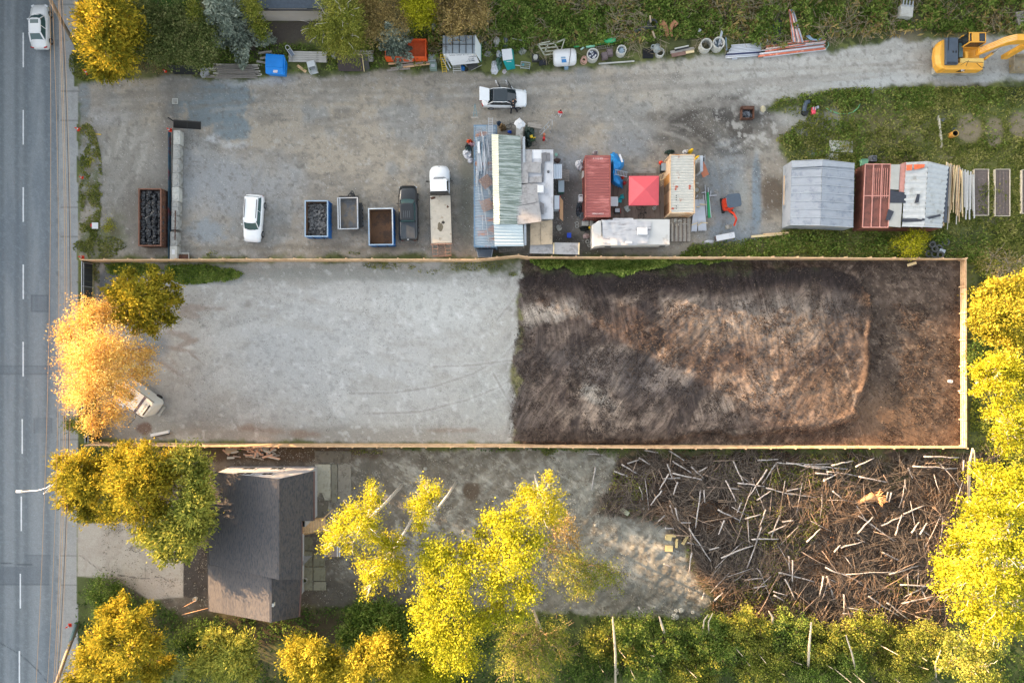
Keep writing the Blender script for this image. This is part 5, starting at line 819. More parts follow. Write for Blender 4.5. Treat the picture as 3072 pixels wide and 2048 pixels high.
  fs=[(idx[(i,j+1)],idx[(i+1,j+1)],idx[(i+1,j)],idx[(i,j)])for j in range(ny-1)for i in range(nx-1)if all(k in idx for k in((i,j),(i+1,j),(i+1,j+1),(i,j+1)))]
  return vs,fs
 vs,fs=drape([(1831,460),(1842,457),(1853,462),(1858,472),(1871,478),(1872,498),(1862,512),(1848,516),(1858,528),(1868,542),(1868,566),(1855,562),(1842,556),(1831,546)],.5,1.1,200);m.add(vs,fs);m.build('sheet',bt,t,smooth=True)
 m=MB();m.slab((-.1,.95,1.75),(.1,.95,1.75),(.38,.15,1.75),(.18,.1,1.75),.04);m.build('white_strip',WHITE,t)
 ladder('ladder','short aluminium ladder lying across the blue tarpaulin',TB(595,395),TB(752,430),1.9,1.5,.5,8,ALU)
 t=thing('canopy','square coral-red pop-up canopy over the timber deck','canopy',loc0(1932,572));o=Vector(t.location);cr=M('canopy_red',(222,92,100),.75,0,.04,2);pk_=W(1935.5,566.6,2.95)-o;cs=[W(1887,616,2.25)-o,W(1976,615,2.25)-o,W(1977,528,2.25)-o,W(1888,528,2.25)-o];m=MB()
 for i in range(4):a,b=cs[i],cs[(i+1)%4];m.add([a,b,pk_],[(0,1,2)]);m.quad(a+Vector((0,0,-.22)),b+Vector((0,0,-.22)),b,a)
 m.build('fabric',cr,t)
 for c in cs:m=MB();m.box((c.x*.96,c.y*.96,1.1),(.05,.05,2.2));m.build('leg',WHITE,t)
 dk=M('deck_wood',(128,114,104),.85,0,.14,2,bump=.3,c2=(104,92,84),amt=.4,s2=1.2,stretch=(3,.4,1));t=thing('timber_deck','weathered brown timber deck between the two containers','deck',loc0(1910,588));m=MB();(cx,cy),(w,l)=rect(1832,520,1992,656,.3);o=Vector(t.location)
 k=38
 for i in range(k):m.box((cx-o.x-w/2+(i+.5)*w/k,cy-o.y,.27),(w/k-.012,l+rnd.uniform(-.02,.02),.05))
 m.build('boards',dk,t);m=MB();m.box((cx-o.x,cy-o.y,.12),(w-.1,l-.1,.22));m.build('joist',WOOD,t);m=MB();(cx,cy),(w,l)=rect(1902,503,1970,519,.25)
 for i in range(12):m.box((cx-o.x-w/2+(i+.5)*w/12,cy-o.y,.2),(w/12-.01,l,.05))
 m.build('step_boards',WOOD,t)
 t=thing('timber_deck','smaller grey timber deck right of the caravan','deck',loc0(2041,690));m=MB();(cx,cy),(w,l)=rect(2012,655,2070,724,.4);o=Vector(t.location);pal=[WOOD,M('wood_light2',(182,174,160),.85,0,.15,3),dk]
 for i in range(14):m.box((cx-o.x-w/2+(i+.5)*w/14,cy-o.y,.37),(w/14-.012,l,.05),0,i*7%3)
 m.build('boards',pal,t);m=MB();m.box((cx-o.x,cy-o.y,.18),(w-.1,l-.1,.3));m.build('joist',WOOD,t);m=MB();m.box((cx-o.x+w/2+.02,cy-o.y,.44),(.06,l,.1));m.bar((cx-o.x-w*.45,cy-o.y+l*.22,.9),(cx-o.x+w*.3,cy-o.y+l*.22,.9),.06,.1);m.build('rail',WOOD,t)
 m=MB()
 for i in range(9):m.box((rnd.uniform(-.7,.5),rnd.uniform(-.25,.3),.1+rnd.uniform(0,.15)),(rnd.uniform(.1,.3),rnd.uniform(.08,.2),.12),rz=rnd.uniform(0,3))
 one(m,'scrap_heap','small heap of pale scraps on the smaller grey deck','heap',CONCL,(W(2038,668,.4).x,W(2038,668,.4).y,.38))
 t=thing('caravan','long white caravan with a crumpled white tarpaulin over its roof','caravan',loc0(1893,700));o=Vector(t.location);cw=M('caravan_white',(190,190,188),.5,0,.06,1,c2=(160,154,146),amt=.3,s2=.6)
 lo=[W(*TB(*q),.6)-o for q in((330,1010),(1280,965),(1285,1275),(1215,1315),(330,1325))];hi=[W(*TB(*q),2.65)-o for q in((395,995),(880,975),(1282,978),(1280,1298),(435,1308),(322,1328),(318,1045))]
 m=MB();hi_low=[Vector((q.x*.99,q.y*.97+.0,.55))for q in hi];m.loft([hi_low[::-1],[Vector((q.x,q.y,2.4))for q in hi][::-1],[Vector((q.x*.985,q.y*.96,2.65))for q in hi][::-1]]);m.build('body',cw,t)
 tarp=M('white_tarp',(182,182,185),.5,0,.1,2,bump=.3,c2=(112,108,112),amt=.38,s2=.9,stretch=(.35,2,1));pts=[TB(*q)for q in((430,985),(640,968),(860,975),(890,1000),(1045,1010),(1040,1130),(1015,1250),(990,1290),(700,1300),(440,1290))];vs,fs=drape(pts,2.72,0.001,240,40,18);fs2=fs
 vs=[(v[0],v[1],2.7+(v[2]-2.7)*.45)for v in vs];m=MB();m.add(vs,fs2);m.build('tarpaulin',tarp,t,smooth=True)
 m=MB();q=W(*TB(940,1130),2.9)-o;m.box((q.x,q.y,2.86),(1.1,.75,.2),t=(.92,.9));m.build('roof_box',WHITE,t,bevel=.05);m=MB();q=W(*TB(770,1268),2.85)-o;m.box((q.x,q.y,2.8),(.7,.25,.1));m.build('roof_lid',WHITE,t,bevel=.02)
 m=MB();a,b=W(*TB(430,1000),2.72)-o,W(*TB(436,1190),2.72)-o;m.tube([a,(a+b)/2+Vector((.02,0,0)),b],.035,6);m.build('strap',DKST,t);m=MB()
 for x0,x1 in((470,545),(1145,1215)):a,b=W(*TB(x0,1322),1.9)-o,W(*TB(x1,1322),1.9)-o;m.box(((a.x+b.x)/2,a.y*.985,1.9),(b.x-a.x,.05,.5))
 m.build('side_window',GLASS,t)
 for x in(-1.0,0,3):pass
 m=MB();m.tube([(-.5,-1.3,.34),(-.5,-1.5,.34)],.34,14);m.tube([(.4,-1.3,.34),(.4,-1.5,.34)],.34,14);m.build('wheel',RUB,t);m=MB();m.bar((-4.1,.0,.5),(-4.9,.1,.45),.1,.1);m.build('drawbar',DKST,t)
 t=thing('table','white table beside the red container on the deck','table',(W(1842,606,.8).x,W(1842,606,.8).y,0));m=MB();m.box((0,0,1.02),(.78,.98,.06));m.build('top',WHITE,t,bevel=.02);
 for a in(-.33,.33):
  for b in(-.42,.42):m=MB();m.box((a,b,.65),(.05,.05,.72));m.build('leg',GALV,t)
 for lb,x,y in(('upper turquoise plastic chair on the deck',1866,592),('lower turquoise plastic chair on the deck',1859,603)):
  q=W(x,y,.6);t=thing('plastic_chair',lb,'chair',(q.x,q.y,.3),.4 if 'upper' in lb else 0);cm_=M('turquoise',(22,166,176),.5);m=MB();m.box((0,0,.42),(.38,.38,.04));m.build('seat',cm_,t,bevel=.01);m=MB();m.box((0,.2,.62),(.36,.04,.36));m.build('backrest',cm_,t,bevel=.01)
  for a in(-.15,.15):
   for b in(-.15,.15):m=MB();m.box((a,b,.2),(.03,.03,.42));m.build('leg',cm_,t)
 t=thing('cooler','dark cooler box with a pale lid at the lower end of the red container','cooler',loc0(1849,636));m=MB();m.box((0,0,.5),(.6,.5,.4));m.build('tub',DKST,t,bevel=.03);m=MB();m.box((-.02,.02,.73),(.5,.4,.06));m.build('lid',GALV,t,bevel=.02);m=MB();m.box((.33,0,.5),(.03,.5,.3));m.build('handle',REDP,t)
 t=thing('box','crumpled pale grey box near the red canopy corner on the deck','box',loc0(1877,628),.5);m=MB();m.box((0,0,.45),(.4,.46,.3));m.build('carton',M('pale_box',(168,176,174),.8,0,.1,3),t);m=MB();m.slab((-.2,-.23,.61),(.2,-.23,.61),(.24,-.4,.68),(-.2,-.42,.7),.01);m.build('flap',MC['pale_box'],t)
 t=thing('bicycle','bicycle lying on the deck below the red canopy','bicycle',(*tuple(W(1912,637,.4))[:2],.3),R(10));bike(t,1.1)
 t=thing('fire_bowl','round white pot at the lower right of the red canopy','pot',(*tuple(W(1962,625,.4))[:2],.3));m=MB();m.ring((0,0,0),.2,.15,.3,18,0,.8);m.build('bowl',CONCL,t);m=MB();m.cyl((0,0,.2),.15,.02,14);m.build('ash',CONC,t)
 t=thing('heater','red gas heater on the deck beside the blue tarpaulin','heater',(*tuple(W(1874,549,.6))[:2],.3));m=MB();m.tube([(0,0,0),(0,0,.1),(0,0,.5),(0,0,.6)],[.14,.16,.16,.08],12);m.build('bottle',REDP,t,smooth=True);m=MB();m.cyl((0,0,.58),.05,.12,8);m.build('valve',DKST,t)
 heap('heap','orange bag beside the red gas heater','bag',1866,535,.22,.22,.5,ORNG,31);heap('ball','orange-red ball at the top left of the white container','ball',1982,489,.22,.22,.45,ORNG,32,.03)
 t=thing('wheelie_bin','grey lidded bin between the deck and the white container','bin',loc0(1985,509));m=MB();m.box((0,0,.5),(.46,.66,.95),t=(1.1,1.1));m.build('tub',M('bin_dark',(50,66,70),.6),t,bevel=.03);m=MB();m.box((0,0,1.0),(.54,.82,.08),t=(.94,.94));m.build('lid',M('lid_grey',(140,152,160),.6),t,bevel=.02)
 ladder('ladder','short wooden steps against the white container wall',TB(1150,470),TB(1225,435),.6,1.4,.5,4,WOODY)
 ladder('trellis','thin pale wooden frame at the wall of the white container',TB(1180,570),TB(1180,490),.5,1.5,.25,4,WOODY)
 for lb,x,y,rx,ry,h,mt,sd in(('green and white tent bag left of the red container',1739,496,.45,.55,.5,wb,41),('dark twisted scrap heap along the left of the red container',1737,630,.3,.8,.35,M('scrap_dark',(58,64,72),.5,.3,.5,5,c2=(120,130,136),amt=.3,s2=5),42),('grey scrap bag below the white box left of the red container',1745,648,.3,.4,.4,M('scrap_grey',(108,118,122),.5,.2,.4,4),43),('black tarpaulin heap between red container and caravan',1757,686,.7,.28,.5,M('tarp_black',(34,40,36),.6,0,.2,4),44),('white cloth on top of the red container end',1783,464,.3,.14,1.2,wb,45),('dark green heap above the white container',2008,458,.5,.28,.6,L_TARP,46),('white round bag above the white container',2054,458,.22,.22,.8,wb,47),('pale pink rag heap below the black tarpaulin',1759,708,.35,.3,.3,M('pink_rag',(196,170,164),.8,0,.2,5),48)):
  heap('heap',lb,'heap',x,y,rx,ry,h,mt,sd)
 for lb,x,y in(('yellow ball at the end of the black tarpaulin heap',1768,685),('yellow drum at the top end of the white container',2069,457),('yellow helmet at the top right corner of the white container',2087,478)):heap('ball',lb,'ball',x,y,.2,.2,1.2 if 'tarp' not in lb else.8,YELP,5,.04)
 boardlike('loose_board','pale panel leaning on the red container below the tent bag','panel',[TB(190,385),TB(216,380),TB(214,455),TB(184,482)][::-1],1.0,.03,CONCL);t=thing('appliance','small white appliance left of the red container','appliance',loc0(1740,599));m=MB();m.box((0,0,.4),(.46,.76,.8));m.build('case',WHITE,t,bevel=.06);m=MB();m.box((0,.2,.81),(.3,.1,.02));m.build('control_panel',DKST,t)
 for i,(x,y,r_)in enumerate(((1731,670,.16),(1731,679,.17),(1762,725,.17),(1774,729,.15),(1767,737,.13))):m=MB();m.torus((0,0,.06),r_,.035,16,6);one(m,'hose_coil',['upper pale ring by the red container corner','lower pale ring by the red container corner','ring with blue cord beside the caravan','pale ring touching the caravan front','lowest pale ring beside the caravan front'][i],'ring',CONCL,loc0(x,y),0,'rings lying left of the caravan',True)
 for i,(a,b,c_,d)in enumerate(((190,1000,275,1060),(285,1000,330,1075))):(cx,cy),(w,l)=rect(*TB(a,b),*TB(c_,d),.5);m=MB();m.box((0,0,.25),(w,l,.5));m.box((0,0,.51),(w*.9,l*.9,.03));one(m,'carton',['wide grey carton between red container and caravan','pale square carton between red container and caravan'][i],'box',CONCL,(cx,cy,0),0,None,False,.02)
 G='white pipes bundled beside the white container'
 for bx,by,tx,ty,n,w in((2090,600,2082,694,7,17),(2103,600,2107,692,10,25)):
  for k_ in range(2):
   for i in range(n):u=(i+.5)/n-.5;pipe('white pipe in the bundles beside the white container',G,(bx+u*w*.8,by+rnd.uniform(-3,3)),(tx+u*w,ty+rnd.uniform(-1,1)),.055,.3+k_*.11,PVCW)
 t=thing('pipe_rack','timber bearers under the white pipe bundles','rack',loc0(2098,650));m=MB();o=Vector(t.location)
 for a,b in(((1610,828),(1650,828)),((1545,1055),(1620,1025)),((1620,1060),(1680,1020)),((1660,1022),(1745,1028)),((1650,795),(1735,800))):m.bar(W(*TB(*a),.56)-o,W(*TB(*b),.56)-o,.07,.07)
 m.build('strap',WOODY,t)
 for i,(a,b,r_,mt,lb)in enumerate((((1712,560),(1735,940),.05,PVCW,'long white pipe left of the green pipes'),((1750,590),(1790,960),.05,PVCW,'long white pipe right of the green pipes'),((1741,650),(1758,965),.075,PVCG,'left one of two green pipes beside the white bundles'),((1752,650),(1774,960),.075,PVCG,'right one of two green pipes beside the white bundles'),((1785,630),(1780,700),.05,PVCW,'short upright-looking white pipe stub'),((1765,690),(1858,685),.055,PVCW,'short white pipe lying crosswise'),((1668,655),(1715,645),.05,PVCW,'short white pipe left of the green pipes'),((1600,720),(1622,680),.06,PVCW,'bent white pipe at the top of the pipe bundles'),((1690,680),(1692,760),.05,PVCW,'white pipe end between bundle and green pipes'))):pipe(lb,None,TB(*a),TB(*b),r_,.12+.07*(i%2),mt)
 t=thing('ring_table','olive metal ring against the right wall of the white container','ring',loc0(2087,573));m=MB();m.torus((0,0,.5),.28,.04,20,6);m.build('hoop',M('olive_metal',(130,118,86),.6,.2),t,smooth=True);m=MB();m.cyl((0,0,.1),.24,.38,16);m.build('drum',CONC,t);m=MB();m.box((0,.7,.5),(.3,.14,.1));m.build('cap',CONCL,t)
 boardlike('loose_board','salmon-red board leaning right of the white container','board',[(2094,493),(2112,485),(2127,523),(2109,533)][::-1],.9,.05,PLYO)
 t=thing('scaffold_frame','thin metal frame with dark mesh behind the salmon-red board','frame',loc0(2104,480));m=MB();o=Vector(t.location)
 for a,b in(((1622,240),(1712,205)),((1712,185),(1712,300)),((1625,245),(1640,290)),((1580,262),(1622,262))):m.bar(W(*TB(*a),1.3)-o,W(*TB(*b),1.3)-o,.04,.04)
 m.build('tubes',GALV,t);m=MB();m.slab(*[W(*TB(*q),1.2)-o for q in((1630,245),(1705,215),(1705,262),(1640,290))][::-1],.02);m.build('mesh',DKST,t)
 t=thing('glazed_frame','tall narrow pale glazed panel leaning on the white container right wall','panel',loc0(2089,505));m=MB();m.box((0,0,.9),(.3,1.6,1.8));m.build('frame',M('pale_frame',(176,184,192),.5),t);m=MB();m.box((.16,0,.95),(.02,1.3,1.4));m.build('glass',GLASSG,t)
 t=thing('long_box','long white lidded box lying on the gravel below the mini digger','box',loc0(2172,712),R(11));m=MB();m.box((0,0,.25),(1.95,.6,.5));m.build('carcass',WHITE,t,bevel=.02);m=MB();m.ring((.55,.05,.5),.17,.14,.012,16);m.build('logo_ring',GALV,t);m=MB();m.box((-1.0,0,.25),(.06,.5,.3));m.build('end_plate',BRNP,t)
 heap('bag','white sack left of the long white box','sack',2128,725,.5,.2,.3,wb,61,.12)
sheds()
# ---------------------------------------------------------------- greenhouses, beds, house, logs, verge clutter
def film(t,P,mat,name,rows,amp=.05,seed=1):
 a,b,c,d=P;nx,ny=26,50;vs=[];n=None
 for j in range(ny+1):
  for i in range(nx+1):
   u,v=i/nx,j/ny;p=a.lerp(b,u).lerp(d.lerp(c,u),v);vs.append(p)
 X=np.array([v.x for v in vs]);Y=np.array([v.y for v in vs]);w=(fbm(X,Y,1.2,seed,5,55,3)-.5)*amp*2-amp*.6*np.abs(np.sin(np.pi*rows*np.repeat(np.arange(ny+1)/ny,nx+1)))**.5
 vs=[(v.x,v.y,v.z+float(w[i]))for i,v in enumerate(vs)];fs=[(j*(nx+1)+i,j*(nx+1)+i+1,(j+1)*(nx+1)+i+1,(j+1)*(nx+1)+i)for j in range(ny)for i in range(nx)]
 m=MB();m.add(vs,fs);return m.build(name,mat,t,smooth=True)
def greenhouses():
 t=thing('greenhouse','greenhouse wrapped in wrinkled translucent grey plastic film','greenhouse',loc0(2465,580));o=Vector(t.location);fm=M('grey_film',(152,158,167),.4,0,.08,1.5,spec=.6,bump=.4,c2=(126,134,146),amt=.4,s2=.9)
 E0=[W(*TG(*q),2.0)-o for q in((470,602),(460,1118))];E1=[W(*TG(*q),2.0)-o for q in((980,622),(970,1137))];RG=[W(*TG(*q),2.75)-o for q in((722,592),(705,1122))]
 film(t,(E0[1],RG[1],RG[0],E0[0]),fm,'left_film',6,.07,301);film(t,(RG[1],E1[1],E1[0],RG[0]),fm,'right_film',6,.04,305);m=MB()
 for a,b in((E0[0],E0[1]),(E1[1],E1[0])):m.quad(Vector((a.x,a.y,.05)),Vector((b.x,b.y,.05)),b,a)
 for a,b,c in((E0[0],E1[0],RG[0]),(E1[1],E0[1],RG[1])):m.add([(a.x,a.y,.05),(b.x,b.y,.05),b,c,a],[(0,1,2,3,4)])
 m.build('wall_film',fm,t);m=MB()
 for i in range(9):f=i/8;m.bar(E0[0].lerp(E0[1],f)+Vector((0,0,.03)),RG[0].lerp(RG[1],f)+Vector((0,0,.03)),.05,.05);m.bar(RG[0].lerp(RG[1],f)+Vector((0,0,.03)),E1[0].lerp(E1[1],f)+Vector((0,0,.03)),.05,.05)
 m.build('hoop',M('hoop_pale',(176,182,190),.5),t);m=MB();m.slab(W(*TG(472,655),2.3)-o,W(*TG(720,642),2.85)-o,W(*TG(722,596),2.85)-o,W(*TG(470,606),2.1)-o,.02);m.slab(W(*TG(722,642),2.85)-o,W(*TG(980,660),2.1)-o,W(*TG(980,624),2.1)-o,W(*TG(724,596),2.85)-o,.02);m.build('end_strip',M('film_strip',(160,166,174),.4),t)
 t=thing('greenhouse','half-stripped greenhouse with rusty red glazing bars and pale roof sheets','greenhouse',loc0(2710,590));o=Vector(t.location);rg=M('red_glazing',(120,74,64),.6,0,.2,3,c2=(92,58,50),amt=.5,s2=1.5);rb=M('red_bar',(196,140,128),.6,0,.12,4)
 P=lambda x,y,z:W(*TG(x,y),z)-o
 m=MB();m.slab(P(1045,1138,2.0),P(1255,1138,2.35),P(1272,628,2.35),P(1066,628,2.0),.03);m.build('left_glazing',rg,t);m=MB()
 for i in range(4):a,b=P(1046+i*69,1138,2.06+i*.12),P(1068+i*68,628,2.06+i*.12);m.bar(a,b,.09,.05)
 for j in range(3):a,b=P(1066-j*10.5,628+j*255,2.08),P(1272-j*8.5,628+j*255,2.43);m.bar(a,b,.1,.05)
 for i in range(8):a,b=P(1120+i*17,900,2.2+i*.03),P(1130+i*17,660,2.2+i*.03);m.bar(a,b,.03,.04)
 m.build('glazing_bar',rb,t);pm=M('pale_poly',(172,172,166),.55,0,.08,2,c2=(170,172,170),amt=.3);m=MB();m.slab(P(1262,830,2.44),P(1338,835,2.44),P(1350,630,2.44),P(1274,630,2.44),.02);m.slab(P(1252,1130,2.44),P(1352,1138,2.44),P(1368,925,2.44),P(1268,935,2.44),.02);m.build('pale_panel',pm,t)
 m=MB();m.slab(P(1340,860,2.38),P(1395,860,2.38),P(1400,610,2.38),P(1350,628,2.38),.03);m.build('red_panel',rb,t)
 m=MB();m.slab(P(1268,940,2.5),P(1395,940,2.5),P(1400,860,2.5),P(1270,835,2.5),.03);m.slab(P(1232,1080,2.5),P(1268,1080,2.5),P(1300,1010,2.5),P(1255,990,2.5),.03);m.slab(P(1362,1095,2.6),P(1520,1090,2.9),P(1560,1065,2.9),P(1365,1068,2.6),.02);m.slab(P(1530,1085,2.95),P(1680,1048,2.75),P(1675,1030,2.75),P(1530,1065,2.95),.02);m.slab(P(1465,945,2.85),P(1500,935,2.87),P(1510,870,2.88),P(1488,868,2.86),.02);m.build('torn_black_sheet',M('torn_black',(52,56,66),.6,0,.3,4),t)
 gl=M('pale_corr',(180,184,186),.4,.1,.1,2,c2=(150,150,146),amt=.3,s2=.8);m=MB();m.corr(P(1365,1132,2.45),P(1398,612,2.45),P(1575,602,2.95),P(1545,1135,2.95),.55,.05);m.build('left_slope',gl,t);m=MB();m.corr(P(1545,1135,2.95),P(1575,602,2.95),P(1742,640,2.35),P(1690,1142,2.35),.5,.05);m.build('right_slope',gl,t)
 m=MB();m.slab(P(1400,680,2.72),P(1445,676,2.84),P(1448,630,2.84),P(1400,634,2.72),.01);m.slab(P(1462,672,2.86),P(1545,655,3.02),P(1550,628,3.02),P(1462,630,2.86),.01);m.build('orange_stain',M('orange_stain',(212,104,64),.6,0,.2,3),t)
 m=MB();m.slab(P(1700,1100,2.2),P(1728,1100,2.2),P(1750,650,2.2),P(1728,650,2.2),.04);m.build('side_frame',M('side_dark',(74,80,90),.6,0,.3,3),t)
 m=MB();A=[P(1050,1140,2),P(1070,625,2),P(1740,640,2),P(1690,1145,2)]
 for a,b in((A[0],A[1]),(A[2],A[3]),(A[3],A[0]),(A[1],A[2])):m.quad(Vector((a.x,a.y,.05)),Vector((b.x,b.y,.05)),b,a)
 m.build('wall',rg,t)
 G='pale poles and boards stacked right of the stripped greenhouse'
 for i in range(30):x=2838+i*1.7+rnd.uniform(-2,2);y0=487+rnd.uniform(-4,8)+i*.6;L_=rnd.uniform(90,200)if i<24 else rnd.uniform(120,150);plank('pale timber pole in the loose stack right of the stripped greenhouse',G,(x,y0),(x+rnd.uniform(-12,3)-(i<14)*6,y0+L_),rnd.uniform(.06,.11),.06,.5+rnd.uniform(0,.4),(WOODY,WOODN,M('grey_lumber',(190,184,172),.8,0,.12,4))[i%3],'pole','pole')
 for i in range(9):x=2887+i*4.2;y0=501+rnd.uniform(0,30);plank('grey-white board left of the planting beds','grey-white boards beside the planting beds',(x,y0),(x+rnd.uniform(-5,6),y0+rnd.uniform(100,145)),.14,.04,.35+rnd.uniform(0,.2),M('white_lumber',(196,194,190),.8,0,.12,4),'board','board')
 for i in range(5):plank('board leaning along the left wall of the film greenhouse','boards along the left wall of the film greenhouse',(2353+i*3.6,527+(i%3)*18),(2352+i*3.6,615+(i%2)*40),.13,.04,.5+.05*i,(WOODN,WOOD,WOODY)[i%3],'board','board')
 plank('long pale beam at the lower edge of the grey gravel',None,(2254,710),(2365,701),.22,.15,.12,WOODY,'beam','beam');plank('shorter pale beam resting against the long one',None,(2290,703),(2365,698),.16,.15,.2,WOODN,'beam','beam')
 sm=M('bed_soil',(104,94,90),.95,0,.25,6,bump=.5,c2=(140,128,118),amt=.2,s2=6)
 for i,(x0,y0,x1,y1,lb)in enumerate(((2923,508,2966,646,'raised bed of plain brown soil nearest the board stack'),(2986,508,3030,648,'raised bed with four sown furrows'),(3066,510,3110,640,'raised bed cut by the right edge of the picture'))):
  (cx,cy),(w,l)=rect(x0,y0,x1,y1,.3);t=thing('raised_bed',lb,'raised bed',(cx,cy,0),0,'raised planting beds');m=MB()
  for s_ in(-1,1):m.box((s_*w/2,0,.16),(.05,l,.34));m.box((0,s_*l/2,.16),(w-.05,.05,.33))
  m.build('frame',M('bed_frame',(200,190,172),.8,0,.12,4),t);m=MB();m.box((0,0,.12),(w-.06,l-.06,.22))
  if i==1:
   for k_ in range(4):m.box((-w*.36+k_*w*.24,0,.24),(w*.13,l-.3,.08),t=(.5,.98))
  m.build('soil',sm,t)
 for lb,pts,mt in(('pale concrete slab with a row of bolt holes in the grass',[(2489,421),(2558,424),(2558,457),(2489,455)],CONCL),('smaller pale concrete slab touching the top of the film greenhouse',[(2478,458),(2514,462),(2512,486),(2478,482)],CONCL)):
  P_=[W(*q,.12)for q in pts];c=sum(P_,Vector())/4;t=thing('concrete_slab',lb,'slab',(c.x,c.y,0));m=MB();m.slab(*[q-Vector((c.x,c.y,0))for q in P_][::-1],.12);m.build('slab',mt,t)
  if 'holes' in lb:
   m=MB()
   for i in range(9):m.cyl((-1.0+(i%5)*.42+.1*(i>4),-.1-.3*(i>4)+.1,.118),.06,.012,8)
   m.build('bolt_hole',BPL,t)
 t=thing('crate','pale green crate between the two greenhouses','crate',loc0(2586,491));m=MB()
 for s_ in(-1,1):m.box((s_*.3,0,.3),(.04,.64,.55));m.box((0,s_*.32,.3),(.56,.04,.55))
 m.box((0,0,.05),(.56,.6,.04));m.build('box',M('green_crate',(112,164,132),.7,0,.1,3),t);m=MB();m.box((0,0,.5),(.54,.58,.03));m.build('lid',MC['green_crate'],t)
 t=thing('bin','dark grey square bin in the grass behind the stripped greenhouse','bin',loc0(2612,480));m=MB();m.box((0,0,.3),(.6,.6,.6),t=(1.08,1.08));m.build('tub',M('bin_grey',(96,100,104),.7,0,.15,4),t,bevel=.04);m=MB();m.ring((0,0,.6),.22,.17,.05,16);m.build('lid_ring',DKST,t)
 t=thing('bucket','small white bucket between the greenhouses','bucket',loc0(2580,520));m=MB();m.ring((0,0,0),.17,.15,.32,16,0,.85);m.build('pail',WHITE,t);m=MB();m.cyl((0,0,.25),.14,.02,12);m.build('contents',CONC,t)
 plank('pale square beam lying upright in the meadow',None,(2815,348),(2825,443),.2,.18,.12,M('pale_beam',(186,180,162),.8,0,.12,4),'beam','beam')
 t=thing('barrel','orange-rimmed burn barrel in the meadow','barrel',loc0(2850,408));m=MB();m.ring((0,0,0),.32,.28,.8,20,0,.95,1);m.cyl((0,0,.02),.26,.03,14,mi=1);m.build('drum',[M('barrel_orange',(196,140,64),.7,.1,.3,3),BPL],t);m=MB();m.torus((0,0,.8),.31,.03,20,6);m.build('rim',M('barrel_rim',(206,160,80),.6),t)
 m=MB();m.cyl((0,0,.02),.28,.04,18);m.ring((0,0,.04),.28,.24,.03,18);one(m,'round_plate','blue-grey lid lying beside the burn barrel','lid',M('lid_slate',(88,98,116),.6),loc0(2862,391));heap('bag','small blue-grey bag beside the upright pale beam','bag',2828,360,.24,.18,.2,M('slate_bag',(104,112,130),.7),71)
 m=MB();m.tube([W(*q,.06)for q in((2476,323),(2492,333),(2515,341),(2540,342),(2560,336),(2573,325),(2580,312))],.05,8);one(m,'hose','pale green hose lying in an arc in the meadow','hose',M('hose_green',(120,190,140),.5),smooth=True)
 t=thing('drain_hose','thick black curved duct in the weeds left of the pink machine','duct',loc0(2415,325));o=Vector(t.location);m=MB();m.tube([W(*q,.25)-o for q in((2428,305),(2418,307),(2414,320),(2412,335))],.22,10);m.build('duct',EXG,t,smooth=True);m=MB();m.cyl((-.1,-.5,0),.34,.3,14);m.build('coupling',BPL,t)
 t=thing('garden_machine','pink-red garden machine in the meadow edge','machine',loc0(2437,333));pm_=M('pink_red',(216,76,96),.6,0,.15,4);m=MB();m.box((0,-.1,.25),(.42,.8,.35),t=(.8,.8));m.build('housing',pm_,t,bevel=.05);m=MB();m.box((-.1,.1,.46),(.08,.3,.06));m.box((.12,.1,.46),(.08,.3,.06));m.build('grip',GALV,t);m=MB();m.box((.4,.25,.3),(.2,.25,.2));m.build('motor',GALV,t)
 t=thing('fire_pit','rusty open fire box full of ash on the scorched ground','fire pit',loc0(2238,343));m=MB()
 m.box((0,.5,.35),(1.3,.3,.5));m.box((-.62,-.1,.3),(.06,1.1,.6));m.box((.62,-.1,.3),(.06,1.1,.6));m.box((0,-.62,.3),(1.2,.06,.6));m.build('box',RUST,t);m=MB();m.blob((0,-.1,.15),(.55,.45,.2),12,6,.3,0,3);m.build('ash',M('ash',(120,126,134),.9,0,.4,8,c2=(40,40,42),amt=.5,s2=5),t)
 heap('stone','smooth tan stone beside the rusty fire box','stone',2289,328,.3,.36,.25,M('tan_stone',(186,178,150),.8),72,.08);heap('cap','tiny red cap at the edge of the track','cap',2549,274,.1,.12,.12,REDP,73)
 for i,(x,y,r_)in enumerate(((2803,733,.3),(2812,746,.33),(2797,748,.3),(2784,762,.3),(2799,764,.33),(2814,766,.3),(2834,727,.34),(2688,748,.26),(2790,735,.28))):
  lb=['highest tyre of the heap','tyre at the right middle of the heap','tyre in the centre of the heap','tyre at the lower left of the heap','tyre at the bottom of the heap','lowest right tyre of the heap','single tyre standing clear at the upper right of the heap','half-hidden tyre far left of the heap under the yellow-green bush','upper left tyre of the heap'][i]
  m=MB();m.torus((0,0,.12+.12*(i%3)),r_,.1,20,8,rx=rnd.uniform(-.15,.15));one(m,'tyre',lb+' above the fence','tyre',M('old_tyre',(92,94,92),.9,0,.25,5),loc0(x,y),0,'old tyres dumped above the fence',True)
 boardlike('sheet','bent pale sheet beside the tyre heap','sheet',[(2820,745),(2838,750),(2834,760),(2818,756)][::-1],.35,.03,GALV)
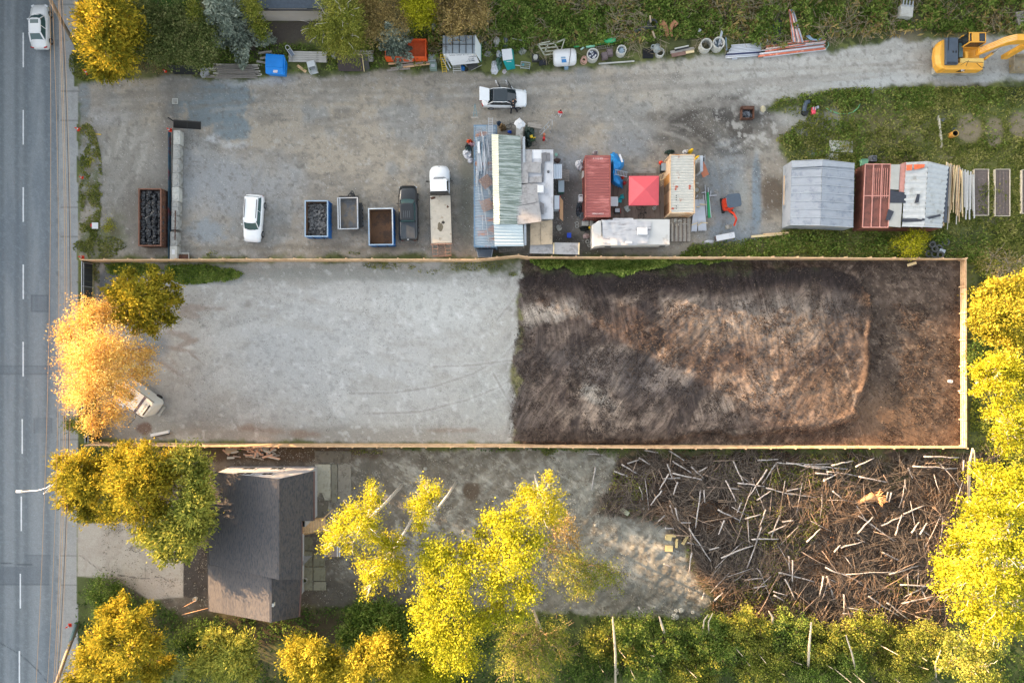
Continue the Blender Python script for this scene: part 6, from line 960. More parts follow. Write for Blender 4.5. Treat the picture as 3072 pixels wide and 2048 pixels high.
def kerb_clutter():
 t=thing('hoarding','black mesh panel propped at the foot of the laurel hedge','panel',loc0(553,212));o=Vector(t.location);m=MB();q=[W(503,197,1.5)-o,W(584,197,1.5)-o,W(602,223,.1)-o,W(524,223,.1)-o];m.slab(*q[::-1],.04);m.build('mesh',M('mesh_black',(30,32,34),.9,0,.2,8),t);m=MB();[m.bar(q[i],q[(i+1)%4],.05,.05)for i in range(4)];m.build('frame',DKST,t)
 G='grey boards in the long lumber pile below the blue spruce'
 for i in range(22):y=193+i*1.95;x0=622+rnd.uniform(-4,12)-(i>14)*6;plank('grey weathered board in the pile below the blue spruce',G,(x0+rnd.uniform(0,40),y+rnd.uniform(-2,2)),(790-rnd.uniform(0,40),y+rnd.uniform(-4,6)),.16,.04,.15+(i%3)*.12,(WOOD,M('grey_lumber',(190,184,172),.8,0,.12,4),M('dark_lumber',(128,122,116),.9,0,.2,4))[i%3])
 heap('tarp_bundle','crumpled grey tarp at the left end of the grey lumber pile','tarp',616,218,.45,.6,.5,M('grey_tarp',(146,146,148),.7,0,.15,4,bump=.6),81)
 for i,(a,b)in enumerate((((775,160),(815,155)),((780,176),(808,172)),((770,184),(800,190)))):plank(['upper','middle','lower'][i]+' pale board stub between blue spruce and blue bin',None,a,b,.22,.06,.5,WOOD)
 p=W(830,198,.8);t=thing('waste_bin','bright blue lidded waste bin with a tattered sticker','waste bin',(p.x,p.y,0),R(-4));bb=M('bin_blue',(0,126,214),.5,0,.08,2);m=MB();m.loft([[(-.85,-.8,.1),(.85,-.8,.1),(.85,.6,.1),(-.85,.6,.1)],[(-1.0,-.95,1.0),(1.0,-.95,1.0),(1.0,.75,1.35),(-1.0,.75,1.35)]]);m.build('tub',bb,t,bevel=.02);m=MB();m.slab((-.98,-.35,1.28),(.85,-.35,1.28),(.85,.72,1.4),(-.98,.72,1.4),.05);m.slab((-.98,-.98,1.05),(.9,-.98,1.05),(.85,-.36,1.27),(-.98,-.36,1.27),.05);m.build('lid',bb,t,bevel=.02);m=MB();m.bar((-.95,.82,1.36),(.95,.82,1.36),.22,.1);m.build('hinge_beam',bb,t,bevel=.03);m=MB();m.box((1.02,-.1,.8),(.1,.5,.2));m.build('lift_pocket',bb,t);m=MB();m.slab((-.2,-.85,1.13),(.25,-.88,1.12),(.3,-.6,1.2),(-.15,-.62,1.2),.01);m.build('sticker',M('sticker',(210,206,214),.6,0,.1,3,c2=(150,60,90),amt=.35,s2=9),t)
 plank('short tan plank lying right of the blue bin',None,(892,197),(918,216),.28,.05,.08,WOODN)
 t=thing('cabinet','open white metal cabinet lying right of the tan plank','cabinet',loc0(941,208),R(14));cbm=M('cab_white',(200,204,206),.5,0,.06,2);m=MB();m.box((-.38,0,.35),(.04,1.1,.7));m.box((.38,0,.35),(.04,1.1,.7));m.box((0,.54,.35),(.72,.04,.7));m.box((0,.0,.04),(.72,1.04,.04));m.box((0,.25,.7),(.8,.62,.04));m.build('carcass',cbm,t);m=MB();m.box((0,-.1,.35),(.7,.03,.03));m.bar((-.36,-.5,.7),(.36,-.5,.7),.03,.03);m.build('rail',GALV,t)
 t=thing('hand_truck','white hand truck lying on the pale board stack','hand truck',loc0(877,163),R(35));m=MB();m.tube([(-.2,-.6,.75),(-.2,.5,.75),(-.1,.65,.75),(.1,.65,.75),(.2,.5,.75),(.2,-.6,.75)],.03,6);m.bar((-.2,.2,.75),(.2,.2,.75),.04,.04);m.build('frame',WHITE,t);m=MB();m.box((0,-.25,.74),(.34,.7,.03));m.build('plate',M('slate',(110,120,136),.6),t)
 for x0,x1,y0,y1,lb,g in((866,980,154,186,'pale board of the stack under the hand truck','boards stacked under the hand truck'),(1058,1120,150,184,'pale board of the stack behind the brown panel','boards stacked behind the brown panel')):
  for k_ in range(3):
   for i in range(5):yy=y0+(i+.5)*(y1-y0)/5;plank(lb,g,(x0+rnd.uniform(-1,2),yy),(x1+rnd.uniform(-3,2),yy+2),.2,.1,.12+k_*.13,M('pale_stack',(186,182,176),.8,0,.1,3,c2=(150,146,142),amt=.3))
 boardlike('hoarding','weathered pale panel left of the brown panel','panel',[(988,156),(1008,148),(1006,178),(996,172)][::-1],.6,.06,PLYG)
 t=thing('hoarding','large dark brown panel in a timber frame leaning on the hedge','panel',loc0(1050,185));o=Vector(t.location);q=[W(1007,160,1.5)-o,W(1086,165,1.5)-o,W(1093,215,.15)-o,W(1016,214,.15)-o];m=MB();m.slab(*q[::-1],.05);m.build('sheet',M('bitumen_board',(66,58,58),.9,0,.15,3),t);m=MB();[m.bar(a,b,.06,.07)for a,b in((q[0],q[1]),(q[1],q[2]))];m.build('frame',WOODY,t);m=MB();m.bar(q[1]+Vector((.3,0,-.1)),q[2]+Vector((.35,.1,0)),.5,.05);m.build('side_board',DKST,t)
 t,w,l=skip('orange_skip','orange open skip under the small blue spruce',1156,118,1278,173,1.2,M('skip_orange',(226,92,40),.5,0,.12,2,c2=(180,70,40),amt=.3),M('skip_orange_in',(200,86,44),.6,0,.2,2));m=MB();m.box((0,0,.5),(w-.2,l-.2,.5));m.build('load',M('skip_orange_load',(206,90,46),.7,0,.2,2),t)
 G='boards scattered in front of the orange skip'
 for a,b in(((1190,190),(1290,178)),((1196,198),(1286,186)),((1165,192),(1200,190)),((1172,206),(1262,194)),((1160,212),(1230,206)),((1186,184),(1284,173)),((1320,122),(1345,121)),((1210,202),(1290,192))):plank('weathered board scattered between the orange skip and the ladder',G,a,b,.17,.05,.12+rnd.uniform(0,.2),(WOOD,WOODN)[rnd.random()<.4])
 t=thing('filing_cabinet','grey-green two-box cabinet beside the yellow ladder','cabinet',loc0(1300,192));m=MB();m.box((-.05,.3,.4),(.75,.7,.8));m.build('upper_box',M('cab_grey',(140,150,150),.6,0,.1,2),t,bevel=.03);m=MB();m.box((.05,-.45,.3),(.72,.7,.6));m.build('lower_box',M('cab_green',(122,140,132),.6,0,.1,2),t,bevel=.03);m=MB();m.box((.05,-.45,.61),(.4,.3,.02));m.build('handle',GALV,t)
 ladder('step_ladder','yellow step ladder leaning beside the sign trailer',(1334,218),(1327,162),.2,1.8,.42,8,YELP)
 t=thing('site_trailer','white box trailer with grey panelled roof and a lettered sign on its front','trailer',loc0(1385,150));o=Vector(t.location);tw=M('trailer_white',(214,220,222),.5,0,.06,2);(cx,cy),(w,l)=rect(1329,108,1424,160,2.3);cx-=o.x;cy-=o.y
 m=MB();m.box((cx,cy,1.3),(w,l,1.9));m.build('box',tw,t,bevel=.02);m=MB();m.box((cx,cy,2.27),(w+.06,l+.06,.06));rf=m.build('roof',M('roof_paint',(150,160,168),.6,0,.1,2,c2=(110,104,104),amt=.3,s2=1.2),t);m=MB()
 for i in range(5):m.box((cx-w/2+.3+i*(w-.5)/4,cy,2.32),(.06,l,.05))
 m.box((cx,cy,2.325),(w,.05,.04));m.box((cx-.2,cy+.4,2.325),(1.0,.05,.05));m.build('roof_bar',DKST,rf)
 sq=[W(1337,161,2.2)-o,W(1424,157,2.2)-o,W(1438,189,.9)-o,W(1356,197,.9)-o];m=MB();m.slab(*sq[::-1],.05);sg=m.build('sign_board',WHITE,t)
 u=(sq[1]-sq[0]).normalized();v=(sq[0]-sq[3]).normalized();v=(v-u*v.dot(u)).normalized();nn=u.cross(v);rot=Matrix((u,v,nn)).transposed().to_euler();ld=M('sign_ink',(84,88,100),.6);lr=M('sign_red',(176,60,84),.6)
 for s_,f,g_,sz,mt in(('Sewer Drain & Plumbing',.53,.84,.26,ld),('Water & Drainage Systems',.53,.65,.24,ld),('J&R',.25,.42,.46,lr),('Excavating Ltd.',.62,.46,.26,ld),('604-723-6286',.6,.27,.28,ld)):
  c=sq[0].lerp(sq[1],f).lerp(sq[3].lerp(sq[2],f),1-g_)+nn*.012;text(s_,sz,mt,t,tuple(c),rot)
 m=MB();m.slab(W(1425,105,2.3)-o,W(1443,140,.9)-o,W(1443,186,.9)-o,W(1425,160,2.3)-o,.04);m.build('side_panel',tw,t);m=MB();m.bar(W(1443,130,.9)-o,W(1443,186,.9)-o,.12,.2);m.build('green_edge',M('edge_green',(40,110,84),.6),t);m=MB();m.bar(W(1331,165,1.2)-o,W(1352,205,.5)-o,.1,.3);m.bar(W(1326,175,.8)-o,W(1346,212,.3)-o,.1,.2);m.build('front_frame',GALV,t)
 wheel(t,-1.2,-.4,.33,.22)
 t=thing('washing_frame','white slatted rack standing in front of the sign board','rack',loc0(1371,207));m=MB()
 for i in range(4):m.box((0,.3-i*.2,.5-i*.08),(.85,.1,.04))
 m.build('slat',CONCL,t);m=MB();m.bar((-.4,.35,.5),(-.35,-.5,.05),.05,.05);m.bar((.4,.35,.5),(.45,-.4,.05),.05,.05);m.build('leg',CONCL,t)
 m=MB();m.torus((0,0,.35),.42,.1,20,8,rx=.6);one(m,'tyre','grey tyre leaning under the sign board','tyre',M('grey_rubber',(132,136,138),.8,0,.1,4),loc0(1407,192),0,None,True);heap('bag','blue crumpled bag under the sign board','bag',1388,206,.28,.3,.3,M('blue_bag',(30,110,180),.5),83)
 t=thing('wheelbarrow','dark wheelbarrow with pale handles in front of the sign trailer','wheelbarrow',loc0(1418,205),R(25));m=MB();m.loft([[(a*.6,b*.6,.25)for a,b in((-.5,-.3),(.5,-.3),(.5,.3),(-.5,.3))],[(-.5,-.34,.55),(.55,-.34,.6),(.55,.34,.6),(-.5,.34,.55)]]);m.build('tray',DKST,t);m=MB();m.bar((-.3,-.3,.35),(.95,-.32,.5),.04,.04);m.bar((-.3,.3,.35),(.95,.32,.5),.04,.04);m.build('handle',CONCL,t);m=MB();m.tube([(-.7,-.05,.2),(-.7,.05,.2)],.2,14);m.build('wheel',RUB,t)
 t=thing('portable_toilet','turquoise cabin with a white lid tipped over beside the sign trailer','portable toilet',loc0(1520,180),R(2));o=Vector(t.location);m=MB();top=[W(1505,148,1.5)-o,W(1535,146,1.5)-o,W(1538,178,1.5)-o,W(1508,181,1.5)-o];bot=[Vector(q.to_tuple()[:2]+(.1,))for q in(W(1508,155,.1)-o,W(1541,150,.1)-o,W(1545,208,.1)-o,W(1520,212,.1)-o)]
 m.loft([bot[::-1],[q-Vector((0,0,.1))for q in top][::-1]]);m.build('cabin',TEAL,t,bevel=.03);m=MB();m.slab(*top[::-1],.12);m.build('lid',WHITE,t,bevel=.03);m=MB();c=W(1526,186,1.1)-o;m.box((c.x,c.y-.02,1.22),(.5,.12,.05),rx=-.9);m.build('name_strip',WHITE,t)
 for lb,x,y,rx,ry,h,mt,sd in(('white torn sheet left of the turquoise cabin',1484,204,.4,.75,.4,MC['white_bag'],84),('white wicker chair heap above the turquoise cabin',1492,128,.4,.55,.6,CONCL,85),('blue-grey round drum above the turquoise cabin',1516,127,.3,.32,.7,M('drum_slate',(112,122,138),.5),86),('smaller blue-grey round drum below the first',1516,140,.26,.22,.5,M('drum_slate2',(96,104,130),.5),87),('green netting heap beside the turquoise cabin',1497,195,.35,.7,.45,M('green_net',(86,118,104),.7,0,.3,6),88),('pale round lid under the turquoise cabin corner',1513,216,.24,.24,.12,M('pinkish_lid',(184,176,180),.6),89),('grey stump left of the turquoise cabin',1464,163,.45,.3,.15,CONC,90),('light tank end behind the turquoise cabin',1498,165,.3,.35,.7,MC['white_bag'],91)):
  heap('heap',lb,'heap',x,y,rx,ry,h,mt,sd)
 for a,b,lb in(((1536,116),(1578,124),'pale strip lying in the brambles above the turquoise cabin'),((1545,196),(1560,198),'short pale bar right of the turquoise cabin')):plank(lb,None,a,b,.09,.05,.4,CONCL,'bar','bar')
 t=thing('cage','small white wire cage on the verge','cage',loc0(1576,200),-.1);m=MB()
 for i in range(7):m.bar((-.45+i*.15,-.3,.3),(-.45+i*.15,.3,.3),.02,.02)
 for j in range(4):m.bar((-.45,-.3+j*.2,.3),(.45,-.3+j*.2,.3),.02,.02)
 for a,b in(((-.47,-.32),(.47,-.32)),((.47,-.32),(.47,.32)),((.47,.32),(-.47,.32)),((-.47,.32),(-.47,-.32))):m.bar((*a,.3),(*b,.3),.05,.05);m.bar((*a,0),(*a,.3),.04,.04)
 m.build('wire',GALV,t);m=MB();m.blob((-.25,.1,.15),(.15,.15,.12));m.build('contents',TEAL,t)
 t=thing('cable_reel','dark frame holding a white round drum','reel',loc0(1606,178));m=MB();m.box((0,0,.2),(.7,.75,.35));m.build('frame',DKST,t);m=MB();m.cyl((0,-.05,.35),.22,.3,18);m.ring((0,-.05,.65),.22,.13,.06,18);m.build('drum',CONCL,t)
 t=thing('dark_frame','black angular frame behind the white tank','frame',loc0(1627,190),.15);m=MB();[m.bar(a,b,.05,.05)for a,b in(((-.4,-.4,.4),(.5,-.4,.4)),((.5,-.4,.4),(.45,.2,.4)),((-.4,-.4,.4),(-.3,.3,.4)))];m.build('bars',BPL,t);m=MB();m.box((0,0,.15),(.7,.5,.2));m.build('base',PVCB,t)
 t=thing('slatted_gate','weathered slatted timber gate leaning on the brambles','gate',loc0(1655,140));o=Vector(t.location);m=MB();g=lambda x,y,z=.7:W(1540+x/6.533,90+y/6.533,z)-o
 for a,b in(((475,300),(830,265)),((540,365),(850,335)),((570,432),(880,400)),((610,495),(920,455)),((480,280),(610,495)),((790,240),(925,455)),((690,260),(615,440)),((500,275),(720,225))):m.bar(g(*a),g(*b),.12,.04)
 m.build('frame',M('gate_wood',(168,170,152),.85,0,.15,4),t);m=MB();m.bar(g(820,265),g(1005,180),.13,.05);m.bar(g(1010,170),g(920,450),.11,.05);m.build('brace',MC['gate_wood'],t)
 t=thing('water_tank','white rounded tank with a strap and a small blue label','tank',loc0(1691,184),R(4));m=MB();n=16;m.loft([[(x,.85*f*math.cos(2*math.pi*k/n),.8+.75*f*math.sin(2*math.pi*k/n))for k in range(n)]for x,f in((-1.15,.75),(-1.0,.93),(-.7,1),(.8,1),(1.05,.95),(1.2,.75))]);m.build('shell',WHITE,t,smooth=True);m=MB();m.tube([(.55+.15*math.cos(a),.88*math.cos(a),.8+.78*math.sin(a))for a in np.linspace(.2,2.9,14)],.025,5);m.build('strap',DKST,t);m=MB();m.slab((-.35,-.72,1.28),(.15,-.72,1.28),(.1,-.45,1.46),(-.38,-.45,1.46),.01);m.build('label',M('label_blue',(50,120,180),.5),t);m=MB();m.slab((-.42,-.38,1.5),(.05,-.38,1.5),(.02,-.24,1.54),(-.44,-.24,1.54),.01);m.build('label_text',PVCS,t);m=MB();m.box((.2,-.75,.2),(.4,.4,.4));m.build('valve',PVCS,t)
 G='green pipe lengths lying in the weeds'
 for a,b,r_,mt,lb in(((1721,141),(1739,139),.1,PVCG,'short green pipe, leftmost of the row'),((1758,142),(1784,138),.13,M('mint_pipe',(140,206,178),.5),'pale mint pipe with white lettering'),((1786,134),(1811,131),.11,PVCG,'green pipe between the mint pipe and the fat one'),((1813,125),(1846,121),.24,PVCG,'fat green pipe at the right end of the row'),((1742,150),(1752,142),.1,M('mint_white',(190,220,210),.5),'short whitish elbow pipe by the mint pipe')):pipe(lb,G if 'green pipe' in lb else None,a,b,r_,None,mt)
 ladder('pallet_strip','narrow weathered pallet strip under the green pipes',(1787,146),(1839,138),.1,.12,.28,8,WOOD)
 m=MB()
 for i in range(4):m.torus((rnd.uniform(-.1,.1),rnd.uniform(-.15,.15),.1+i*.08),.32-i*.03,.06,16,6,rx=rnd.uniform(-.5,.5))
 one(m,'hose_heap','salmon-coloured coiled hose heap left of the first concrete ring','hose',M('salmon_hose',(206,164,146),.6,0,.15,4),loc0(1750,181))
 for i,(x,y,ro,h,fill,lb)in enumerate(((1776,173,.62,.8,'w','concrete ring full of white scraps'),(1861,160,.5,.8,'b','concrete ring filled with a blue bag'),(2112,145,.62,.9,'n','empty concrete ring showing earth inside'),(2148,142,.62,1.0,'p','concrete ring with pipes and a post standing in it'),(1977,163,.46,.5,'n','small concrete ring half under the pipe elbow'))):
  t=thing('concrete_ring',lb,'concrete ring',loc0(x,y),0,'concrete rings along the top verge');m=MB();m.ring((0,0,0),ro,ro-.1,h,28);m.build('ring',CONCL,t);m=MB();m.cyl((0,0,.02),ro-.12,.1 if fill=='n' else.45,18);m.build('filling',{'w':M('fill_dark',(60,66,90),.6,0,.3,5),'b':M('fill_blue',(50,72,90),.6,0,.4,6),'n':M('fill_earth',(96,92,70),.9,0,.2,5),'p':M('fill_slate',(104,118,130),.6,0,.2,4)}[fill],t)
  if fill in 'wp':
   m=MB();[m.box((rnd.uniform(-.3,.3),rnd.uniform(-.3,.3),.55),(rnd.uniform(.2,.5),.14,.1),rz=rnd.uniform(0,3))for _ in range(5)];m.build('scrap',WHITE,t)
  if fill=='b':m=MB();m.blob((0,0,.5),(.3,.3,.15),8,5,.4,0,4);m.build('bag',M('bag_pale',(150,170,186),.5,0,.2,6),t)
  if fill=='p':
   m=MB();m.bar((.1,.1,.5),(.15,1.1,1.3),.09,.09);m.bar((.2,.1,.5),(.26,1.0,1.25),.09,.09);m.build('post',GALV,t)
 for lb,x,y,rz_ in(('left brown-grey storage box on the verge',1812,172,.25),('right brown-grey storage box on the verge',1828,162,.05)):t=thing('storage_box',lb,'box',loc0(x,y),rz_);m=MB();m.box((0,0,.25),(.66,.72,.5),t=(.92,.92));m.build('tub',BRNP,t,bevel=.05);m=MB();m.box((0,0,.52),(.5,.55,.05));m.box((0,0,.55),(.3,.12,.03));m.build('lid',BRNP,t,bevel=.02)
 plank('long pale beam along the yard edge below the concrete ring',None,(1796,192),(1903,184),.13,.1,.08,CONCL,'beam','beam')
 t=thing('plastic_crate','black slotted crate beside the grey pipe elbow','crate',loc0(1943,163));m=MB()
 for i in range(9):m.box((-.5+i*.125,0,.3),(.05,.9,.04))
 for j in range(7):m.box((0,-.4+j*.13,.33),(1.1,.04,.03))
 m.build('grid',BPL,t);m=MB();m.box((0,0,.13),(1.1,.94,.26));m.build('tub',PVCB,t)
 t=thing('pipe_elbow','fat grey pipe fitting with a round socket on its left','pipe fitting',loc0(1966,152));gp=M('grey_pipe',(142,150,150),.7,0,.1,3);m=MB();m.tube([(.0,.3,.4),(.05,-.1,.45),(.25,-.4,.4)],[.38,.4,.34],16);m.build('body',gp,t,smooth=True);m=MB();m.ring((-.38,.1,.3),.22,.14,.4,18);m.build('socket',gp,t)
 G='short boards on the verge'
 for a,b,w,mt,lb in(((2011,158),(2082,146),.3,WOOD,'tan board at the top of the small board stack'),((2015,167),(2057,159),.38,M('brown_board',(130,102,92),.8),'reddish brown board in the small board stack'),((2057,158),(2082,153),.3,WOODY,'pale board end in the small board stack'),((2024,147),(2066,138),.13,CONCL,'white strip on top of the small board stack'),((2025,152),(2066,142),.1,PVCB,'dark strip beside the white strip')):plank(lb,None,a,b,w,.1,.15 if 'strip' not in lb else.28,mt,'board','board')
 G='white pipes stacked on the verge'
 for i in range(18):y=133+(i%9)*4.6;x0=2196+rnd.uniform(-5,3)-(i%9)*2.2;pipe('white pipe in the stack on the verge right of the concrete rings',G,(x0,y+4),(2288-(i%9)*1.2+rnd.uniform(-3,3),y-3),.07 if i!=5 else.08,.1+(i//9)*.13,PVCW if i%9!=6 else M('navy_pipe',(44,52,96),.5))
 plank('thin post lying upright left of the white pipe stack',None,(2177,112),(2180,152),.13,.1,.1,PVCS,'post','post');plank('short white strip below the white pipe stack',None,(2196,178),(2212,176),.13,.06,.06,PVCW,'strip','strip')
 G1,G2,G3='pipes of the slanting bundle in the weeds','pipes lying along the top of the track','black pipes in the weeds'
 for i in range(16):f=i/15;pipe('salmon or white pipe of the slanting bundle in the weeds',G1,(2367+f*14,24+rnd.uniform(0,14)+f*8),(2377+f*32,130-rnd.uniform(0,6)),rnd.choice((.05,.07)),.5+rnd.uniform(0,.3),(PVCO,PVCP,PVCS,PVCP)[i%4])
 for i in range(16):y=120+i*2.3;pipe('orange or pale pipe lying along the upper side of the track',G2,(2298-rnd.uniform(0,24)*(i>5),y+17-(i<6)*2),(2478-rnd.uniform(0,8)-(i%4==0)*60,y-6),.07 if i<10 else.1,.1+(i%3)*.12,(PVCO,PVCP,PVCO,PVCW)[i%4])
 for i in range(12):x=2298+i*3.5;pipe('short pipe standing askew across the long pipes','short pipes across the long pipes',(x-3,70+rnd.uniform(0,30)),(x+2,128),.05,.35,(PVCP,PVCW,PVCO,PVCS)[i%4])
 for i in range(8):x=2321+i*2.4;pipe('black pipe of the dark bundle in the weeds',G3,(x+6,56+rnd.uniform(0,12)),(x,133),.055,.45+rnd.uniform(0,.15),PVCB)
 for i in range(3):m=MB();m.tube([W(*q,.6+i*.05)for q in((2418+i*4,108-i),(2432+i*3,120-i),(2450+i*2,122-i),(2464,118-i))],.05,6);one(m,'bent_pipe','bent blue-grey pipe on the right end of the pipe heap','pipe',PVCS,(0,0,0),0,'bent pipes on the pipe heap',True)
 m=MB();m.tube([W(*q,.1)for q in((2484,126),(2486,136),(2477,148))],.06,6);one(m,'hose_piece','curved pale green hose end right of the pipe heap','hose',M('hose_mint',(130,170,150),.6),smooth=True)
 m=MB()
 for i in range(6):m.torus((rnd.uniform(-.1,.1),rnd.uniform(-.1,.1),.5+i*.06),.55-.04*i,.035,22,5,rx=rnd.uniform(-.15,.15))
 m.tube([(-.3,-.2,.5),(-1.2,-.4,.4),(-2,-.7,.3)],.18,6);one(m,'cable_coil','black cable coil lying in the brambles','cable coil',M('cable_black',(66,70,74),.6,0,.3,4),loc0(1955,82))
 plank('short brown post above the black cable coil',None,(1950,48),(1952,68),.16,.12,1.0,PLYT,'post','post');plank('short brown post below the black cable coil',None,(1958,95),(1965,115),.16,.12,.8,PLYT,'post','post')
 bt_=M('rust_root',(164,118,86),.9,0,.2,4)
 for lb,pts in(('left brown forked stump in the brambles',[(1984,68),(1994,78),(2000,92),(2003,110)]),('right brown forked stump in the brambles',[(2030,78),(2022,68),(2014,80),(2013,95),(2016,110)])):m=MB();m.tube([W(*q,.7)for q in pts],[.32,.3,.22,.14,.1][:len(pts)],8);one(m,'stump',lb,'stump',bt_,smooth=True)
 heap('bag','crumpled pale bag in the grass above the concrete rings','bag',2097,97,.22,.28,.4,MC['white_bag'],92);heap('bag','small blue-white bag under the tan drooping pine','bag',1303,88,.25,.4,.8,PVCS,93);heap('stone','pale boulder in the brambles above the wire cage','boulder',1567,156,.4,.34,.5,M('boulder',(140,142,132),.9,0,.15,3),94);heap('bag','small black and white bag between sign trailer and turquoise cabin','bag',1457,131,.2,.16,.3,M('bag_bw',(120,130,136),.5,0,.4,8),95)
 t=thing('concrete_block','pale concrete block with four bars standing in the brambles at the top','concrete block',loc0(2707,40),R(-6));m=MB();m.box((0,-.15,.4),(1.3,1.2,.8));m.box((0,-.2,.81),(.7,.5,.02));m.build('block',CONCL,t,bevel=.03)
 for i in range(4):m=MB();m.box((-.5+i*.33,.55,.85),(.1,.6,.12));m.build('bar',GALV,t)
 t=thing('pallet','stack of grey boards cut by the right edge above the digger','pallet',loc0(3062,62),R(10));m=MB();[m.box((0,.7-i*.22,.4),(1.4,.2,.05))for i in range(7)];m.build('slat',WOOD,t);m=MB();[m.box((x,0,.2),(.1,1.5,.36))for x in(-.6,0,.6)];m.build('bearer',WOOD,t)
 t=thing('neighbour_building','long pale neighbouring building at the top edge with a dark slate roof','building',loc0(840,44));o=Vector(t.location);q=[W(770,50,.1)-o,W(960,46,.1)-o];tp=[W(735,12,3.3)-o,W(975,8,3.3)-o];yb=(q[0].y+q[1].y)/2;m=MB();m.box(((tp[0].x+tp[1].x)/2+.3,tp[0].y+2.4,1.65),(tp[1].x-tp[0].x+.8,4.8,3.3));m.build('wall',M('pale_wall',(196,188,180),.8,0,.05,1),t);m=MB();x0,x1,yy=tp[0].x-.6,tp[1].x+.8,tp[0].y;m.slab((x0,yy-.4,3.2),(x1,yy-.4,3.2),(x1,yy+2.5,4.4),(x0,yy+2.5,4.4),.12);m.slab((x0,yy+2.5,4.4),(x1,yy+2.5,4.4),(x1,yy+5.4,3.2),(x0,yy+5.4,3.2),.12);m.build('roof',M('slate_roof',(74,84,96),.8,0,.2,4),t);m=MB();m.box(((x0+x1)/2,yy-.5,3.1),(x1-x0,.14,.12));m.build('gutter',DKST,t);m=MB();m.box((tp[0].x+1.2,yy-.01,2.6),(1.6,.06,.3));m.box((tp[1].x-1.6,yy-.01,2.5),(1.0,.06,.4));m.build('window',GLASS,t)
 t=thing('terrace','pale paved terrace strip along the neighbouring building','terrace',loc0(860,34));m=MB();m.slab(*[W(*p_,.14)-Vector(t.location)for p_ in((725,12),(975,6),(975,44),(768,50))][::-1],.14);m.build('paving',M('terrace_stone',(198,190,182),.8,0,.06,1),t);m=MB();m.slab(*[W(*p_,.22)-Vector(t.location)for p_ in((760,42),(975,36),(975,41),(764,47))][::-1],.1);m.build('edge',CONCL,t)
def house():
 t=thing('house','two-storey white house with a dark shingle roof beside the conifers','house',loc0(800,1610));o=Vector(t.location);sh=M('shingles',(80,78,79),.92,0,.24,3,bump=.4,c2=(60,62,69),amt=.45,s2=2,stretch=(5,1,1));hw_=M('house_siding',(166,168,174),.7,0,.04,2)
 P=lambda x,y,z:W(x,y,z)-o;ze,zr,zr2=4.2,7.6,6.8;tk=.14
 m=MB();A,B,C_,Dd=P(622,1413,ze),P(835,1437,zr),P(835,1738,zr),P(628,1692,ze);m.slab(A,Dd,C_,B,tk);m.build('west_roof',sh,t)
 A2,B2,C2,D2=P(622,1692,ze-.25),P(812,1730,zr2),P(812,1866,zr2),P(627,1832,ze-.25);m=MB();m.slab(A2,D2,C2,B2,tk);m.build('lower_west_roof',sh,t)
 E,F_=P(940,1413,ze),P(904,1560,ze-.2);zm=zr-(zr-ze)*69/104;m=MB();m.slab(B,P(836,1562,zr),P(940,1562,ze),E,tk);m.slab(P(836,1562,zr),P(836,1738,zr),P(905,1738,zm),P(905,1562,zm),tk);m.build('east_roof',sh,t);m=MB();m.slab(B2,C2,P(895,1850,ze-.3),P(905,1700,ze-.1),tk);m.build('lower_east_roof',sh,t)
 m=MB();m.bar(B+Vector((0,0,.02)),C_+Vector((0,0,.02)),.22,.05);m.bar(B2+Vector((0,0,.02)),C2+Vector((0,0,.02)),.22,.05);m.build('ridge_cap',sh,t);wn=A.y-.35
 xw,xe=A.x+.45,E.x-.9;ys=D2.y+.4;m=MB();m.add([(xw,wn,0),(xe,wn,0),(xe,wn,ze-.15),(B.x,wn,zr-.35),(xw,wn,ze-.15)],[(0,4,3,2,1)]);m.build('gable_wall',hw_,t)
 xe2=P(904,1600,ze).x-1.1;m=MB();m.quad((xe,wn,0),(xe,wn-5.2,0),(xe,wn-5.2,ze-.15),(xe,wn,ze-.15));m.quad((xe2,wn-5.2,0),(xe2,ys,0),(xe2,ys,ze-.3),(xe2,wn-5.2,ze-.3));m.quad((xe2,wn-5.2,0),(xe2,wn-5.2,ze-.3),(xe,wn-5.2,ze-.3),(xe,wn-5.2,0));m.quad((xw,ys,0),(xw,wn,0),(xw,wn,ze-.15),(xw,ys,ze-.15));m.quad((xw,ys,0),(xe2,ys,0),(xe2,ys,ze-.4),(xw,ys,ze-.4));m.build('wall',hw_,t)
 xs=P(905,1738,zm).x-.1;yu=C_.y+.25;m=MB();m.add([(xw,yu,2),(xs,yu,2),(xs,yu,zm-.2),(C_.x,yu,zr-.2),(xw,yu,ze-.1)],[(0,1,2,3,4)]);m.add([(xw,ys,ze-.5),(xe2,ys,ze-.5),(C2.x,ys,zr2-.25)],[(0,1,2)]);m.build('south_gable',hw_,t)
 for x,z,w in((-.72,1.5,1.3),(.28,1.5,1.3),(-.5,3.9,1.5),(.3,4.1,1.0)):
  xx=(xw+xe)/2+x*(xe-xw)*.32;m=MB();m.box((xx,wn+.03,z),(w+.16,.06,.9));f=m.build('window',WHITE,t);m=MB();m.box((xx-w*.25,wn+.065,z),(w*.44,.02,.72));m.box((xx+w*.25,wn+.065,z),(w*.44,.02,.72));m.build('pane',GLASS,f)
 m=MB();m.bar(P(621,1413,ze-.1),P(627,1832,ze-.35),.14,.12);m.build('gutter',DKST,t);m=MB();m.bar(P(942,1413,ze-.05),P(942,1560,ze-.2),.16,.12);m.bar(P(905,1565,zm-.1),P(905,1738,zm-.1),.14,.12);m.bar(P(905,1738,ze-.2),P(898,1848,ze-.3),.14,.12);m.build('east_gutter',M('gutter_brown',(110,84,78),.6),t)
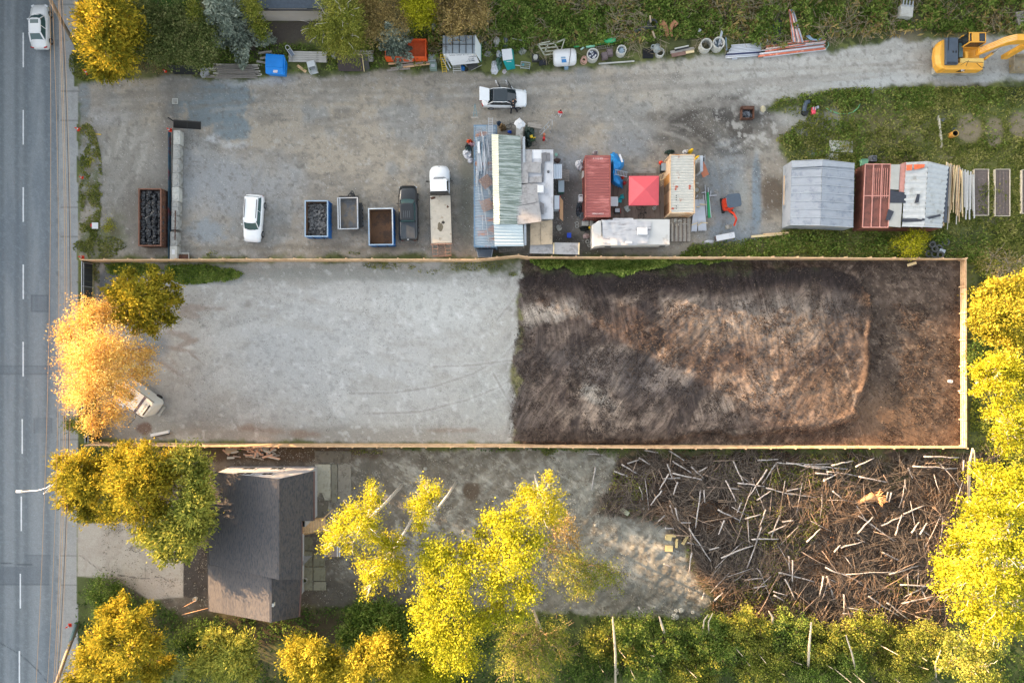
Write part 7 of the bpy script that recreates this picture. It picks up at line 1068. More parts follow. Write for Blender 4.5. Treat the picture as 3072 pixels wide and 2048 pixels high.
 m=MB();m.bar(P(941,1400,ze-.05),P(907,1560,3.0),.02,.02);m.box(tuple(P(820,1812,6.6)),(.2,.3,.4));m.build('vent_pipe',CONCL,t);m=MB();m.box(tuple(P(772,1756,6.0)),(.14,.14,.4));m.build('chimney_flue',DKST,t)
 m=MB();m.slab(P(906,1600,3.3),P(911,1600,3.3),P(910,1735,3.3),P(905,1735,3.3),.06);m.build('white_fascia',WHITE,t)
 t=thing('timber_stair','new timber landing and stair at the right wall of the house','stair',loc0(920,1575));o=Vector(t.location);Q=lambda x,y,z:W(x,y,z)-o;m=MB();
 for i in range(9):m.slab(Q(905+i*8,1600-i*1,2.4),Q(912+i*8,1600-i,2.4),Q(912+i*8,1562-i*1.2,2.4),Q(905+i*8,1562-i*1.2,2.4),.05)
 m.build('tread',WOODN,t);m=MB();m.bar(Q(903,1562,3.3),Q(975,1552,3.3),.09,.06);m.bar(Q(903,1604,3.3),Q(975,1590,3.3),.09,.06);m.build('handrail',M('stair_rail',(190,150,98),.8,0,.1,3),t)
 for x,y in((905,1562),(972,1553),(905,1602),(972,1590)):q=Q(x,y,3.2);m=MB();m.box((q.x,q.y,1.65),(.09,.09,3.3));m.build('post',WOODN,t)
 t=thing('porch','small porch with grey slats and a slab coloured orange for sunlight at the left eave of the house','porch roof',loc0(640,1440));o=Vector(t.location);m=MB();m.slab(W(606,1470,3.4)-o,W(626,1470,3.6)-o,W(626,1428,3.6)-o,W(606,1426,3.4)-o,.06);m.build('roof',PLYO,t);m=MB();[m.slab(W(616,1474+i*10,2.3)-o,W(635,1474+i*10,2.3)-o,W(635,1480+i*10,2.3)-o,W(616,1480+i*10,2.3)-o,.04)for i in range(7)];m.build('slats',GALV,t);m=MB();m.box((0,0,1.4),(.1,.1,2.8));m.build('post',WOOD,t)  # sunlit corner of the main roof stands here as an orange slab
 pv=M('path_slab',(138,136,122),.9,0,.1,2,c2=(108,108,96),amt=.4,s2=.9);slabs=[(944,1352,1054,1388,(104,98,88)),(944,1392,992,1500,(168,166,152)),(994,1392,1012,1506,(122,120,108)),(1014,1392,1053,1506,(130,126,116)),(944,1503,985,1556,(110,106,96)),(908,1610,937,1650,(116,114,98)),(908,1652,937,1698,(124,122,106)),(908,1700,938,1770,(132,130,114)),(940,1658,974,1698,(124,122,104)),(940,1700,976,1742,(130,128,110)),(940,1744,978,1770,(140,138,122))]
 nm=['dark damp slab in the corner nearest the fence','palest slab right of the house gable','narrow slab strip beside the palest slab','right grey slab of the yard behind the house','dark slab above the timber stair','greenish slab below the timber stair','slab halfway down the house side path','lowest long slab along the house wall','upper slab of the outer path row','middle slab of the outer path row','bottom slab of the outer path row']
 for i,(x0,y0,x1,y1,c)in enumerate(slabs):(cx,cy),(w,l)=rect(x0,y0,x1,y1,.1);m=MB();m.box((0,0,.05),(w-.03,l-.03,.1));one(m,'paving_slab',nm[i],'paving slab',M('slab_tone_%d'%(i+1),c,.9,0,.1,2,c2=tuple(v-22 for v in c),amt=.35),(cx,cy,0),0,'paving slabs beside the house')
 t=thing('old_hoarding','white-framed panel lying under the first birch','panel',loc0(998,1652));m=MB();m.box((0,0,.12),(1.6,1.1,.06));m.build('sheet',M('door_brown',(150,136,128),.8,0,.2,3),t);m=MB();[m.box((x,0,.16),(.12,1.1,.04))for x in(-.75,.55,.78)];m.build('frame',WHITE,t)
 t=thing('well_cover','round grey plant pot on the slab beside the house wall','pot',loc0(917,1737));m=MB();m.ring((0,0,.1),.25,.2,.3,16);m.build('pot',CONC,t);m=MB();m.cyl((0,0,.15),.2,.15,12);m.build('soil',M('pot_soil',(70,78,50),.9),t)
 G='broken boards heaped between the fence and the house gable'
 for i in range(46):x=rnd.uniform(738,826)if i>6 else rnd.uniform(676,730);y=rnd.uniform(1342,1374);a=rnd.uniform(-.6,.6)if rnd.random()<.6 else rnd.uniform(0,3.1);L_=rnd.uniform(8,22);plank('broken pinkish board in the heap behind the house gable',G,(x-L_*math.cos(a),y-L_*.6*math.sin(a)),(x+L_*math.cos(a),y+L_*.6*math.sin(a)),rnd.uniform(.1,.2),.04,rnd.uniform(.05,.5),(M('pink_board',(196,158,136),.8,0,.15,4),WOOD,CONCL)[i%3])
 boardlike('plywood_sheet','square tan board beside the heap of broken boards','board',[(676,1342),(710,1342),(710,1360),(676,1360)][::-1],.2,.04,PLYT)
 t=thing('tub','white tub lying on dark earth left of the house','tub',loc0(588,1794));m=MB();m.ring((0,0,0),.22,.18,.3,14);m.build('pail',CONCL,t);m=MB();m.cyl((0,0,.2),.18,.02,12);m.build('contents',WOODN,t)
 for a,b,lb in(((588,1800),(546,1822),'upper guy line running to the house'),((628,1822),(545,1843),'lower guy line running to the house corner')):pipe(lb,None,a,(b[0],b[1],.3),.02,2.6,M('guy',(206,160,120),.6),'guy_line','line')
 t=thing('neighbour_shed','pale blue-grey roof edge at the bottom between the trees','roof',loc0(1375,2044));m=MB();m.slab((-1.2,-2.5,2.3),(1.6,-2.5,2.3),(1.6,0,2.6),(-1.2,0,2.6),.1);m.build('sheet',M('pale_roof',(170,190,204),.5),t);m=MB();m.box((.2,-1.2,1.1),(2.5,2.2,2.2));m.build('wall',CONC,t)
greenhouses();kerb_clutter();house()
# ---------------------------------------------------------------- vegetation
BARK=M('bark',(96,82,68),.95,0,.3,6,bump=.4);BIRCH=M('birch_bark',(205,198,188),.8,0,.12,4,c2=(70,62,56),amt=.25,s2=9)
def unit(n,g=rng):
 v=g.normal(size=(n,3));return v/np.linalg.norm(v,axis=1)[:,None]
def cards(C,size,up=.6,el=1.5,dirs=None,sj=.5):
 n=len(C);nr=unit(n)+np.array([0,0,up]);nr/=np.linalg.norm(nr,axis=1)[:,None]
 d=unit(n)if dirs is None else dirs+unit(n)*.35
 a=d-nr*(d*nr).sum(1)[:,None];a/=np.linalg.norm(a,axis=1)[:,None]+1e-9;b=np.cross(nr,a)
 s=(size*(1+rng.uniform(-sj,sj,n)))[:,None];a=a*s*el*.5;b=b*s*.5
 return np.stack([C-a,C-b*.9+a*.1,C+a,C+b*.9+a*.1],1).reshape(-1,3)
def twigs(c,r,n,k,bias=.35,droop=0,jit=.12,flat=.8):
 d=unit(n)+np.array([0,0,bias]);d/=np.linalg.norm(d,axis=1)[:,None];L=r*rng.uniform(.5,1.28,n);t0=rng.uniform(.15,.6,n)
 t=t0[:,None]+(1-t0[:,None])*np.linspace(0,1,k)[None,:]**.8
 P=d[:,None,:]*(L[:,None]*t)[...,None];P[...,2]*=flat
 if droop:P[...,2]-=droop*r*t**2
 P=P+rng.normal(size=P.shape)*jit*(.5+t[...,None])+np.array(c)
 return P.reshape(-1,3),np.repeat(d,k,0)
def limb(mb,a,b,r0,r1,wob=.12,n=5):
 a,b=Vector(a),Vector(b);L=(b-a).length;P=[]
 for i in range(n+1):
  t=i/n;P.append(a.lerp(b,t)+Vector((rnd.uniform(-1,1),rnd.uniform(-1,1),rnd.uniform(-.5,.5)))*wob*L*math.sin(math.pi*t)*.5+Vector((0,0,.12*L*math.sin(math.pi*t))))
 mb.tube(P,[r0+(r1-r0)*i/n for i in range(n+1)],5)
def tree(name,label,cat,base,blobs,mat,size=.2,dens=70,k=9,el=1.5,up=.6,droop=0,bias=.35,bark=BARK,tr=.16,group=None,bz=0.0,bare=0,spike=False,jit=.12,fork=.45,flat=.8):
 bw=W(*base)if len(base)==2 else Vector(base);bw.z=bz
 t=thing(name,label,cat,tuple(bw),0,group);pts=[];dr=[];mb=MB()
 cs=[(W(b[0],b[1],b[3])-bw,1.1*b[2]*S*(H-b[3])/H)for b in blobs]
 top=max(c.z for c,r in cs);low=min(c.z-r*.5 for c,r in cs);fk=Vector((0,0,max(.4,low*fork+.3)))
 mid=sum((c for c,r in cs),Vector())/len(cs);fk+=Vector((mid.x,mid.y,0))*.35
 mb.tube([Vector((0,0,-.2)),fk*.5+Vector((.05,-.04,0)),fk],[tr*1.2,tr,tr*.85],8)
 for c,r in cs:
  k2=int(k*2.1);n=max(6,int(dens*2.3*math.pi*r*r/k2));P,d=twigs(c,r,n,k2,bias,droop,jit*1.25,flat);pts.append(P);dr.append(d)
  limb(mb,fk,c,tr*.6,tr*.18);
  for q in range(5+bare):limb(mb,c*.8+fk*.2,c+Vector((rnd.uniform(-1,1),rnd.uniform(-1,1),rnd.uniform(-.2,.9)))*r*.9,tr*.2,.012)
 P=np.concatenate(pts);dd=np.concatenate(dr)
 mb.build('trunk',bark,t,smooth=True)
 rawmesh('crown',cards(P,size*.68,up*.5,el,dd if spike else None),4,mat,t)
 return t
def conifer(name,label,cat,top,hgt,rad,mat,size=.2,nb=46,group=None,base_z=.8,el=2.2,spread=.55,side=9,up=.5,rise=.1,r_top=.08,irr=.3,dens=1.0,bark=BARK):
 p=W(top[0],top[1],hgt);t=thing(name,label,cat,(p.x,p.y,0),0,group);mb=MB();mb.tube([(0,0,-.2),(.04,0,hgt*.5),(0,0,hgt)],[.2,.13,.02],7);pts=[];dr=[]
 for i in range(nb):
  f=(i+.5)/nb;z=base_z+(hgt-base_z)*f;a=i*2.4+rnd.uniform(-.3,.3);L=rad*((1-f)**.8+r_top)*rnd.uniform(1-irr,1+irr*.7)
  d=np.array([math.cos(a),math.sin(a),rise]);n=max(4,int(L/(size*.38)*dens));u=np.linspace(.12,1,n)
  A=np.array([0,0,z])+d[None]*(L*u)[:,None];A[:,2]-=.18*L*u**2*(1-rise)
  mb.tube([(0,0,z),tuple(A[-1])],[.03+.01*L,.008],4)
  s=np.array([-d[1],d[0],0]);w=spread*L*.45*(1-u)**.7*(u>.0)+.08*L
  for q in range(side):
   o=rng.uniform(-1,1,n)*w;pts.append(A+s[None]*o[:,None]-d[None]*(np.abs(o)*.35)[:,None]+rng.normal(size=A.shape)*.05+np.array([0,0,.05]));dr.append(np.repeat(d[None],n,0)+s[None]*(o/(w+1e-6))[:,None]*.8)
 mb.build('trunk',bark,t,smooth=True);rawmesh('crown',cards(np.concatenate(pts),size,up,el,np.concatenate(dr)),4,mat,t);return t
L_GOLD=Mleaf('leaf_golden_cedar',[(92,96,36),(150,142,48),(206,180,64)]);L_LAUREL=Mleaf('leaf_laurel',[(70,86,48),(106,118,68),(156,156,104)],.25,1.2)
L_SPRUCE=Mleaf('leaf_blue_spruce',[(92,104,94),(132,144,130),(180,186,170)],.15);L_YEL=Mleaf('leaf_birch',[(132,136,38),(182,178,50),(216,206,72)],.45)
L_LIME=Mleaf('leaf_maple',[(116,122,34),(176,176,48),(214,208,72)],.45);L_PINK=Mleaf('leaf_blossom',[(178,140,88),(222,188,104),(240,214,140)],.35,.8)
L_OLIVE=Mleaf('leaf_olive',[(88,104,46),(138,146,64),(190,184,92)],.35);L_DARK=Mleaf('leaf_dark',[(48,66,36),(76,100,48),(112,130,66)],.25)
L_BROWN=Mleaf('leaf_brown',[(112,100,66),(160,142,92),(200,176,118)],.3);L_WILLOW=Mleaf('leaf_willow',[(100,112,52),(142,148,68),(180,176,90)],.35)
L_PINE=Mleaf('leaf_pine',[(100,114,54),(152,156,72),(204,194,92)],.3);L_GREEN=Mleaf('leaf_green',[(70,92,42),(108,132,60),(156,168,92)],.3,1)
L_GRASS=Mleaf('leaf_grass',[(84,98,46),(124,132,66),(168,162,104)],.3,.6);L_SUNPINE=Mleaf('leaf_sunlit_pine',[(112,114,42),(168,158,54),(212,194,78)],.35)
def RB(cx,cy,rx,ry,z,r,n,zj=.6,seed=1):
 g=random.Random(seed);o=[]
 for i in range(n):
  q=math.sqrt((i+.5)/n);a=i*2.39996+g.uniform(-.3,.3);o.append((cx+rx*q*math.cos(a),cy+ry*q*math.sin(a),r*g.uniform(.75,1.2),z*(1-.25*q*q)+g.uniform(-zj,zj)))
 return o
def trees():
 tree('cedar_tree','golden yellow cedar tree beside the pavement at the top left of the yard','tree',(330,130),[(270,50,55,6.5),(330,40,62,8.5),(300,125,66,8),(360,170,50,5),(292,200,42,4.5),(252,120,36,5),(388,95,46,5.5),(340,215,26,3.5),(330,-20,60,7)],L_GOLD,.2,110,10,2.2,droop=.35,spike=True)
 tree('laurel_hedge','wide clipped grey-green laurel hedge between the golden cedar and the blue spruce','hedge',(520,120),[(x+rnd.uniform(-8,8),y+rnd.uniform(-8,8),36,3.6+rnd.uniform(-.3,.3))for x in(425,475,525,575,615)for y in(40,85,130,170)if not(x>600 and y<60)and not(x==425 and y>150)],L_LAUREL,.17,170,6,1.3,up=1.0,bias=.8,jit=.2)
 conifer('blue_spruce','large silvery blue spruce above the grey lumber pile','tree',(618,-10),8,2.9,L_SPRUCE,.17,60,spread=.8,side=7,group=None);
 tree('cypress_tree','narrow dark golden cypress left of the large blue spruce','tree',(600,60),[(590,50,26,4.5),(600,85,20,3.5),(580,25,22,4.5)],L_OLIVE,.14,170,6,2,up=.2,spike=True)
 tree('cypress_tree','dark golden cypress right of the large blue spruce by the neighbour wall','tree',(770,60),[(760,30,30,4.5),(780,80,28,3.5),(745,0,26,4.5),(790,110,16,3)],L_OLIVE,.14,170,6,2,up=.2,spike=True)
 tree('willow_tree','drooping pale green willow hanging over the brown board panel','tree',(1020,60),[(1000,70,56,6),(1040,40,50,7),(960,100,36,4.5),(1040,120,50,4.5),(1000,0,60,7),(930,85,26,4),(1075,90,34,5),(1000,140,30,3)],L_WILLOW,.12,120,12,3,droop=.9,bias=.2,spike=True,bark=BIRCH,tr=.12,bare=1)
 tree('bare_shrub_tree','brownish half-bare tree behind the small blue spruce','tree',(1130,50),RB(1135,50,80,60,5,36,9,seed=3),L_BROWN,.11,110,9,2,bare=5,tr=.1)
 conifer('blue_spruce','small blue spruce in front of the orange bin','tree',(1163,72),5.5,1.9,L_SPRUCE,.15,44,spread=.7,side=6)
 tree('garden_tree','bright green garden tree at the top edge behind the orange bin','tree',(1260,10),RB(1262,20,50,40,5,32,7,seed=5),L_LIME,.14,150,7)
 tree('drooping_pine','tan drooping pine above the trailer with the sign board','tree',(1375,10),RB(1372,20,66,70,6,40,9,seed=6),L_BROWN,.13,120,12,3,droop=1.0,spike=True,bare=2)
 tree('blossom_tree','big peach and yellow blossoming tree overhanging the pavement by the camper van','tree',(330,1070),[(262,955,62,8),(300,1050,90,10),(235,1070,62,8.5),(380,1060,66,7),(262,1160,74,9),(335,1150,66,8),(345,1240,46,6),(285,1270,44,6.5),(425,1120,44,6),(200,1000,40,7.5),(320,940,46,7),(225,1190,40,7),(440,1060,34,5.5),(310,1100,80,10),(372,1180,38,5.5)],L_PINK,.15,105,9,1.4,bare=5,bark=M('pale_bark',(150,120,96),.9,0,.2,5),tr=.24)
 tree('cedar_tree','golden-green spreading cedar above the blossoming tree beside the street gate','tree',(450,910),[(425,895,60,7),(380,860,44,6),(470,850,34,6),(462,815,20,5),(500,835,22,5),(490,905,44,5.5),(375,930,46,6.5),(430,960,46,6),(350,880,34,5),(525,900,24,4.5),(460,990,22,5),(505,955,26,5),(530,860,15,4.5),(395,820,22,5.5)],L_GOLD,.19,115,11,2.3,spike=True,bare=2)
 tree('bush','dark golden bush under the blossoming tree at the pavement edge','bush',(250,1275),RB(248,1272,32,26,1.8,20,5,seed=8),L_OLIVE,.16,150,6)
 tree('cedar_tree','dark golden conifer leaning over the pavement beside the street lamp','tree',(270,1460),[(240,1400,48,7),(215,1440,44,7),(260,1460,52,8),(215,1500,40,6),(265,1530,38,5.5),(195,1390,34,6),(300,1400,30,6),(180,1450,24,5)],L_GOLD,.18,120,11,2.4,spike=True)
 tree('cedar_tree','tall golden-green tree in the middle of the group beside the house','tree',(440,1450),[(370,1390,56,8),(440,1380,54,9),(400,1460,70,10),(470,1450,60,9),(360,1500,50,8),(430,1530,56,8),(330,1540,34,6),(370,1345,26,7),(510,1400,50,8),(480,1520,46,8),(330,1440,36,7),(440,1335,18,7)],L_GOLD,.19,110,10,1.9,spike=True,tr=.22)
 tree('pine_tree','pale green soft pine touching the house roof','tree',(560,1520),[(560,1380,52,8),(590,1450,50,8),(580,1520,58,9),(530,1580,54,8),(480,1610,46,7),(570,1610,52,7.5),(615,1560,34,6.5),(500,1660,36,6),(440,1600,36,6),(600,1400,36,7),(555,1665,24,5.5),(620,1490,28,7)],L_PINE,.2,120,9,2.2,spike=True,tr=.2)
 tree('cedar_tree','large golden conifer at the bottom left corner beside the leaning utility pole','tree',(390,1880),[(375,1790,18,5),(445,1830,22,5),(330,1840,34,6),(400,1870,48,8),(320,1910,52,8),(400,1950,60,9),(270,1970,50,7),(450,1930,44,6.5),(340,2020,60,8),(240,2040,44,6),(450,2020,44,6),(360,1810,20,6),(500,1990,30,5)],L_GOLD,.18,110,11,2.3,spike=True)
 tree('shrub','dark green shrub in the lawn corner below the driveway','shrub',(330,1790),RB(320,1790,56,50,1.4,28,9,.3,seed=9),L_GREEN,.14,140,6,up=1)
 tree('birch_tree','yellow birch with a bare white trunk just right of the house','tree',(1205,1455),[(1090,1560,52,14),(1030,1580,42,13),(1000,1610,34,12),(1120,1500,36,13),(1110,1610,36,13),(1060,1530,36,13.5),(1115,1460,20,12),(980,1640,20,11),(1045,1640,26,12)],L_YEL,.15,110,10,1.7,bark=BIRCH,tr=.15,fork=1.1,jit=.16,droop=.2)
 tree('birch_tree','small yellow birch crown right of the first birch, dark earth patch beside its foot','tree',(1368,1447),[(1280,1490,36,12),(1265,1530,38,13),(1260,1575,26,12),(1310,1470,24,11),(1235,1510,22,12),(1275,1450,16,11)],L_YEL,.15,115,10,1.7,bark=BIRCH,tr=.13,fork=1.1,jit=.16,droop=.2)
 tree('birch_tree','yellow birch whose crown hangs lowest, between the house and the big lime trees','tree',(1245,1540),[(1180,1630,40,12),(1150,1690,44,12.5),(1110,1730,38,12),(1190,1700,34,11.5),(1150,1620,26,12),(1190,1750,24,11),(1100,1775,16,10),(1085,1690,20,11)],L_YEL,.15,115,10,1.7,bark=BIRCH,tr=.13,fork=1.0,jit=.16,droop=.2)
 tree('lime_tree','broad lime-yellow tree left of centre at the bottom','tree',(1400,1630),[(1330,1660,50,13),(1290,1700,50,12.5),(1380,1720,58,14),(1300,1780,54,13),(1260,1830,36,11),(1370,1810,56,14),(1310,1880,50,12.5),(1270,1920,36,11),(1360,1930,54,13),(1400,1970,44,11.5),(1330,1970,34,11),(1420,1870,46,12.5),(1290,1640,26,12),(1410,1650,40,12.5)],L_LIME,.21,95,9,1.2,tr=.16,fork=.9,jit=.2)
 tree('lime_tree','tall lime-yellow tree in the middle of the bottom group','tree',(1520,1560),[(1530,1600,54,14),(1490,1560,36,13),(1540,1540,34,13),(1470,1660,46,13),(1560,1680,56,15),(1490,1740,52,14),(1570,1770,50,14),(1500,1820,42,12.5),(1460,1860,30,11),(1600,1620,42,13),(1440,1600,24,12),(1560,1840,30,12),(1460,1550,20,12)],L_LIME,.21,95,9,1.2,tr=.16,fork=.9,jit=.2)
 tree('birch_tree','bright yellow birch crown nearest the fence in the bottom group','tree',(1605,1424),[(1600,1480,40,12),(1650,1500,40,13),(1610,1540,46,14),(1560,1500,26,11),(1650,1440,22,10),(1660,1560,34,12),(1680,1530,20,11),(1570,1470,18,11)],L_YEL,.15,110,10,1.6,bark=BIRCH,tr=.14,fork=1.0,droop=.2)
 tree('bare_tree','half-bare orange-tinged tree right of the bright yellow birch','tree',(1650,1560),[(1690,1580,40,9),(1720,1620,34,8.5),(1660,1640,40,9),(1700,1560,24,9)],L_BROWN,.12,60,9,2,bare=5,tr=.12)
 tree('sparse_tree','thin sparse-leaved olive tree at the right of the bottom group','tree',(1700,1640),RB(1740,1720,95,55,8,42,9,seed=12),L_OLIVE,.14,52,8,1.5,bare=4,tr=.11)
 tree('bare_tree','twiggy olive half-bare tree at the bottom edge below the lime trees','tree',(1610,1850),RB(1610,1950,110,90,9,48,13,seed=14),L_OLIVE,.12,46,9,2,bare=7,tr=.16,bark=M('bare_bark',(150,128,100),.9,0,.2,5))
 tree('sunlit_pine','orange-gold round pine beyond the right fence corner','tree',(2950,930),[(2945,900,40,6.5),(2990,870,36,7),(3040,880,44,7.5),(2980,940,46,8),(3040,950,52,8.5),(2930,940,24,5.5),(2965,1000,34,6.5),(3030,1020,44,7),(2920,970,18,5),(2980,850,18,6),(3075,850,36,7),(3090,920,40,7)],L_SUNPINE,.2,130,8,1.6,spike=True)
 tree('alder_tree','yellow tree with white forked limbs outside the right fence','tree',(2925,1150),[(2935,1110,32,7),(2985,1090,38,8),(3040,1100,42,8),(2950,1150,34,7),(3010,1150,40,8),(2925,1180,18,5.5),(3075,1140,36,8)],L_YEL,.17,110,9,1.6,bark=BIRCH,tr=.13,bare=4)
 tree('alder_tree','yellow-green tree between the right fence corner and the frame edge','tree',(2990,1260),[(3000,1210,34,7.5),(2970,1240,26,6.5),(3020,1270,40,8),(2990,1300,26,6.5),(3060,1230,38,8),(3050,1320,38,7.5),(3010,1350,26,6.5),(3080,1290,34,8)],L_LIME,.17,90,9,1.5,bark=BIRCH,tr=.13,bare=3)
 tree('alder_tree','huge bright lime-yellow tree filling the right edge below the fence','tree',(2900,1500),[(2930,1410,36,9),(2960,1460,50,11),(3020,1440,50,12),(2920,1530,50,12),(2990,1540,60,14),(3060,1520,56,13),(2880,1600,44,12),(2950,1630,62,15),(3030,1640,64,15),(2830,1700,44,12),(2900,1720,60,14),(2980,1740,66,15),(3060,1750,60,14),(2840,1770,34,11),(2900,1820,50,13),(2980,1850,58,14),(3050,1860,46,13),(2940,1900,34,11.5),(2850,1650,26,11),(3080,1430,40,12)],L_LIME,.19,92,9,1.4,bark=BIRCH,tr=.25,bare=2,fork=.9)
 tree('alder_tree','dimmer lime tree at the bottom right corner','tree',(2880,1900),[(2900,1950,50,8),(2850,1920,30,7),(2960,1960,44,8),(2920,2020,56,9),(2980,2040,40,8),(2840,1990,34,7)],L_OLIVE,.17,90,9,1.5,bark=BIRCH,tr=.14,bare=2)
 G='bushes along the bottom edge of the felling ground'
 tree('bush','dark green shaded bushes between the house garden and the lime tree','bush',(1130,1880),RB(1120,1880,110,55,2.6,40,12,seed=20),L_GREEN,.2,90,8,2.2,spike=True)
 tree('sunlit_pine','bright yellow tufted pine at the bottom edge, left of the lime trees','tree',(1080,1960),RB(1130,1990,120,60,7,40,12,seed=21),L_SUNPINE,.17,120,10,2.6,spike=True)
 tree('sunlit_pine','yellow tufted pine at the bottom edge with a bare orange leader','tree',(960,1960),RB(940,1990,70,66,7,38,8,seed=22),L_SUNPINE,.17,120,10,2.6,spike=True)
 tree('pine_tree','dark green tree with yellow-tipped shoots at the bottom left of the house garden','tree',(680,1950),RB(680,1970,90,66,6,42,10,seed=23),L_PINE,.18,100,9,2.3,spike=True)
 tree('bush','shaded dark bush beside the tree with yellow-tipped shoots','bush',(600,1900),RB(610,1930,70,50,2.5,36,7,seed=24),L_DARK,.16,110,7)
 tree('bush','lime-green sunny bush below the big lime tree at the bottom edge','bush',(1270,2000),RB(1290,2015,70,34,4,34,6,seed=25),L_LIME,.16,110,8)
 lab=['olive bush below the gravel tip with a birch stem standing in it','dark green low bush, second along the bottom edge from the twiggy tree','bright green bush below the loose rocks','yellow-green pale bush at the bottom edge below the single leaning log','golden-topped bush under the curved bare stem','leafy green bush between two thin white stems at the bottom edge','grey-green bush touching the bottom edge near the middle of the thicket','golden bush right of the broken orange stem','dull olive bush below the long curved branches','olive-gold bush beside the lime tree at the right end of the thicket','pale grey-green bush at the bottom edge right of the thin bent stem','yellow bush just below the brushwood at the right end']
 for i,(cx,cy,m_,sd)in enumerate(((1840,1930,L_OLIVE,1),(1930,1990,L_GREEN,2),(2000,1930,L_GREEN,3),(2080,2010,L_OLIVE,4),(2230,1890,L_OLIVE,5),(2170,1950,L_GREEN,6),(2290,2000,L_OLIVE,7),(2370,1900,L_GREEN,8),(2470,1930,L_OLIVE,9),(2780,1930,L_OLIVE,10),(2700,2010,L_OLIVE,11),(2600,1900,L_OLIVE,12))):
  tree('bush',lab[i],'bush',(cx,cy-20),RB(cx,cy,80,60,2.4,24,18,1.1,seed=sd+30),m_,.16,85,8,1.5,group=G)
 for i,(cx,cy,l_)in enumerate(((2540,2000,'deep green bush behind the thin white stem at the bottom edge'),(2430,2030,'green bush cut by the bottom edge left of the thin white stem'),(1770,2010,'shaded green bush left of the tall white birch stem at the bottom'),(1900,1880,'small dark bush just below the row of rocks'),(2120,1890,'low green bush at the foot of the thick white stem'))):
  tree('bush',l_,'bush',(cx,cy),RB(cx,cy,60,40,2.6,32,7,.8,seed=60+i),L_GREEN if i!=2 else L_DARK,.15,90,8,group=G)
 tree('bush','yellow-green bush behind the rusty greenhouse above the fence','bush',(2745,735),RB(2730,725,46,32,1.8,24,7,.3,seed=70),L_LIME,.12,110,7,bare=1)
 tree('shrub','rounded green plant in the verge left of the full rusty skip','plant',(327,680),RB(327,680,10,20,.5,11,3,.1,seed=71),L_LIME,.1,150,6,tr=.03)
 tree('plant','small bright yellow-green weed in the verge below the street cone','plant',(278,480),RB(278,480,5,5,.2,8,2,.05,seed=72),L_YEL,.08,160,6,tr=.02)
 tree('bush','dark dead brush heap in front of the golden cedar','bush',(455,200),RB(450,200,40,18,.8,16,5,.2,seed=73),L_BROWN,.06,60,8,3,bare=8,tr=.04)
 tree('bush','dry pale brushwood bush outside the right fence corner','bush',(3010,790),RB(3010,800,70,46,1.4,30,8,.3,seed=74),L_BROWN,.07,26,8,3,bare=9,tr=.05,bark=M('dry_twig',(150,140,128),.95,0,.2,4))
 tree('bush','dark green bush outside the right fence below the round pine','bush',(2925,1060),RB(2922,1060,24,30,1.8,20,4,.3,seed=75),L_DARK,.14,110,6)
def scatter(name,label,px0,py0,px1,py1,n,fn,size,mat,hz,up=.8,el=2.2,zf=1.0):
 px=rng.uniform(px0,px1,n);py=rng.uniform(py0,py1,n);x=(px-1536)*S;y=(1024-py)*S
 m=fn(px,py,x,y);keep=rng.random(n)<m;px,py,x,y=px[keep],py[keep],x[keep],y[keep];n=len(px)
 hh=hz*(.25+1.0*ss(.35,.7,fbm(x,y,1.6,90)))*zf;z=rng.random(n)**.7*hh+.03
 g=(np.stack([x,y,heights(px,py,x,y)+z],1));o=rawmesh(name,cards(g,size,up,el),4,mat);tag(o,label,None,None,'stuff');return o
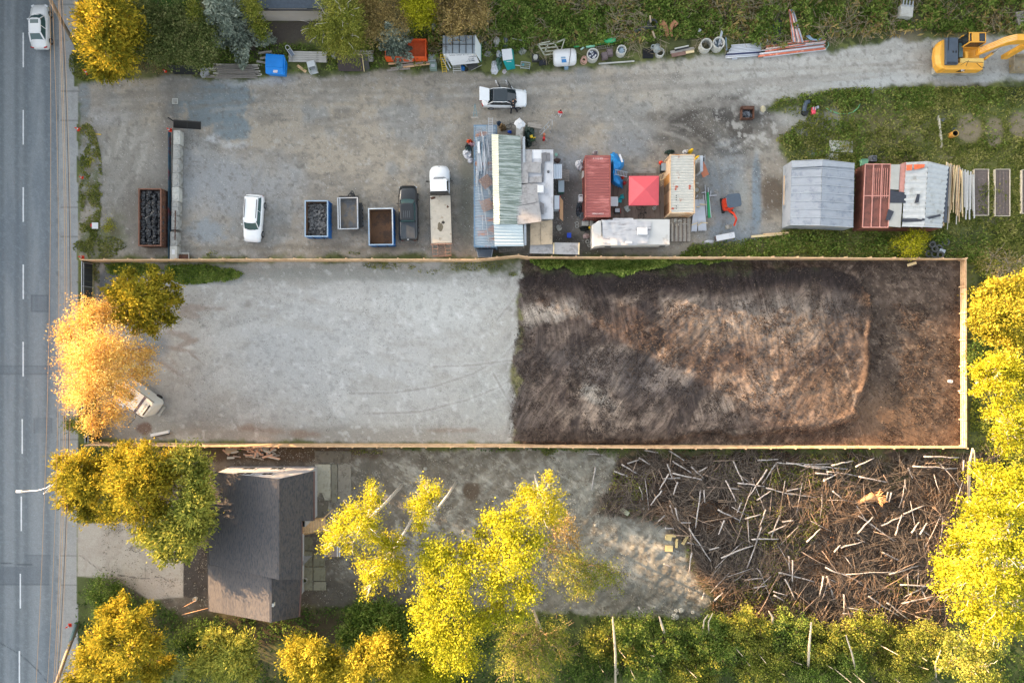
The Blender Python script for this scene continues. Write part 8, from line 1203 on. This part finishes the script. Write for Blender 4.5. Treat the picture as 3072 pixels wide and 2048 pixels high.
def cover():
 inb=lambda a,b,v:(v>a)&(v<b)
 def bram(px,py,x,y):
  top=np.interp(px,[1290,1450,1600,1900,2180,2300,2500,2700,2850,3072,3400],[190,175,150,135,110,160,120,92,100,96,90]);n=fbm(x,y,1.7,91);d=sdpoly(px,py,Z_YARD)
  return((py<top)&(px>1290))*(.2+ss(.34,.52,n))*(1-.8*ss(.56,.66,fbm(x,y,3,92)))*(1-ss(-14,-4,d))
 scatter('bramble_thicket','dense bramble and weed thicket along the top',1290,-330,3460,190,260000,bram,.15,L_GREEN,1.1,up=1.0,el=1.4)
 scatter('tall_grass','paler dry grass and weeds among the brambles',1290,-330,3460,190,90000,lambda a,b,c,d:bram(a,b,c,d)*ss(.5,.62,fbm(c,d,3,92))+.12*(b<120)*(sdpoly(a,b,Z_YARD)<-6),.2,L_BROWN,.8,up=.2,el=3)
 def mead(px,py,x,y):
  out=1-np.clip(ss(-8,8,sdpoly(px,py,Z_YARD))+ss(-12,2,sdpoly(px,py,Z_SOIL))+ss(-14,2,sdpoly(px,py,Z_GRAV)),0,1)
  bed=0
  for cx,cy,rx,ry in((2905,385,38,46),(2982,395,28,48),(3060,370,36,46)):bed=np.maximum(bed,(np.hypot((px-cx)/rx,(py-cy)/ry)<1)*.85)
  return out*(px>2040)*(py>262)*(py<1345)*(.22+.7*ss(.4,.6,fbm(x,y,2.2,93)))*(1-bed)
 scatter('meadow_grass','short green grass and weeds across the meadow',2040,262,3460,790,150000,mead,.12,L_GRASS,.22,el=2.4)
 def lush(px,py,x,y):return mead(px,py,x,y)*np.clip(ss(690,715,py)*(px<2960)+ss(.5,.6,fbm(x,y,2.4,94))*.7*(py<470)+ss(2560,2570,px)*ss(2600,2590,px)+ss(300,290,np.abs(px-2500))*ss(330,310,py),0,1)
 scatter('weed_patches','taller leafy weeds in patches across the meadow',2040,262,3460,790,110000,lush,.14,L_GREEN,.5,up=.9,el=1.5)
 P=[((480,795),(600,790),(735,818),(690,845),(560,850),(480,835))]
 scatter('weed_bank','bank of bright green weeds along the inside of the fence',300,785,745,860,26000,lambda a,b,c,d:ss(-3,5,sdpoly(a,b,[(505,800),(600,792),(700,806),(738,822),(690,842),(580,852),(500,838)])+(fbm(c,d,.8,95)-.5)*16)+ss(-3,5,sdpoly(a,b,[(312,790),(470,792),(500,815),(400,830),(330,822)])+(fbm(c,d,.8,96)-.5)*16),.11,L_GREEN,.5,up=1,el=1.4)
 scatter('leafy_weeds','broad-leaved green weeds hanging below the fence over the dark soil',1590,778,2190,850,60000,lambda a,b,c,d:ss(6,-4,b-np.interp(a,[1590,1640,1700,1740,1830,1860,1900,1960,2010,2100,2190],[785,808,800,826,812,830,814,806,792,790,782])+(fbm(c,d,.9,97)-.5)*20),.14,L_GREEN,.6,up=1.1,el=1.3)
 def verge(px,py,x,y):return(np.hypot((px-262)/46,(py-560)/190)<1)*ss(.4,.55,fbm(x,y,1,98))*(px>240)+(np.hypot((px-300)/80,(py-740)/34)<1)*.5*ss(.4,.55,fbm(x,y,1,98))+(np.hypot((px-262)/55,(py-190)/55)<1)*.7+((px>238)*(px<300)*(py>735)*(py<850))*.4*(fbm(x,y,1,98)>.5)
 scatter('verge_weeds','sparse weeds on the verge behind the pavement',200,120,420,850,60000,verge,.09,L_GRASS,.12,el=2.2)
 def low(px,py,x,y):return(1-ss(-8,4,np.maximum(sdpoly(px,py,Z_CLEAR),np.maximum(sdpoly(px,py,Z_LOG),sdpoly(px,py,Z_DRIVE)))))*(py>1345)*(px>240)*(.15+.8*ss(.38,.55,fbm(x,y,2,99)))
 scatter('undergrowth','dark undergrowth beneath the trees along the bottom',240,1340,3460,2350,230000,low,.15,L_DARK,.7,up=.9,el=1.5)
 scatter('hedge_bottom_growth','ground growth beneath the hedge and trees at the top left',240,-330,1300,215,120000,lambda a,b,c,d:(1-ss(-10,0,sdpoly(a,b,Z_YARD)))*(a>240)*(.5*ss(.4,.55,fbm(c,d,2,100)))*(1-(a>720)*(a<990)*(b<135)*(b>0))*(1-(a<640)*(b<40)*(b>-60)),.13,L_GREEN,.4,up=.9,el=1.4)
 scatter('right_growth','rough weeds outside the right fence',2900,780,3460,1500,60000,lambda a,b,c,d:(.15+.7*ss(.42,.56,fbm(c,d,1.8,101)))*(a>2908),.14,L_OLIVE,.6,up=.8,el=1.8)
 for nm,lb,pts,n in(('small_weeds','tufts of weeds along the foot of the long fence',[(1140,795,60,16),(1430,795,90,18),(1235,800,14,8),(1300,815,40,6),(1540,822,16,7),(1060,760,26,6),(640,760,16,10),(1640,1352,26,12),(1095,1354,60,8)],26000),):
  def f(a,b,c,d):
   m=0
   for cx,cy,rx,ry in pts:m=np.maximum(m,ss(1.2,.6,np.hypot((a-cx)/rx,(b-cy)/ry)+(fbm(c,d,.7,102)-.5)*1.2))
   return m*.6
  scatter(nm,lb,600,740,1740,1370,n*5,f,.09,L_GRASS,.15,el=1.8)
def shade_wood():
 g=np.random.default_rng(5)
 def clumps(lst,n):
  pts=[]
  for(x,y,w,d,h)in lst:
   k=int(n*w*d);P=np.stack([x+g.uniform(-w,w,k),y+g.uniform(-d,d,k)],1);z=g.random(k)*(h+2.4*(fbm(P[:,0],P[:,1],5,110)-.5));pts.append(np.column_stack([P,z]))
  return np.concatenate(pts)
 west=[(-66,29.5,3,8.5,17),(-66,42,3,5,8.5),(-66,18,3,5,11.5),(-66,7.5,3,6,6.8),(-66,-8,3,12,6),(-66,-34,3,15,7),(-66,55,3,8,15)]  # out-of-view tree blocks, heights set to shade road, yard and gravel
 north=[(-41,43,6,4,13),(-38,52,21,4,16),(0,53,20,4,17),(40,53,22,4,17.5),(80,53,18,4,17.5)]  # out-of-view tree blocks added to shade the upper yard and soil
 for nm,L_,lb in(('west_shade_wood',west,'unseen wood added across the road for its shade'),('north_shade_wood',north,'unseen wood added beyond the top yard for its shade')):
  C=clumps(L_,210);tag(rawmesh(nm,cards(C,1.1,.1,1.3),4,L_DARK),lb,None,None,'stuff')
shade_wood();trees();cover()
def logs():
 TL=T(1750,1300,2.613);bl=M('log_bark',(164,160,158),.85,0,.2,4,c2=(92,84,78),amt=.35,s2=3);lg=[((30,155),(155,165)),((95,265),(62,445)),((480,130),(585,148)),((672,132),(790,212)),((435,190),(522,240)),((345,235),(440,203)),((700,215),(850,310)),((658,238),(695,345)),((300,240),(410,308)),((240,295),(345,333)),((845,260),(940,348)),((905,300),(972,262)),((668,315),(598,438)),((615,445),(528,560)),((700,310),(930,362)),((760,345),(620,352)),((918,440),(880,738)),((945,440),(952,540)),((740,380),(705,478)),((1175,212),(1260,400)),((1515,232),(1400,395)),((1520,228),(1640,240)),((1365,208),(1528,202)),((1210,388),(1420,412)),((1440,280),(1290,500)),((1140,425),(1230,440)),((1360,520),(1470,448)),((1430,425),(1640,480)),((1590,230),(1900,275)),((1115,365),(1195,530)),((1240,540),(1205,620)),((1430,595),(1385,720)),((1395,730),(1280,1060)),((1270,668),(1390,632)),((1105,680),(1060,790)),((1540,640),(1470,830)),((1055,595),(1225,680)),((985,910),(1065,890)),((1080,975),(1330,878)),((1320,830),(1530,825)),((1590,450),(1700,430)),((1450,780),(1590,715)),((1610,960),(1618,1090)),((1640,990),(1638,1160)),((850,935),(828,1085)),((1265,1148),(1405,1130)),((1335,1210),(1440,1190)),((1490,1235),(1600,1270)),((1495,1265),(1575,1312)),((1880,1115),(1855,1260)),((1910,1115),(1960,1290)),((1025,1310),(1095,1245)),((765,698),(845,698)),((640,740),(710,745)),((720,580),(745,680)),((680,560),(715,670)),((640,640),(585,690)),((1530,1088),(1810,1160)),((1580,1140),(1660,1300)),((1820,310),(1950,320)),((1880,360),(1955,340)),((1600,470),(1820,500)),((1750,850),(1860,745)),((828,740),(1000,1000)),((430,1355),(500,1452)),((1730,245),(1950,235)),((1560,690),(1650,680)),((630,1020),(690,1045)),((930,1300),(948,1245))]
 TR_=T(2400,1300,2.097);lg2=[((350,210),(465,155)),((165,238),(370,268)),((50,205),(300,222)),((145,300),(232,255)),((370,270),(545,305)),((200,200),(335,170)),((510,578),(655,517)),((650,505),(780,452)),((360,630),(460,522)),((255,717),(390,680)),((215,745),(255,700)),((365,515),(600,680)),((515,745),(628,797)),((160,840),(390,935)),((290,885),(600,870)),((150,895),(125,1015)),((170,895),(210,1025)),((430,1020),(620,1145)),((545,1060),(685,1170)),((640,1068),(840,1020)),((630,950),(825,960)),((560,885),(745,830)),((270,1130),(425,1133)),((300,1095),(420,1113)),((710,205),(990,218)),((780,145),(1000,150)),((680,215),(708,280)),((555,365),(540,430)),((575,370),(560,430)),((1030,165),(1025,240)),((205,360),(265,410)),((765,985),(820,1085)),((600,640),(640,510)),((700,625),(750,555)),((755,635),(800,560)),((275,1010),(278,1115))]
 P_=[(TL(*a),TL(*b))for a,b in lg]+[(TR_(*a),TR_(*b))for a,b in lg2]
 for i,(a,b)in enumerate(P_):
  z=.55+(i%5)*.08;A,B=W(*a,z),W(*b,z+rnd.uniform(-.1,.15));c=(A+B)/2;L_=(B-A).length;r_=.075 if L_<5 else.055;m=MB();k_=4;pts=[A-c+(B-A)*(j/k_)+Vector((rnd.uniform(-1,1),rnd.uniform(-1,1),0))*.02*L_*(0<j<k_)for j in range(k_+1)];m.tube(pts,[r_*(1.15-.5*j/k_)for j in range(k_+1)],7)
  one(m,'birch_log','pale cut birch log or pole strewn on the brown felling ground','log',bl,tuple(c),0,'birch logs and poles strewn on the felling ground',True)
 g=random.Random(3)
 for i in range(130):
  for _ in range(50):
   x,y=g.uniform(1860,2880),g.uniform(1370,1860)
   if float(sdpoly(np.array([x]),np.array([y]),Z_LOG)[0])>25:break
  a=float(fbm(np.array([x*.03]),np.array([y*.03]),9,151)[0])*9+g.uniform(-.3,.3)+g.choice((0,0,0,1.3));L_=g.uniform(12,62);A,B=W(x-L_*math.cos(a),y+L_*math.sin(a),.55),W(x+L_*math.cos(a),y-L_*math.sin(a),.6+g.uniform(-.1,.3));c=(A+B)/2;m=MB();m.tube([A-c,Vector((g.uniform(-.1,.1),g.uniform(-.1,.1),.05)),B-c],[.045,.035,.02],6);one(m,'branch','thin grey-brown felled branch on the felling ground','branch',(bl,M('grey_branch',(150,132,118),.9,0,.2,4),M('tan_branch',(140,120,102),.9,0,.2,4))[i%3],tuple(c),0,'thin felled branches on the felling ground',True)
 def twig_stuff(name,label,n,fn,size,mat,box,hz=.5,ang=None,seed=1):
  r=np.random.default_rng(seed);px=r.uniform(box[0],box[2],n);py=r.uniform(box[1],box[3],n);x=(px-1536)*S;y=(1024-py)*S;keep=r.random(n)<fn(px,py,x,y);px,py,x,y=px[keep],py[keep],x[keep],y[keep];k=len(px)
  th=(fbm(x,y,5,120)*4*math.pi)+r.normal(size=k)*.55;d=np.stack([np.cos(th),np.sin(th),r.uniform(-.12,.2,k)],1);c=np.stack([x,y,heights(px,py,x,y)+.08+r.random(k)**1.5*hz],1);L_=r.uniform(.25,1.1,k)[:,None]*size;w=np.cross(d,np.array([0,0,1.]));w/=np.linalg.norm(w,axis=1)[:,None];w=w*.02;u=np.array([0,0,.02])
  V=np.stack([c-d*L_-w,c-d*L_+w,c+d*L_+w*.4,c+d*L_-w*.4],1).reshape(-1,3);V2=np.stack([c-d*L_-u,c-d*L_+u,c+d*L_+u*.4,c+d*L_-u*.4],1).reshape(-1,3)
  tag(rawmesh(name,np.concatenate([V,V2]),4,mat),label,None,None,'stuff')
 inl=lambda a,b,c,d:ss(0,20,sdpoly(a,b,Z_LOG)+(fbm(c,d,2.5,150,6)-.5)*110)*(.15+.85*ss(.4,.62,fbm(c,d,3,121)))
 twig_stuff('brushwood','brown felled brushwood',24000,inl,1.0,M('brush_brown',(88,80,74),.95,0,.3,.7,c2=(58,53,50),amt=.5,s2=.4),(1800,1350,3000,1880),.55,seed=4)
 twig_stuff('pale_brushwood','paler felled twigs',12000,inl,1.3,M('brush_pale',(132,120,108),.95,0,.2,1),(1800,1350,3000,1880),.7,seed=5)
 twig_stuff('stump_brush','dense twig heaps around the stumps',9000,lambda a,b,c,d:np.maximum.reduce([(np.hypot((a-x)/rx,(b-y)/ry)<1)*1.0 for x,y,rx,ry in((2480,1510,110,60),(2010,1540,70,30),(2330,1680,60,40),(2590,1770,90,40),(2750,1800,60,30),(2180,1740,90,40),(2800,1600,40,60),(2500,1740,80,30))]),.9,M('brush_orange',(140,118,98),.95,0,.3,1),(1900,1400,2900,1860),.9,seed=6)
 twig_stuff('bramble_sticks','dead sticks in the brambles',9000,lambda a,b,c,d:(sdpoly(a,b,Z_YARD)<-10)*(b<190)*(fbm(c,d,3,92)>.5),.7,M('dry_stick',(158,146,124),.95,0,.2,1),(1290,-100,3300,190),1.0,seed=7)
 def litter(px,py,x,y):return ss(0,20,sdpoly(px,py,Z_LOG)+(fbm(x,y,2.5,150,6)-.5)*110)*(.25+.6*ss(.45,.6,fbm(x,y,1.4,123)))
 scatter('leaf_litter','dead brown leaves over the felling ground',1800,1350,3000,1880,90000,litter,.1,Mleaf('leaf_litter',[(66,54,44),(104,82,64),(150,118,92)],.05,.8),.25,el=1.6)
 scatter('regrowth','green regrowth among the felled logs',1800,1350,3000,1880,60000,lambda a,b,c,d:ss(0,20,sdpoly(a,b,Z_LOG))*ss(.54,.64,fbm(c,d,5,31 if 0 else 124))*.8,.11,L_OLIVE,.4,el=1.8)
 scatter('soil_clods','crumbs and clods of dark soil over the soil lot',1520,770,2910,1345,150000,lambda a,b,c,d:ss(-6,10,sdpoly(a,b,Z_SOIL)+(fbm(c,d,1.2,140)-.5)*50)*(.12+.88*ss(.45,.62,fbm(c,d,1.6,141,6,g=.7))),.085,Mleaf('clod',[(48,42,40),(72,63,59),(104,93,85)],.0,1.4),.08,up=1.2,el=1.2)
 scatter('gravel_stones','loose stones over the yard and gravel lot',240,215,2400,1330,150000,lambda a,b,c,d:ss(0,8,np.maximum(sdpoly(a,b,Z_YARD),sdpoly(a,b,Z_GRAV)))*(.15+.6*ss(.5,.66,fbm(c,d,2.2,143,6,g=.7))),.06,Mleaf('stone_chip',[(96,94,90),(150,148,142),(204,202,198)],.0,.6),.02,up=2,el=1.1)
 scatter('earth_crumbs','stones and crumbs over the cleared ground',300,1340,2200,1850,110000,lambda a,b,c,d:ss(-10,12,sdpoly(a,b,Z_CLEAR)+(fbm(c,d,1.2,145)-.5)*60)*(.1+.8*ss(.48,.64,fbm(c,d,1.8,146,6,g=.7))),.075,Mleaf('earth_chip',[(84,76,68),(124,118,106),(184,180,168)],.0,.8),.05,up=1.5,el=1.2)
 t=thing('uprooted_stump','pale orange splintered stump lying on the brushwood','stump',loc0(2610,1486));m=MB();m.tube([(-1.6,-.7,.4),(-.6,-.1,.5),(0,.1,.6)],[.22,.3,.45],10);m.build('trunk',M('stump_tan',(206,158,112),.85,0,.2,4),t,smooth=True);m=MB()
 for i in range(26):a=rnd.uniform(-.9,.9);m.tube([(0,.05,.6),(.5*math.cos(a),.5*math.sin(a)+.05,.6+rnd.uniform(-.3,.5)),(rnd.uniform(.7,1.2)*math.cos(a*1.3),rnd.uniform(.7,1.2)*math.sin(a*1.3),.6+rnd.uniform(-.5,.8))],[.09,.05,.015],5)
 m.build('root',MC['stump_tan'],t)
 heap('stump','pale cut stump amid the brushwood below the long leaning pole','stump',2300,1726,.3,.45,.4,M('cut_stump',(226,186,156),.8,0,.1,3),96,.15)
 rk=M('rock',(168,166,156),.9,0,.12,3,bump=.3);G='pale rocks at the lower edge of the gravel tip'
 for i,(x,y,r_,lb)in enumerate(((2024,1848,.42,'largest pale rock below the gravel tip'),(2043,1830,.34,'second pale rock, above right of the largest'),(2028,1832,.22,'small rock between the two big pale rocks'),(2079,1836,.22,'round pale rock at the right end of the rock row'),(1963,1820,.2,'small rock left of the largest rock'),(1912,1835,.17,'little rock at the left of the rock row'),(1872,1514,.26,'tall pale rock beside the square concrete lump'),(1786,1574,.2,'small white rock on the open gravel'),(1825,1698,.14,'white rock beside the orange fallen branch tip'),(1276,1405,.22,'single rock on the bare ground near the top fence'),(1742,1398,.12,'tiny rock near the felled logs, left edge'),(1930,1525,.16,'sunlit orange-edged rock by the first stump pile'),(1390,1593,.2,'grey stone on the ruts between the birches'))):heap('rock',lb,'rock',x,y,r_,r_*.85,r_,rk,200+i,.12)
 m=MB();m.box((0,0,.15),(1.0,.45,.3),rz=-.6);one(m,'concrete_lump','oblong pale concrete lump beside the tall pale rock','concrete lump',M('lump',(176,178,152),.9,0,.1,3),loc0(1873,1532),bevel=.05)
 for i,(a,b,w,lb)in enumerate((((1998,1606),(2028,1606),.24,'top offcut'),((1996,1612),(2014,1616),.4,'squat offcut below the top one'),((2031,1616),(2029,1642),.22,'upright narrow offcut in the middle'),((2063,1606),(2048,1632),.28,'slanting offcut'),((2066,1616),(2092,1632),.26,'rightmost offcut'),((1996,1644),(2018,1645),.6,'broad lowest offcut'))):plank(lb+' of sawn yellow timber at the edge of the brushwood','yellow sawn offcuts at the edge of the brushwood',a,b,w,.16,.12,M('offcut',(206,186,132),.8,0,.1,3),'offcut','offcut')
 for i,(pts,r_,mt,lb)in enumerate((([(1852,2020,0),(1842,1900,5),(1838,1850,7)],.1,0,'white birch stem standing at the left of the bottom thicket'),([(1998,1925,0),(1992,1895,3),(1978,1850,5)],.13,0,'thick white birch stem below the rocks'),([(1846,2060,0),(1846,1960,5),(1838,1858,8)],.11,0,'tall thin white birch stem reaching the bottom edge'),([(2104,1930,0),(2112,1860,5),(2124,1842,6)],.06,0,'left one of two thin pale stems'),([(2128,1930,0),(2125,1865,5),(2138,1838,6)],.06,0,'right one of two thin pale stems'),([(2315,1890,0),(2318,1850,4),(2306,1832,5)],.09,0,'curved pale stem with a hooked top'),([(2422,2040,0),(2428,1930,6),(2434,1866,8)],.11,0,'broken white stem with an orange tip'),([(2575,2050,0),(2556,1960,5),(2538,1905,7)],.08,0,'thin bent white stem at the bottom edge'),([(2808,2030,0),(2806,1990,5),(2822,1950,7)],.07,0,'thin reddish stem near the bottom right corner'),([(2905,1500,0),(2908,1395,6),(2918,1345,9)],.12,0,'left curved white stem just outside the fence corner'),([(2950,1445,0),(2926,1390,6),(2922,1350,9)],.09,0,'right curved white stem just outside the fence corner'),([(1628,1900,0),(1600,1830,7),(1596,1830,9)],.12,0,'brownish stem at the edge of the bare twiggy tree'))):
  P3=[W(*q)for q in pts];b0=P3[0];m=MB();m.tube([p-b0 for p in P3],[r_*1.2,r_,r_*.6],8);one(m,'dead_birch',lb,'dead birch',M('warm_birch',(200,186,164),.85,0,.15,4,c2=(96,84,70),amt=.2,s2=8),tuple(b0),smooth=True)
 for i in range(26):
  x,y=1790+i*43+g.uniform(-14,14),g.uniform(1900,2040);h_=g.uniform(3,6.5);b0=W(x,y);c_=W(x,y-g.uniform(30,95)*.0-1,h_);m=MB();dx=g.uniform(-.5,.5);m.tube([(0,0,0),(dx*.4,g.uniform(-.1,.3),h_*.5),(dx,g.uniform(.2,.9),h_)],[.055,.045,.025],6);one(m,'sapling','thin bare sapling stem sticking out of the bottom thicket','sapling',MC['warm_birch'],tuple(b0),0,'thin bare saplings in the bottom thicket',True)
 m=MB();P3=[W(*q)for q in((1640,1640,.5),(1700,1660,1.0),(1745,1690,1.0),(1795,1718,.8))];m.tube(P3,[.12,.1,.07,.03],7);m.tube([P3[2],W(1790,1697,.9),W(1824,1703,.7)],[.06,.04,.02],6);one(m,'fallen_branch','orange fallen branch with a forked tip on the gravel','branch',M('orange_branch',(204,152,104),.85,0,.15,4))
logs()
